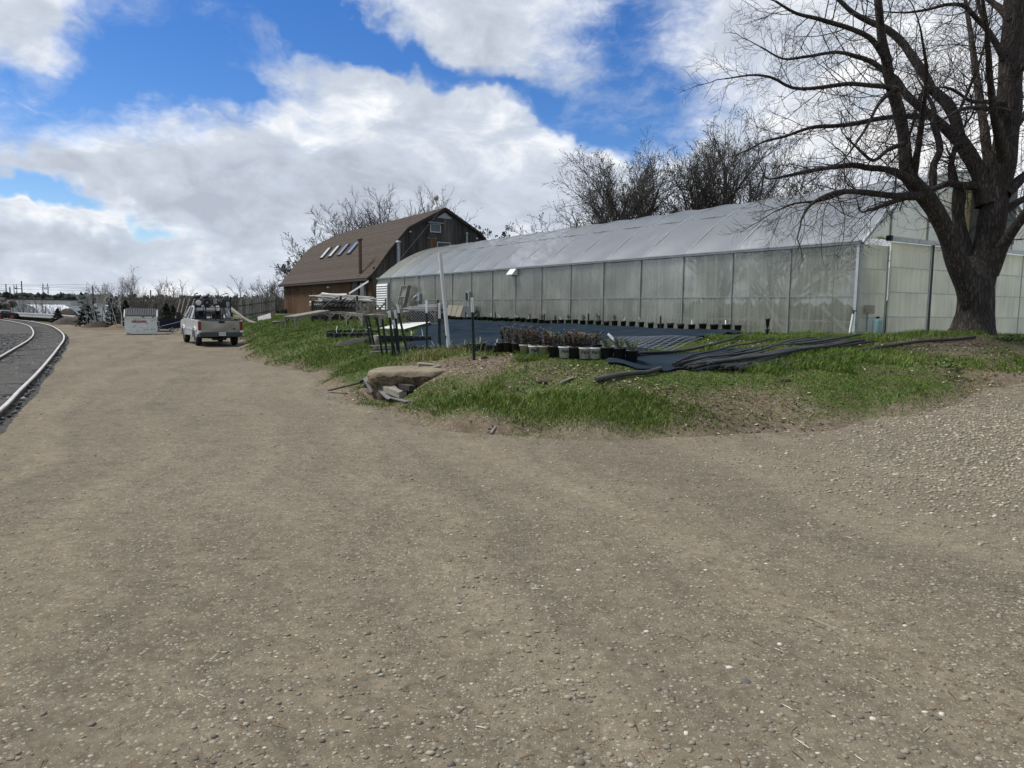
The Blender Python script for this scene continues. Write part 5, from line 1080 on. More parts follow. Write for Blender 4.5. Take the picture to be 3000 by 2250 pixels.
for (x_, y_, lab) in ((1590, 1126, 'dark clod lying in the grass beside the pale stick'), (2300, 1120, 'dark clod lying in the grass before the pipe heap'), (1415, 1052, 'black rag lying at the foot of the lone steel post')):
    p = on(x_, y_); q = random.Random(x_); t = MB()
    for k in range(5): t.lathe([(0, -.05), (.09, .0), (.11, .05), (.06, .11), (0, .13)], (q.uniform(-.1, .1), q.uniform(-.06, .06), q.uniform(0, .03)), 7)
    t.v = [(a_ * .55, b_ * .55, c_ * .5) for a_, b_, c_ in t.v]
    o = t.build('clod', K['soil'] if x_ != 1415 else K['black']); o.location = tuple(p); tag(o, lab, 'clod')
# loose things on the road
def pebble(label, px, py, s, m, name='stone'):
    p = on(px, py); q = random.Random(int(px)); b = MB(); n = 10
    b.lathe([(0, -.25), (.55, -.2), (.95, .05), (.8, .38), (.4, .55), (0, .6)], n=n); b.v = [(x * s * (1 + .12 * q.uniform(-1, 1)), y * s * .8 * (1 + .1 * q.uniform(-1, 1)), z * s * .7) for x, y, z in b.v]
    o = b.build(name, K[m]); o.location = tuple(p); o.rotation_euler = (0, 0, q.uniform(0, 6)); tag(o, label, 'stone')
K['darkstone'] = mat('dark_grey_stone', (.07, .07, .065), (.11, .105, .095), rough=.8, scale=20); K['palestone'] = mat('pale_stone', (.40, .37, .31), (.32, .29, .24), rough=.85, scale=20)
pebble('largest grey stone lying alone on the left of the dirt road', 515, 1770, .055, 'darkstone'); pebble('black lump lying on the dirt road right of the largest grey stone', 782, 1768, .035, 'black'); pebble('small black lump beside the other black lump on the road', 804, 1774, .022, 'black'); pebble('dark flat stone at the bottom left of the road', 507, 2137, .04, 'black'); pebble('dark grey stone in the lower right gravel', 2184, 2002, .045, 'darkstone'); pebble('round pale stone at the bottom of the road', 625, 2140, .035, 'palestone')
tag(MB().tube([tuple(on(2368, 1815) + [0, 0, .012]), tuple(on(2430, 1845) + [0, 0, .02]), tuple(on(2490, 1882) + [0, 0, .01])], [.010, .012, .006], 6).build('twig', K['oldwood']), 'long pale twig lying on the gravel at right', 'twig')
tag(MB().tube([tuple(on(1438, 1275) + [0, 0, .03]), tuple(on(1452, 1258) + [0, 0, .04])], .02, 6).build('stick', K['oldwood']), 'short stub of wood at the foot of the bank', 'stick')
# ------------------------------------------------------------------ trees
class Tubes:
    def __init__(s): s.V = []; s.T = []; s.o = 0
    def add(s, pts, rad, n=3):
        pts = np.asarray(pts, float); m = len(pts); rad = np.asarray(rad, float)
        t = np.gradient(pts, axis=0); t /= np.linalg.norm(t, axis=1)[:, None] + 1e-9
        ref = np.array([.31, .17, .93]) if abs(t[0][2]) < .9 else np.array([.95, .2, .1])
        x = np.cross(t, ref); x /= np.linalg.norm(x, axis=1)[:, None] + 1e-9; y = np.cross(t, x)
        a = np.arange(n) * 2 * np.pi / n
        ring = pts[:, None] + rad[:, None, None] * (np.cos(a)[None, :, None] * x[:, None] + np.sin(a)[None, :, None] * y[:, None])
        s.V.append(ring.reshape(-1, 3))
        i = (np.arange(m - 1)[:, None] * n + np.arange(n)[None]).ravel(); j = (np.arange(m - 1)[:, None] * n + (np.arange(n) + 1)[None] % n).ravel()
        s.T.append(np.concatenate([np.stack([i, j, j + n], 1), np.stack([i, j + n, i + n], 1)]) + s.o); s.o += m * n
    def build(s, name, m, parent, smooth=True): return link(name, npmesh(name, np.concatenate(s.V), np.concatenate(s.T), m, smooth=smooth), parent)
def unit(v): return v / (np.linalg.norm(v) + 1e-9)
def grow(T, g, p, d, Ln, r, lvl, P, tips=None):
    """one branch and, recursively, its side branches"""
    ns = P['seg'][lvl]; pts = [p]; dirs = []; rr_ = [r]; st = Ln / ns; rend = r * P['end'][lvl]
    for k in range(ns):
        d = unit(d + g.normal(0, P['wob'][lvl], 3) + np.array([0, 0, P['trop'][lvl]]) * (1 + P.get('curl', 0) * (k / ns)))
        p = p + d * st; pts.append(p); dirs.append(d); rr_.append(r + (rend - r) * (k + 1) / ns)
    T.add(pts, rr_, P['sides'][lvl])
    if lvl + 1 >= len(P['seg']):
        if tips is not None: tips.append((pts[-1], d)); tips.append((pts[len(pts) // 2], d))
        return
    nc = P['n'][lvl]; nc = int(nc * (.8 + .4 * g.random()) + .5)
    for c in range(nc):
        t = P['from'][lvl] + (1 - P['from'][lvl]) * (c + g.random()) / nc; i = min(int(t * ns), ns - 1); q = pts[i] + (pts[i + 1] - pts[i]) * (t * ns - i)
        b = dirs[i]; s = unit(np.cross(b, g.normal(0, 1, 3))); a = P['ang'][lvl] * (.7 + .6 * g.random())
        nd_ = unit(b * math.cos(a) + s * math.sin(a)); l2 = Ln * P['len'][lvl] * (1.1 - .5 * t) * (.65 + .7 * g.random()); r2 = max(P['rmin'], min(r * .62, (r + (rend - r) * t) * P['rad'][lvl]))
        grow(T, g, q, nd_, l2, r2, lvl + 1, P, tips)
def bark_mat(name, c1, c2, scale=1.0, bump=1.0):
    m = bpy.data.materials.new(name); m.use_nodes = True; t = m.node_tree; nd = t.nodes; ln = t.links; bs = nd['Principled BSDF']; bs.inputs['Roughness'].default_value = .95; bs.inputs['Specular IOR Level'].default_value = .15
    P = nd.new('ShaderNodeNewGeometry').outputs['Position']; mp = nd.new('ShaderNodeMapping'); mp.inputs['Scale'].default_value = (11 * scale, 11 * scale, 1.6 * scale); ln.new(P, mp.inputs[0])
    n0 = nd.new('ShaderNodeTexNoise'); n0.inputs['Scale'].default_value = 2.2; n0.inputs['Detail'].default_value = 6; ln.new(mp.outputs[0], n0.inputs['Vector'])
    v = nd.new('ShaderNodeTexVoronoi'); v.feature = 'DISTANCE_TO_EDGE'; v.inputs['Scale'].default_value = 1.5
    w_ = nd.new('ShaderNodeVectorMath'); w_.operation = 'ADD'; ln.new(mp.outputs[0], w_.inputs[0]); ln.new(n0.outputs['Color'], w_.inputs[1]); ln.new(w_.outputs[0], v.inputs['Vector'])
    r = nd.new('ShaderNodeValToRGB'); r.color_ramp.elements[0].position = .02; r.color_ramp.elements[1].position = .35; r.color_ramp.elements[0].color = (*c2, 1); r.color_ramp.elements[1].color = (*c1, 1); ln.new(v.outputs[0], r.inputs[0])
    n1 = nd.new('ShaderNodeTexNoise'); n1.inputs['Scale'].default_value = 1.2; n1.inputs['Detail'].default_value = 6; ln.new(P, n1.inputs['Vector'])
    mx_ = nd.new('ShaderNodeMix'); mx_.data_type = 'RGBA'; mx_.blend_type = 'MULTIPLY'; mx_.inputs[0].default_value = .8; ln.new(r.outputs[0], mx_.inputs[6]); r3 = nd.new('ShaderNodeValToRGB'); r3.color_ramp.elements[0].position = .3; r3.color_ramp.elements[1].position = .7; r3.color_ramp.elements[0].color = (.6, .6, .62, 1); r3.color_ramp.elements[1].color = (1, .97, .92, 1); ln.new(n1.outputs[0], r3.inputs[0]); ln.new(r3.outputs[0], mx_.inputs[7]); ln.new(mx_.outputs[2], bs.inputs['Base Color'])
    bp = nd.new('ShaderNodeBump'); bp.inputs['Strength'].default_value = bump; bp.inputs['Distance'].default_value = .06; mn = nd.new('ShaderNodeMath'); mn.operation = 'MINIMUM'; mn.inputs[1].default_value = .3; ln.new(v.outputs[0], mn.inputs[0]); ad = nd.new('ShaderNodeMath'); ad.operation = 'MULTIPLY_ADD'; ln.new(n0.outputs[0], ad.inputs[0]); ad.inputs[1].default_value = .25; ln.new(mn.outputs[0], ad.inputs[2]); ln.new(ad.outputs[0], bp.inputs['Height']); ln.new(bp.outputs[0], bs.inputs['Normal']); return m
K['bark'] = bark_mat('furrowed_bark', (.135, .115, .095), (.045, .039, .036)); K['twig'] = mat('dark_twigs', (.032, .026, .026), (.05, .042, .038), rough=.9, scale=2, world=True)
K['bark_far'] = mat('grey_brown_bark', (.055, .049, .044), (.085, .075, .066), rough=.95, scale=1, world=True); K['birch'] = mat('white_birch_bark', (.50, .49, .46), (.28, .26, .24), rough=.8, scale=2.5, stretch=(1, 1, 2.5), world=True)
K['sapling'] = mat('pale_sapling_bark', (.20, .185, .165), (.13, .115, .10), rough=.9, scale=1, world=True); K['bud'] = mat('opening_buds', (.055, .055, .030), (.035, .036, .022), rough=.8, scale=1, world=True)
# the big tree, limbs traced as (photo x, photo y, radius px); third number pair: depth offset at start and end
TD = 19.0
LIMBS = [
 ('A', [(2859, 975, 14), (2862, 920, 34), (2866, 860, 39), (2878, 780, 39), (2896, 700, 37), (2913, 600, 34), (2938, 470, 33), (2954, 326, 32), (2964, 181, 30), (2975, 20, 28), (2988, -150, 24), (2995, -330, 18), (2985, -500, 12)], 0, .4),
 ('B', [(2853, 950, 14), (2845, 900, 28), (2834, 850, 31), (2808, 780, 29), (2775, 690, 26), (2740, 620, 23), (2702, 566, 26), (2672, 532, 22), (2655, 490, 18), (2648, 410, 17), (2634, 330, 16), (2610, 253, 15), (2595, 170, 13), (2582, 100, 12), (2572, 0, 10), (2560, -110, 8), (2540, -220, 5)], 0, -1.2),
 ('b2', [(2675, 535, 16), (2640, 512, 12), (2594, 497, 10), (2536, 492, 9), (2497, 485, 8), (2397, 497, 6), (2323, 512, 4.5), (2268, 524, 3)], -.7, -1.6),
 ('b3', [(2700, 572, 14), (2650, 575, 11), (2596, 572, 9), (2497, 562, 8), (2437, 569, 7), (2372, 602, 5), (2345, 646, 3)], -.6, -2.2),
 ('b4', [(2640, 580, 8), (2611, 594, 7), (2551, 616, 4)], -.8, -1.7), ('b5', [(2470, 565, 6), (2400, 588, 4.5), (2330, 596, 3), (2270, 618, 2)], -1.5, -2.4),
 ('C', [(2895, 600, 34), (2878, 530, 25), (2855, 481, 22), (2828, 434, 20), (2810, 398, 17), (2797, 344, 16), (2772, 297, 15), (2732, 262, 13), (2717, 232, 13), (2688, 188, 12), (2659, 145, 11), (2637, 116, 11), (2594, 82, 9), (2547, 61, 8), (2500, 36, 7), (2440, -15, 5), (2370, -60, 3)], .2, 2.2),
 ('D', [(2826, 430, 15), (2782, 391, 14), (2746, 355, 13), (2717, 333, 12), (2681, 304, 11), (2645, 268, 10), (2623, 232, 9), (2583, 206, 8), (2547, 181, 7), (2500, 166, 6), (2447, 154, 5), (2348, 169, 4), (2288, 174, 3), (2223, 139, 2)], .5, 1.0),
 ('d2', [(2730, 340, 9), (2655, 340, 8), (2590, 344, 7), (2500, 362, 6.5), (2447, 368, 6), (2372, 373, 5), (2298, 398, 4), (2238, 413, 3), (2178, 443, 2)], .7, .2),
 ('d3', [(2636, 264, 8), (2590, 252, 7), (2554, 250, 6.5), (2487, 244, 6), (2397, 256, 5), (2323, 256, 4.5), (2258, 224, 3.5), (2198, 219, 2.8), (2124, 229, 1.8)], -1.0, -.8),
 ('E', [(2598, 185, 9), (2572, 140, 8), (2547, 110, 7.5), (2500, 87, 7), (2397, 55, 5.5), (2333, 40, 4.5), (2273, 5, 3)], -1.0, -1.8),
 ('G', [(2735, 560, 10), (2732, 520, 10), (2735, 480, 10), (2753, 441, 10), (2746, 398, 9), (2733, 362, 8), (2735, 326, 7), (2722, 290, 5), (2700, 250, 3)], .2, .6),
 ('H', [(2789, 540, 8), (2786, 488, 8), (2800, 427, 7)], .3, .4), ('I', [(2845, 800, 24), (2820, 700, 20), (2808, 630, 16), (2812, 565, 17), (2805, 540, 10)], .3, .5),
 ('I2', [(2900, 560, 14), (2860, 545, 12), (2815, 545, 13), (2780, 536, 10), (2742, 550, 8), (2700, 570, 7)], .3, .0),
 ('J', [(2895, 800, 28), (2935, 725, 18), (2965, 680, 15), (3000, 632, 13), (3060, 560, 11), (3130, 480, 8), (3200, 380, 4)], 0, -1.5), ('Kk', [(2925, 630, 14), (2970, 600, 11), (3010, 578, 10), (3090, 540, 7), (3180, 520, 4)], .1, 1.2), ('Lk', [(2945, 570, 16), (2985, 530, 14), (3020, 498, 13), (3090, 400, 10), (3150, 280, 6)], 0, .8),
 ('M', [(2945, 190, 10), (2934, 155, 9), (2898, 94, 8), (2869, 61, 7), (2840, 29, 6), (2815, 14, 5.5), (2771, 14, 5), (2731, 25, 4), (2663, 36, 3), (2600, 35, 2)], .3, -.8), ('m2', [(2890, 85, 6), (2868, 20, 5.5), (2850, -40, 4.5), (2815, -140, 3)], .2, .6), ('Nn', [(2960, 60, 10), (2930, 25, 9), (2898, 0, 8), (2840, -70, 6), (2780, -130, 3)], .2, 1.6),
 ('O', [(2945, 305, 8), (2891, 298, 6), (2844, 297, 5), (2800, 268, 4), (2768, 257, 3), (2720, 262, 2)], .1, -.9), ('Pp', [(2940, 325, 8), (2862, 315, 6), (2808, 322, 5), (2770, 345, 3)], .2, -1.4), ('Q', [(2808, 330, 4), (2835, 270, 4), (2870, 180, 3.5), (2890, 108, 3), (2900, 60, 2)], -.6, -1.2),
 ('R', [(2650, 420, 8), (2600, 440, 6), (2560, 470, 5), (2520, 440, 3.5), (2480, 400, 2.5)], -.8, -2.0), ('S', [(2965, 240, 9), (3010, 180, 8), (3070, 90, 6), (3120, -20, 4)], .2, -1.0), ('S2', [(2955, 400, 10), (3000, 340, 9), (3060, 270, 7), (3150, 190, 4)], .2, 1.5),
 ('T', [(2612, 262, 7), (2570, 310, 5), (2540, 370, 4), (2500, 430, 3), (2470, 470, 2)], -.9, -2.2), ('U', [(2720, 240, 6), (2690, 300, 5), (2670, 380, 4), (2640, 440, 3)], 1.0, 2.0),
 ('fa', [(2900, 560, 16), (2890, 430, 13), (2870, 300, 11), (2850, 160, 8), (2830, 20, 5), (2820, -90, 3)], .6, 3.6), ('fb', [(2940, 470, 14), (2915, 350, 11), (2900, 220, 9), (2890, 80, 6), (2870, -60, 3)], -.4, -3.2), ('fc', [(2672, 532, 12), (2690, 430, 9), (2705, 330, 7), (2715, 210, 5), (2700, 90, 3)], -.4, -3.0)]
bt = thing('bare_tree', 'huge bare deciduous tree with forked dark trunk before the greenhouse end', 'tree', tuple(at(2852, 980, TD)))
trunk = Tubes(); limb = Tubes(); tw = Tubes(); g = np.random.default_rng(21)
BP = dict(seg=[6, 4, 3], end=[.35, .4, .6], wob=[.16, .2, .22], trop=[.015, .01, .02], sides=[4, 3, 3], n=[6, 4], **{'from': [.12, .1]}, ang=[.85, .8], len=[.50, .55], rad=[.6, .65], rmin=.0038, curl=2.0)
base = at(2852, 980, TD); zb = gz(base[0], base[1])
# flared lower trunk
lt_ = [(2850, 1000, 92), (2850, 985, 82), (2853, 960, 71), (2857, 920, 63), (2860, 880, 60), (2859, 835, 59), (2857, 800, 52), (2856, 770, 36), (2856, 750, 15)]
trunk_mb = MB(); nS = 40; vs_ = []
for (x_, y_, r_) in lt_:
    c = at(x_, y_, TD); R_ = r_ * TD / F * .79; fl_ = max(0, (r_ - 62) / 30)
    for k in range(nS):
        th = 2 * math.pi * k / nS; q = R_ * (1 + .05 * math.sin(3 * th + .7) + .04 * math.sin(7 * th + y_ * .02) + fl_ * .16 * max(0, math.sin(5 * th + 1)))
        vs_.append((c[0] + q * math.cos(th), c[1] + q * math.sin(th) * .95, c[2]))
trunk_mb.add(vs_, [(i * nS + k, i * nS + (k + 1) % nS, (i + 1) * nS + (k + 1) % nS, (i + 1) * nS + k) for i in range(len(lt_) - 1) for k in range(nS)], True)
o = trunk_mb.build('trunk', K['bark']); o.parent = bt; o.matrix_parent_inverse = Matrix.Translation(-bt.location)
for nm, px, d0, d1 in LIMBS:
    n = len(px); P3 = [np.append(at(x_, y_, TD + d0 + (d1 - d0) * i / (n - 1)), r_ * (TD + d0 + (d1 - d0) * i / (n - 1)) / F) for i, (x_, y_, r_) in enumerate(px)]
    c = catmull(P3, .16); big = px[0][2] > 9
    c[:, :3] += np.cumsum(g.normal(0, .004, (len(c), 3)), 0) * .6
    (limb).add(c[:, :3], np.maximum(c[:, 3] * (1 + .05 * np.sin(np.arange(len(c)) * .8)), .008), 14 if px[0][2] > 20 else 8 if big else 6)
    seg_ = np.linalg.norm(np.diff(c[:, :3], axis=0), axis=1); tot = seg_.sum(); s_ = .35 if px[0][2] > 25 else .1; cs_ = np.concatenate([[0], np.cumsum(seg_)])
    start = (2.6 if nm in 'AB' else .5) if big else .15
    while start < tot:
        i = min(np.searchsorted(cs_, start), len(c) - 2); b = unit(c[i + 1, :3] - c[i, :3]); rl = c[i, 3]
        sd_ = unit(np.cross(b, g.normal(0, 1, 3))); a = .9 + .5 * g.random() if rl > .06 else .6 + .6 * g.random()
        ln_ = (.7 + 1.1 * g.random()) * (1.15 if rl < .1 else .9) * (1.0 if start < tot * .8 else .75)
        grow(tw, g, c[i, :3], unit(b * math.cos(a) + sd_ * math.sin(a)), ln_, min(.015, max(.007, rl * .3)), 0, BP)
        start += .165 + .12 * g.random() + (.12 if rl > .15 else 0)
    grow(tw, g, c[-1, :3], unit(c[-1, :3] - c[-3, :3]), 1.1, max(.011, c[-1, 3] * .9), 0, BP)
for T_, nm, m_ in ((limb, 'limbs', 'bark'), (tw, 'crown', 'twig')):
    o = T_.build(nm, K[m_], None); o.parent = bt; o.matrix_parent_inverse = Matrix.Translation(-bt.location)
# root sprouts and weeds at the foot of the tree
def buds(tips, size, g):
    P_ = np.array([t[0] for t in tips]); D_ = np.array([t[1] for t in tips]); n = len(P_)
    V = []; T = []
    for k in range(2):
        s = size * (.6 + .8 * g.random((n, 1))); a = unit_rows(D_ + g.normal(0, .6, (n, 3))); b = unit_rows(np.cross(a, g.normal(0, 1, (n, 3)))) * s * .45; c = P_ + g.normal(0, size * .35, (n, 3))
        V.append(np.stack([c, c + a * s * .5 + b, c + a * s, c + a * s * .5 - b], 1).reshape(-1, 3)); q = np.arange(n)[:, None] * 4 + k * n * 4; T.append(np.concatenate([q + [0, 1, 2], q + [0, 2, 3]]))
    return np.concatenate(V), np.concatenate(T)
def unit_rows(v): return v / (np.linalg.norm(v, axis=1)[:, None] + 1e-9)
def bare_tree(label, pos, H, trunk_r, seed, stems=1, up=.06, ang=.55, bud=0, group=None, m='bark_far', name='bare_tree', first=.3, dens=1.0, thin=1.0, lean=(0, 0), fine=True):
    g = np.random.default_rng(seed); T0 = Tubes(); tips = []
    t = thing(name, label, 'tree', tuple(pos), group=group)
    Tc = Tubes()
    P = dict(seg=[6, 5, 4, 3] if fine else [6, 5, 4], end=[.25, .3, .4, .6], wob=[.08, .12, .16, .2], trop=[up, up, up * .8, up * .6], sides=[5, 4, 3, 3], n=[int(11 * dens), int(8 * dens), int(5 * dens)], **{'from': [first, .2, .15]}, ang=[ang, ang * 1.05, .6], len=[.52, .48, .45], rad=[.6, .6, .65], rmin=.012 * thin, curl=.5)
    for s in range(stems):
        a = 2 * math.pi * (s + g.random() * .6) / stems; sp_ = (.18 + .25 * g.random()) if stems > 1 else 0
        d = unit(np.array([math.cos(a) * sp_ + lean[0], math.sin(a) * sp_ + lean[1], 1.0])); r_ = trunk_r * (1 if s == 0 else .5 + .35 * g.random())
        hh = H * (.62 if fine else .75) * (1 if s == 0 else .8 + .25 * g.random())
        grow(Tc, g, np.array([.12 * math.cos(a) * (stems > 1), .12 * math.sin(a) * (stems > 1), -.1]), d, hh, r_, 0, P, tips)
        T0.add(np.array([[0, 0, -.15], [.0, 0, .1]]) + np.array([.12 * math.cos(a) * (stems > 1), .12 * math.sin(a) * (stems > 1), 0]), [r_ * 1.5, r_ * 1.02], 9)
    zs = max(v_[:, 2].max() for v_ in Tc.V); f_ = H / zs
    for T_ in (T0, Tc): T_.V = [v_ * f_ for v_ in T_.V]
    tips = [(p_ * f_, d_) for p_, d_ in tips]
    T0.build('trunk', K[m], t); Tc.build('crown', K[m], t)
    if bud:
        V, Tq = buds(tips, bud, g); link('buds', npmesh('buds', V, Tq, K['bud']), t)
    return t
def base_at(px, D): p = at(px, 900, D); return (p[0], p[1], gz(p[0], p[1]) - .05 if sdist(p[0], p[1]) > -5 else float(z_far(p[0], p[1])) - .02)
bare_tree('budding tree with many upright stems, leftmost of three behind the greenhouse', base_at(1810, 62), 16.0, .26, 31, stems=9, up=.045, ang=.62, bud=.065, first=.16, dens=1.35, thin=1.0)
bare_tree('tallest budding tree of three behind the greenhouse', base_at(2090, 62), 17.8, .26, 32, stems=8, up=.05, ang=.6, bud=.065, first=.16, dens=1.35, thin=1.0)
bare_tree('budding tree leaning right, rightmost of three behind the greenhouse', base_at(2275, 60), 13.6, .22, 33, stems=7, up=.03, ang=.65, bud=.065, first=.16, dens=1.35, thin=1.0, lean=(.2, 0))
bare_tree('low twiggy tree at the left foot of the trees behind the greenhouse', base_at(1690, 64), 9.0, .12, 34, stems=6, up=.03, ang=.65, bud=.08, first=.15, dens=1.1, thin=.8, lean=(-.05, 0))
bare_tree('bare spreading tree behind the middle of the barn roof', base_at(1105, 86), 15.2, .30, 41, stems=6, up=.045, ang=.62, first=.2, dens=1.2, thin=1.1, lean=(-.05, 0))
bare_tree('bare tree behind the barn ridge, left of the turbine vent', base_at(1215, 88), 16.0, .3, 42, stems=4, up=.05, ang=.55, first=.22, dens=1.1, thin=1.0)
bare_tree('slender bare tree just behind the round turbine vent', base_at(1290, 86), 15.4, .2, 43, stems=2, up=.05, ang=.5, first=.3, dens=.7, thin=1.4, lean=(.1, 0))
bare_tree('bare tree behind the far end of the barn roof', base_at(955, 90), 11.2, .26, 44, stems=4, up=.035, ang=.65, first=.2, dens=.9, thin=1.5, lean=(-.12, 0), bud=.1)
bare_tree('small bare tree just past the far eave of the barn', base_at(885, 92), 7.6, .16, 45, stems=5, up=.03, ang=.6, first=.2, dens=1.0, thin=.9, lean=(0, 0), bud=.1)
bare_tree('leafy twigged tree showing over the greenhouse right of the barn', base_at(1475, 78), 9.8, .14, 46, stems=7, up=.05, ang=.5, first=.2, dens=.8, bud=.2)
bare_tree('pale bushy shrub at the far end of the barn wall', base_at(800, 76), 4.4, .07, 47, stems=7, up=.04, ang=.55, first=.15, dens=.8, m='sapling', name='shrub')
# ------------------------------------------------------------------ nursery yard and far country at left
def fz(p): return float(z_far(p[0], p[1]))
def ground_at(px, D):
    p = at(px, 900, D); return np.array([p[0], p[1], 0.0 if D < 92 else fz(p)])
bare_tree('clump of white birch stems on the mulch mound', ground_at(286, 62), 3.9, .05, 61, stems=7, up=.03, ang=.4, first=.45, dens=.8, m='birch', name='birch_tree', fine=True, thin=.45)
bare_tree('slender bare birch leaning right behind the birch clump', ground_at(322, 70), 4.9, .05, 62, stems=2, up=.03, ang=.4, first=.4, dens=.9, m='sapling', thin=.5, lean=(.1, 0))
bare_tree('tall bare birch standing behind the dumpster', ground_at(412, 66), 5.6, .06, 63, stems=3, up=.04, ang=.42, first=.35, dens=1.1, m='sapling', thin=.5, lean=(.06, 0))
bare_tree('pair of white stems left of the dumpster', ground_at(352, 60), 3.0, .05, 64, stems=2, up=.03, ang=.4, first=.5, dens=.5, m='birch', thin=.8)
K['needle'] = mat('dark_conifer_needles', (.022, .040, .022), (.038, .060, .032), rough=.8, scale=3, world=True)
def conifer(label, pos, H, rad, seed, cat='tree', group=None, dense=1500, m='needle'):
    g = np.random.default_rng(seed); t = thing('conifer', label, cat, tuple(pos), group=group); T0 = Tubes(); T0.add([[0, 0, -.1], [0, 0, H * .95]], [.08, .015], 6); T0.build('trunk', K['bark_far'], t)
    u = g.random(dense); z = H * (.03 + .95 * u); rr0 = rad * (1 - u) ** .8 * (.86 + .22 * np.sin(z * 7 / max(.5, H) * 6)); a = g.random(dense) * 6.283; q = rr0 * np.sqrt(.35 + .65 * g.random(dense))
    c = np.stack([q * np.cos(a), q * np.sin(a), z], 1); d = np.stack([np.cos(a), np.sin(a), -.25 + .5 * g.random(dense)], 1); d = unit_rows(d + g.normal(0, .25, (dense, 3))) * (.10 + .16 * g.random((dense, 1))) * max(.7, rad); s = unit_rows(np.cross(d, np.array([0, 0, 1.]) + g.normal(0, .5, (dense, 3)))) * .06 * max(.8, rad)
    V = np.stack([c - d * .5 - s * .3, c - d * .2 + s, c + d * .6, c - d * .2 - s], 1).reshape(-1, 3); k = np.arange(dense)[:, None] * 4
    link('crown', npmesh('crown', V, np.concatenate([k + [0, 1, 2], k + [0, 2, 3]]), K[m]), t); return t
conifer('dark broad spruce left of the birch clump', ground_at(258, 64), 2.6, 1.35, 1)
conifer('dark rounded juniper right of the birch clump', ground_at(325, 61), 2.5, .75, 2)
conifer('dark bushy conifer beside the white stems left of the dumpster', ground_at(368, 63), 2.4, .9, 3)
conifer('dark low conifer behind the right side of the dumpster', ground_at(487, 60), 2.2, .9, 4)
conifer('small green conifer at the end of the pot row by the railway', ground_at(168, 74), 1.5, .8, 5)
conifer('small dark conifer between dumpster and leaning poles', ground_at(507, 62), 2.0, .7, 6)
K['mulch'] = mat('dark_mulch', (.05, .04, .035), (.085, .065, .05), rough=1, scale=4, bump=1, world=True); K['mulchlight'] = mat('brown_litter', (.16, .11, .065), (.10, .075, .05), rough=1, scale=5, bump=1, world=True)
def mound(label, px, D, rx, ry, h, m, seed, name='mulch_mound'):
    p = ground_at(px, D); q = random.Random(seed); ph = [q.uniform(0, 6) for _ in range(4)]
    def fn(u, v):
        a = 2 * math.pi * u; r = 1 - v; k = 1 + .12 * math.sin(3 * a + ph[0]) + .07 * math.sin(5 * a + ph[1]); return (p[0] + rx * r * k * math.cos(a), p[1] + ry * r * k * math.sin(a), p[2] - .05 + h * (1 - r ** 2) ** 1.2 * (1 + .12 * math.sin(4 * a + ph[2]) * r))
    return tag(MB().grid(fn, 28, 10).build(name, K[m]), label, 'mound')
mound('dark mulch mound under the birch clump', 287, 62, 1.6, 1.2, .55, 'mulch', 1); mound('brown leaf litter heap left of the dumpster', 352, 59, 1.3, .9, .45, 'mulchlight', 2); mound('black compost heap at the end of the white racks', 200, 70, 1.8, 1.4, .75, 'mulch', 3); mound('grassy brown mound between the white tunnels', 200, 118, 5, 4, 2.3, 'mulchlight', 4, 'earth_mound'); mound('brown litter along the edge of the road end', 310, 57, 2.8, .8, .22, 'mulchlight', 6)
mound('brush heap of grey twigs before the small white tunnel', 198, 82, 1.6, 1.2, 1.5, 'mulch', 5, 'brush_heap')
K['wfilm'] = mat('white_tunnel_film', (.80, .82, .84), (.70, .72, .75), rough=.5, scale=1.2, world=True)
def tunnel(label, px0, px1, D0, D1, h, wd):
    a = ground_at(px0, D0); b = ground_at(px1, D1); d = unit(b - a); nrm_ = np.array([-d[1], d[0], 0]); Ln = np.linalg.norm(b - a); t = thing('poly_tunnel', label, 'greenhouse', (0, 0, 0)); nseg_ = max(3, int(Ln / 4))
    arc = [(wd / 2 * math.cos(math.pi * k / 12), h * math.sin(math.pi * k / 12) ** .8) for k in range(13)]
    for i in range(nseg_):
        p0, p1 = a + d * Ln * i / nseg_, a + d * Ln * (i + 1) / nseg_; MB().add([tuple(p + nrm_ * w_ + np.array([0, 0, z_])) for p in (p0, p1) for w_, z_ in arc], [(k, k + 1, 14 + k, 13 + k) for k in range(12)], True).build('cover', K['wfilm'], t)
    for i in range(nseg_ + 1): MB().tube([tuple(a + d * Ln * i / nseg_ + nrm_ * w_ * 1.01 + np.array([0, 0, z_ * 1.01])) for w_, z_ in arc], .05, 5).build('hoop', K['steel'], t)
    for p in (a, b): MB().add([tuple(p + nrm_ * w_ + np.array([0, 0, z_])) for w_, z_ in arc], [tuple(range(13))]).build('end_wall', K['wfilm'], t)
tunnel('long white plastic tunnel behind the bare saplings at far left', 70, 178, 128, 135, 3.3, 7); tunnel('white plastic tunnel with arched end beside the spruce', 228, 300, 104, 124, 2.2, 4.5); tunnel('white plastic tunnel behind the birch clump', 290, 372, 104, 112, 2.5, 5)
def shed(label, px, D, wd, dp_, h, m, rm, win=0):
    p = ground_at(px, D); t = thing('low_building', label, 'building', tuple(p), random.uniform(-.1, .1)); MB().box((0, 0, h / 2), (wd, dp_, h)).build('wall', K[m], t); MB().box((0, 0, h + .15), (wd + .5, dp_ + .5, .3)).build('roof', K[rm], t)
    for k in range(win): MB().box((-wd / 2 + (k + .5) * wd / win, -dp_ / 2 - .03, h * .55), (wd / win * .5, .06, h * .3)).build('window', K['glass'], t)
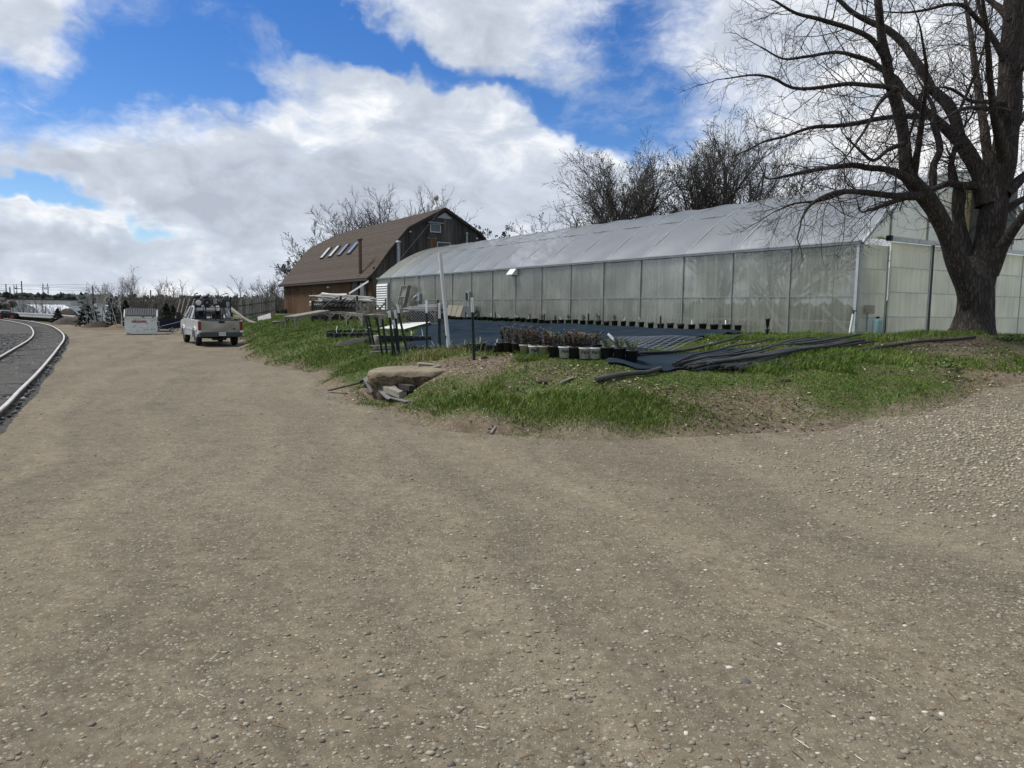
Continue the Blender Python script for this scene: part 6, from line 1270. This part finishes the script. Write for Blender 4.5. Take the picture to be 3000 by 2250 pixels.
shed('long low white building beyond the railway at far left', 60, 170, 18, 9, 4.3, 'white', 'roofdark', 1); shed('low pale building with dark windows beyond the tunnels', 128, 190, 13, 8, 4.4, 'alu', 'roofdark', 5); shed('low cream building right of the pale one far away', 175, 200, 14, 8, 4.2, 'white', 'steel', 4); shed('white shed before the far field at left', 236, 200, 10, 7, 3.8, 'white', 'roofdark', 3)
# white nursery racks and black pot row beyond the bend of the railway
wr = thing('nursery_rack', 'long white slatted nursery rack beyond the bend of the railway', 'rack', (0, 0, 0))
ra, rb = ground_at(42, 92), ground_at(160, 80)
for k in range(34):
    p = ra + (rb - ra) * k / 33; h_ = .78 + .06 * math.sin(k * 2.1); MB().box((p[0], p[1], h_ / 2), (.10, .10, h_)).build('post', K['white'], wr)
for z_ in (.76, .45): MB().bar((ra[0], ra[1], z_), (rb[0], rb[1], z_), .12, .09).build('rail', K['white'], wr)
w2 = thing('nursery_rack', 'short white rack beside the black compost heap', 'rack', (0, 0, 0)); ra2, rb2 = ground_at(178, 76), ground_at(224, 72)
for k in range(9):
    p = ra2 + (rb2 - ra2) * k / 8; MB().box((p[0], p[1], .4), (.08, .08, .8)).build('post', K['white'], w2)
MB().bar((ra2[0], ra2[1], .78), (rb2[0], rb2[1], .74), .12, .09).build('rail', K['white'], w2)
for k in range(26):
    p = ra + (rb - ra) * (k / 22) + np.array([.3, -1.4, 0]); plant('black pot in the row before the white rack beyond the railway', (p[0], p[1], .0), 'black', None, 'black pots beyond the railway', sc_=1.9)
# loader with red wheels at the left edge
lp = ground_at(20, 86); ldr = thing('loader', 'white front loader with red wheels at the left edge beyond the rails', 'loader', tuple(lp), R(15)); ldr.scale = (.6, .6, .6)
MB().box((.3, 0, 1.0), (2.2, 1.3, .7)).box((-.6, 0, 1.3), (.5, 1.2, .4)).build('engine_hood', K['black'], ldr, .05); MB().bar((-1.2, -.7, 1.9), (-2.3, -.7, .3), .14, .22).bar((-1.2, .7, 1.9), (-2.3, .7, .3), .14, .22).bar((.8, -.7, 1.75), (-1.2, -.7, 1.9), .12, .2).build('lift_arm', K['white'], ldr); MB().prism([(-2.3, -1, .1), (-2.7, -1, .1), (-2.9, -1, .7), (-2.35, -1, .8)], (0, 2, 0)).build('bucket', K['white'], ldr)
MB().bar((1.0, -.6, 1.3), (1.0, -.6, 2.3), .08, .08).bar((1.0, .6, 1.3), (1.0, .6, 2.3), .08, .08).bar((1.0, -.6, 2.3), (1.0, .6, 2.3), .08, .08).build('roll_bar', K['white'], ldr)
for x_, r_ in ((-.9, .45), (1.1, .7)):
    for s in (-1, 1):
        o = MB().lathe([(r_ * .5, -.16), (r_ * .9, -.17), (r_, -.1), (r_, .1), (r_ * .9, .17), (r_ * .5, .16)], n=20).build('tyre', K['rubber'], ldr); o.location = (x_, s * .75, r_); o.rotation_euler = (R(90), 0, 0)
        MB().lathe([(0, -.1), (r_ * .3, -.12), (r_ * .52, -.15)], n=16).lathe([(r_ * .52, .15), (r_ * .3, .12), (0, .1)], n=16).build('rim', K['red'], o)
# bare nursery saplings: one prototype per shape, copied
protos = [bare_tree('thin bare nursery sapling in the rows behind the dumpster and truck', (0, 0, 0), 4.2, .045, 70 + i, stems=1, up=.05, ang=.45, first=.3, dens=.55, m='sapling', name='nursery_sapling', fine=True, thin=.8, group='bare nursery saplings in rows') for i in range(4)]
sr = random.Random(8); first = [True] * 4
for k in range(92):
    if k < 26: px_, D = sr.uniform(55, 190), sr.uniform(95, 112); s_ = sr.uniform(.7, .95)
    else: px_, D = sr.uniform(355, 830), sr.uniform(70, 105); s_ = sr.uniform(.6, 1.05) * (1.25 if sr.random() < .12 else 1)
    i = k % 4; t = protos[i] if first[i] else copy_tree(protos[i]); first[i] = False
    t.location = ground_at(px_, D); t.rotation_euler = (0, 0, sr.uniform(0, 6.28)); t.scale = (s_, s_, s_)
    t['label'], t['group'] = ('thin bare nursery sapling before the white tunnels at far left', 'bare saplings before the white tunnels') if k < 26 else ('thin bare nursery sapling in the rows behind the dumpster and truck', 'bare nursery saplings in rows')
# thicket, far woods
g = np.random.default_rng(77); th = Tubes()
for k in range(5200):
    px_ = g.uniform(330, 840); D = g.uniform(78, 150); p = ground_at(px_, D); h_ = g.uniform(1.4, 3.1) * (1 + (D - 78) / 200); a = g.normal(0, .14, 2); th.add([p, p + [a[0] * h_ * .5, a[1] * h_ * .5, h_ * .55], p + [a[0] * h_ * 1.3, a[1] * h_, h_]], [.035, .025, .012], 3)
kind(th.build('thicket', mat('grey_thicket_twigs', (.10, .086, .072), (.065, .056, .048), rough=1, scale=.4, world=True), None), 'stuff')['label'] = 'grey brown thicket of bare brush beyond the truck'
ico_v = np.array([(0, 0, 1)] + [(.89 * math.cos(a), .89 * math.sin(a), .45) for a in np.arange(5) * 1.2566] + [(.89 * math.cos(a + .628), .89 * math.sin(a + .628), -.45) for a in np.arange(5) * 1.2566] + [(0, 0, -1)])
ico_t = np.array([(0, 1 + k, 1 + (k + 1) % 5) for k in range(5)] + [(1 + k, 6 + k, 1 + (k + 1) % 5) for k in range(5)] + [(1 + (k + 1) % 5, 6 + k, 6 + (k + 1) % 5) for k in range(5)] + [(6 + k, 11, 6 + (k + 1) % 5) for k in range(5)])
def scatter(P_, S_, g, jit=.25):
    n = len(P_); v = ico_v[None] * (1 + g.normal(0, jit, (n, 12, 1))); a = g.random(n) * 6.28; c, s = np.cos(a), np.sin(a); x = v[..., 0] * c[:, None] - v[..., 1] * s[:, None]; y = v[..., 0] * s[:, None] + v[..., 1] * c[:, None]; v = np.stack([x, y, v[..., 2]], -1) * S_[:, None, :] + P_[:, None, :]
    return v.reshape(-1, 3), (ico_t[None] + np.arange(n)[:, None, None] * 12).reshape(-1, 3)
def wood(name, label, n, az0, az1, r0, r1, h0, h1, m, seed):
    g = np.random.default_rng(seed); P_ = []; S_ = []
    for k in range(n):
        a = g.uniform(az0, az1); r = g.uniform(r0, r1); x, y = r * math.sin(a), r * math.cos(a); z = float(z_far(x, y)); h = g.uniform(h0, h1)
        for q in range(5): P_.append((x + g.normal(0, h * .15), y + g.normal(0, h * .15), z + h * (.2 + .7 * g.random()))); w_ = h * g.uniform(.10, .2); S_.append((w_, w_, w_ * 1.1))
    V, T = scatter(np.array(P_), np.array(S_), g); o = kind(link(name, npmesh(name, V, T, K[m])), 'stuff'); o['label'] = label
K['pinewood'] = mat('far_pine_wood', (.016, .030, .024), (.028, .042, .032), rough=1, scale=.05, world=True); K['bareswood'] = mat('far_bare_wood', (.060, .054, .048), (.085, .075, .062), rough=1, scale=.03, world=True)
wood('far_pine_wood', 'dark pine wood along the skyline at far left', 900, R(-40), R(-29.0), 300, 420, 4.0, 7.0, 'pinewood', 1); wood('far_bare_wood', 'grey brown bare wood on the far ridge', 800, R(-31), R(12), 420, 1400, 5, 9, 'bareswood', 2); wood('ridge_pines', 'dark evergreen specks along the far ridge', 160, R(-31), R(-12), 1100, 1650, 7, 12, 'pinewood', 3); wood('hedge_mass', 'dark brown hedge mass at the left edge beyond the railway', 90, R(-36.0), R(-34.6), 150, 190, 2.5, 4.2, 'bareswood', 4)
# poles, towers and wires
K['polewood'] = mat('utility_pole_wood', (.045, .042, .042), (.065, .06, .058), rough=.9)
def upole(label, px, top, D, arms=2):
    p = ground_at(px, D); tz = at(px, top, D)[2]; t = thing('utility_pole', label, 'utility pole', (p[0], p[1], p[2])); h = tz - p[2]; MB().tube([(0, 0, -.3), (0, 0, h)], [.24, .15], 8).build('pole', K['polewood'], t)
    for k in range(arms): MB().box(((-1.0 if k % 2 == 0 else 1.0), 0, h - 2.4 - 1.5 * k), (2.2, .14, .16)).build('crossarm', K['polewood'], t)
upole('tallest dark utility pole with side arms at far left', 67, 823, 230, 3); upole('grey utility pole at the left end of the skyline', 21, 832, 260, 2); upole('thin pole with hooked arm near the left edge', 32, 841, 200, 1); upole('utility pole rising behind the birch clump', 274, 838, 170, 2); upole('utility pole right of the tall birch', 443, 850, 190, 2); upole('short dark pole between the tunnels and the far wood', 188, 858, 190, 1)
upole('slim utility pole above the truck rack', 667, 866, 150, 1); upole('utility pole above the stake fence', 696, 862, 150, 0)
K['lattice_steel'] = mat('distant_lattice_steel', (.22, .23, .25), (.18, .19, .21), rough=.7)
def tower(label, px, top, D, wpx):
    p = ground_at(px, D); h = at(px, top, D)[2] - p[2]; w_ = wpx * D / F / 2; t = thing('power_tower', label, 'pylon', tuple(p)); leg = MB(); zt = h * .78
    for s in (-1, 1):
        MB().bar((s * w_, 0, 0), (s * w_ * .95, 0, zt), .35, .35).build('leg', K['lattice_steel'], t); MB().bar((s * w_ * .95, 0, zt), (s * w_ * .8, 0, h), .3, .3).bar((s * w_ * .55, 0, zt), (s * w_ * .8, 0, h), .25, .25).build('peak', K['lattice_steel'], t)
        MB().bar((0, 0, zt * .3), (s * w_ * .9, 0, zt * .9), .28, .28).bar((0, 0, zt * .3), (s * w_, 0, 0), .28, .28).build('brace', K['lattice_steel'], t)
    MB().bar((-w_ * 1.5, 0, zt), (w_ * 1.5, 0, zt), .35, .35).bar((-w_ * 1.0, 0, zt * .92), (w_ * 1.0, 0, zt * .92), .3, .3).build('crossarm', K['lattice_steel'], t)
    for k in range(6): MB().bar((-w_ + k * w_ / 3, 0, zt * .92), (-w_ + (k + 1) * w_ / 3, 0, zt if k % 2 == 0 else zt * .98), .2, .2).build('brace', K['lattice_steel'], t)
tower('large steel lattice power tower on the left skyline', 136, 830, 620, 17); tower('smaller lattice power tower nearer the left edge', 48, 832, 760, 9)
for k, (y0, y1, y2) in enumerate(((834, 842, 848), (838, 846, 851), (846, 852, 856), (832, 834, 846))):
    q = [tuple(at(x_, y_, D_)) for x_, y_, D_ in ((-80, y0 - 2, 640), (40, y0 + 1, 630), (136, y0 + 3, 620), (240, y1, 660), (400, y2, 800))]
    tag(MB().tube([tuple(v_) for v_ in catmull(q, 12)], .11, 4).build('power_line', K['lattice_steel']), ('topmost', 'second', 'third', 'lowest')[k] + ' power line strung from the large lattice tower', 'power line')
bb = ground_at(212, 330); b = thing('roadside_sign', 'small white and red roadside sign before the pine wood', 'sign', tuple(bb)); zb_ = at(212, 866, 330)[2] - bb[2]; MB().box((0, 0, zb_ / 2), (.4, .4, zb_)).build('post', K['lattice_steel'], b); MB().box((0, -.3, zb_ + .3), (1.4, .3, 1.3)).build('panel', K['white'], b); MB().box((0, -.47, zb_ + .3), (1.1, .05, .45)).build('stripe', K['red'], b)
# ------------------------------------------------------------------ grass, litter and loose stones
def fbm(x, y, seed=0, sc_=1.0):
    q = np.random.default_rng(seed); v = 0; amp = 1
    for k in range(5):
        for j in range(2):
            a = q.uniform(0, 6.28); fr = sc_ * 2 ** k * q.uniform(.7, 1.3); v = v + amp * np.sin(x * math.cos(a) * fr + y * math.sin(a) * fr + q.uniform(0, 6.28))
        amp *= .55
    return v / 3.2
def in_quad(x, y, c, grow_=0.0):
    c = [np.array(p[:2]) for p in c]; m = np.mean(c, 0); c = [m + (p - m) * (1 + grow_) for p in c]; s = None; ok = np.ones(x.shape, bool)
    ar = sum(c[i][0] * c[(i + 1) % 4][1] - c[(i + 1) % 4][0] * c[i][1] for i in range(4)); sg = 1 if ar > 0 else -1
    for i in range(4):
        a, b = c[i], c[(i + 1) % 4]; ok &= sg * ((b[0] - a[0]) * (y - a[1]) - (b[1] - a[1]) * (x - a[0])) > 0
    return ok
G0 = np.array([GO.x, GO.y]); gA = np.array([GA.x, GA.y]); gB = np.array([GB.x, GB.y])
def grass_field(n, x0, x1, y0, y1, seed):
    g = np.random.default_rng(seed); x = g.uniform(x0, x1, n); y = g.uniform(y0, y1, n); d = sdist(x, y)
    den = 1.25 + .55 * fbm(x, y, 3, 1.1) + .25 * fbm(x, y, 9, 4)
    den *= sstep((d + .10 + .35 * fbm(x, y, 5, 1.7)) / .5)
    for c, r, s in brown: den -= s * np.exp(-((x - c[0]) ** 2 + (y - c[1]) ** 2) / r ** 2) * 1.15
    rel = np.stack([x, y], 1) - G0; A = rel @ gA; W = rel @ gB
    ok = (g.random(n) < den) & (d > -.25) & ~((W > -.12) & (W < 12.6) & (A > -.12) & (A < 67)) & ~in_quad(x, y, CL) & ~in_quad(x, y, CL2)
    sl = np.array(slab.location[:2]); ok &= ~(((x - sl[0] - .7) / .95) ** 2 + ((y - sl[1] - .5) / .95) ** 2 < 1)
    ok &= np.abs(x) < (y + 6) * .95
    return x[ok], y[ok], den[ok], d[ok]
def blades(name, label, x, y, h, wd, tint, seed, m):
    g = np.random.default_rng(seed); n = len(x); z = np.maximum(z_bank(x, y), z_road(x, y)) - .01; a = g.random(n) * 6.28; lean = g.uniform(.15, .95, n); la = g.random(n) * 6.28
    b = np.stack([x, y, z], 1); s = np.stack([np.cos(a), np.sin(a), 0 * a], 1) * (wd * .5)[:, None]; L_ = np.stack([np.cos(la) * lean, np.sin(la) * lean, np.sqrt(np.maximum(.05, 1 - lean ** 2 * .8))], 1)
    mid = b + L_ * (h * .5)[:, None] * np.array([.6, .6, 1.15]); tip = b + L_ * h[:, None] * np.array([1.2, 1.2, .92])
    V = np.stack([b - s, b + s, mid + s * .75, mid - s * .75, tip], 1).reshape(-1, 3); k = np.arange(n)[:, None] * 5
    o = kind(link(name, npmesh(name, V, np.concatenate([k + [0, 1, 2], k + [0, 2, 3], k + [3, 2, 4]]), m, tint=np.repeat(tint, 5))), 'stuff'); o['label'] = label; return o
K['grass'] = mat('grass_blades', (.1, .1, .1), rough=.65, tint=[(0, (.045, .085, .010)), (.4, (.100, .165, .020)), (.7, (.160, .215, .038)), (.86, (.25, .23, .085)), (1.0, (.36, .30, .17))], spec=.25)
x1_, y1_, de, d_ = grass_field(1150000, -9, 20, 10.5, 25, 1)
g = np.random.default_rng(4)
keep_ = g.random(len(x1_)) < np.where(y1_ < 17, 1, .62); x1_, y1_, de, d_ = x1_[keep_], y1_[keep_], de[keep_], d_[keep_]
tall = np.clip(.35 + .75 * (fbm(x1_, y1_, 12, 1.3) > .12) * sstep(d_ / .8), .3, 1.1)
tn = np.clip(.36 + .20 * g.normal(0, 1, len(x1_)) + .16 * fbm(x1_, y1_, 7, 1.4) + .14 * (de < .45) + .38 * (g.random(len(x1_)) < .09), 0, 1)
blades('near_grass', 'patchy green grass covering the near slope of the bank', x1_, y1_, (.05 + .12 * g.random(len(x1_)) ** 1.4) * tall * 1.1, .008 + .006 * g.random(len(x1_)), tn, 2, K['grass'])
x2, y2, de2, d2_ = grass_field(430000, -28, 4, 22, 62, 11)
tn2 = np.clip(.36 + .18 * g.normal(0, 1, len(x2)) + .12 * fbm(x2, y2, 8, .6) + .35 * (d2_ < .9) * g.random(len(x2)), 0, 1)
blades('far_grass', 'short bright green lawn on the slope between truck and benches', x2, y2, .06 + .10 * g.random(len(x2)), .012 + .012 * g.random(len(x2)), tn2, 3, K['grass'])
# dead tuft round the pole and litter on the bare patches
wx, wy = wb_[0], wb_[1]; n = 2600; a = g.random(n) * 6.28; r = np.abs(g.normal(0, .38, n)); 
blades('dry_tuft', 'tall straw coloured grass tuft round the foot of the white pole', wx - .25 + r * np.cos(a) * 1.5, wy - .25 + r * np.sin(a), .14 + .22 * g.random(n), .008 + .006 * g.random(n), np.clip(.8 + .2 * g.normal(0, 1, n), .3, 1), 5, K['grass'])
px_ = []; 
for c, r_, s_ in brown: k = int(300 * r_); px_.append(np.stack([c[0] + g.normal(0, r_ * .7, k), c[1] + g.normal(0, r_ * .6, k)], 1))
lx = np.concatenate(px_ + [np.stack([g.uniform(-6, 18, 1200), g.uniform(10.5, 20, 1200)], 1)]); lz = np.maximum(z_bank(lx[:, 0], lx[:, 1]), z_road(lx[:, 0], lx[:, 1])); k_ = (sdist(lx[:, 0], lx[:, 1]) > -.6) & ~in_quad(lx[:, 0], lx[:, 1], CL) & ~in_quad(lx[:, 0], lx[:, 1], CL2); lx, lz = lx[k_], lz[k_]; n = len(lx)
c = np.stack([lx[:, 0], lx[:, 1], lz + .012 + .02 * g.random(n)], 1); a = g.random(n) * 6.28; u_ = np.stack([np.cos(a), np.sin(a), g.normal(0, .25, n)], 1) * (.018 + .03 * g.random((n, 1))); v_ = np.stack([-np.sin(a), np.cos(a), g.normal(0, .35, n)], 1) * (.008 + .014 * g.random((n, 1))); V = np.stack([c - u_, c + v_, c + u_, c - v_], 1).reshape(-1, 3); k = np.arange(n)[:, None] * 4
K['litter'] = mat('leaf_litter', (.1, .1, .1), rough=.9, tint=[(0, (.06, .035, .02)), (.5, (.14, .085, .045)), (.8, (.24, .17, .10)), (1, (.50, .46, .38))])
o = kind(link('leaf_litter', npmesh('leaf_litter', V, np.concatenate([k + [0, 1, 2], k + [0, 2, 3]]), K['litter'], tint=np.repeat(g.random(n), 4))), 'stuff'); o['label'] = 'dry leaf litter on the bare patches of the bank'
# weeds: a few leafy clumps one can point at
def weed(label, px, py, r, seed, m='leaf_green'):
    p = on(px, py); q = random.Random(seed); b = MB()
    for k in range(90):
        a = q.uniform(0, 6.28); t = q.random() ** .6 * r; c = Vector((t * math.cos(a), t * math.sin(a), q.uniform(.0, r * .5) * (1.1 - t / r))); d = Vector((math.cos(a + q.uniform(-.8, .8)), math.sin(a), q.uniform(0, .8))).normalized() * r * q.uniform(.18, .35); s = d.cross(Vector((0, 0, 1))).normalized() * r * .08; b.add([c, c + d * .5 + s, c + d, c + d * .5 - s], [(0, 1, 2, 3)])
    o = b.build('weed', K[m]); o.location = tuple(p); tag(o, label, 'weed')
weed('leafy green weed beside the pipe heap at the cloth corner', 2258, 1024, .28, 1); weed('pale green weed in the grass below the long single pipe', 2760, 1078, .4, 2); weed('green weed at the right foot of the big tree', 2960, 1000, .35, 3); weed('sprouting weed at the right side of the tree roots', 2945, 985, .25, 4); weed('small green weed on the bank below the tree', 2790, 1110, .22, 5)
# loose stones
K['stones'] = mat('loose_stones', (.1, .1, .1), rough=.9, tint=[(0, (.11, .10, .08)), (.25, (.19, .165, .125)), (.7, (.27, .235, .17)), (.95, (.37, .33, .255)), (1, (.50, .46, .38))])
K['ballast_rock'] = mat('ballast_rock', (.1, .1, .1), rough=.9, tint=[(0, (.035, .038, .038)), (.4, (.085, .085, .08)), (1, (.34, .33, .31))])
def stones(name, label, x, y, s, seed, tint=None, m='stones', flat=.55, zf=None, sink=.25):
    g = np.random.default_rng(seed); n = len(x); z = zf(x, y) if zf else np.maximum(z_road(x, y), z_bank(x, y)); S_ = np.stack([s * g.uniform(.8, 1.35, n), s * g.uniform(.7, 1.05, n), s * g.uniform(.38, .8, n) * flat / .55], 1); V, T = scatter(np.stack([x, y, z + S_[:, 2] * sink], 1), S_, g, .16)
    tint = np.clip(.42 + .24 * g.normal(0, 1, n), 0, 1) if tint is None else tint
    o = kind(link(name, npmesh(name, V, T, K[m], smooth=True, tint=np.repeat(tint, 12))), 'stuff'); o['label'] = label
n = 70000; y = 2.6 + (32 - 2.6) * g.random(n) ** 2.2; x = g.uniform(-1, 1, n) * (y * .85 + 1.0)
dn = .26 + .2 * fbm(x, y, 31, 1.2) + np.clip((x * .10 + .02 * y - .1), -.12, .55); ok = (g.random(n) < dn) & (sdist(x, y) < .05); x, y = x[ok], y[ok]
sz = (.004 + .016 * g.random(len(x)) ** 2.9) * (1 + y / 40); stones('road_pebbles', 'loose pebbles scattered over the dirt road', x, y, sz, 41, np.clip(.5 + .25 * g.normal(0, 1, len(x)) - .5 * (g.random(len(x)) < .06), 0, 1), flat=.42, sink=.02)
n = 9500; cc = np.array([on(2960, 1230)[:2], on(2990, 1330)[:2], on(2850, 1260)[:2], on(2900, 1420)[:2]]); w_ = g.integers(0, 4, n); x = cc[w_, 0] + g.normal(0, 1.2, n); y = cc[w_, 1] + g.normal(0, 1.1, n); ok = (sdist(x, y) < .0); x, y = x[ok], y[ok]
stones('drive_gravel', 'pale coarse gravel on the drive at right', x, y, .010 + .018 * g.random(len(x)) ** 1.6, 42, np.clip(.64 + .2 * g.normal(0, 1, len(x)), 0, 1))
i = g.integers(0, 62, 10000); off = g.uniform(-.2, 7, 10000) ; i = np.clip(i, 0, len(OUT) - 1); t_ = g.random(10000) * .8
x = OUT[i, 0] + nrm[i, 0] * off + tan[i, 0] * t_; y = OUT[i, 1] + nrm[i, 1] * off + tan[i, 1] * t_
stones('ballast_stones', 'dark crushed stones between and beside the rails', x, y, .022 + .03 * g.random(len(x)), 43, np.clip(.28 + .18 * g.normal(0, 1, len(x)) + .5 * (g.random(len(x)) < .04), 0, 1), m='ballast_rock', flat=.7, zf=lambda a_, b_: np.full(len(a_), .055))
n = 1300; y = 2.8 + 11 * g.random(n) ** 1.5; x = g.uniform(-1, 1, n) * (y * .8 + 1); ok = sdist(x, y) < 0; x, y = x[ok], y[ok]; n = len(x); a = g.random(n) * 6.28; ln_ = (.01 + .035 * g.random(n) ** 2)[:, None]; c = np.stack([x, y, z_road(x, y) + .006], 1); u_ = np.stack([np.cos(a), np.sin(a), 0 * a], 1) * ln_; v_ = np.stack([-np.sin(a), np.cos(a), 0 * a], 1) * .0028; up_ = np.array([0, 0, .005])
V = np.stack([c - u_ - v_, c - u_ + v_, c + u_ + v_ * .5, c + u_ - v_ * .5, c + up_], 1).reshape(-1, 3); k = np.arange(n)[:, None] * 5
o = kind(link('straw_bits', npmesh('straw_bits', V, np.concatenate([k + [0, 4, 1], k + [1, 4, 2], k + [2, 4, 3], k + [3, 4, 0]]), K['litter'], tint=np.repeat(np.clip(.45 + .3 * g.normal(0, 1, n), 0, 1), 5))), 'stuff'); o['label'] = 'bits of straw and twig strewn over the dirt road'
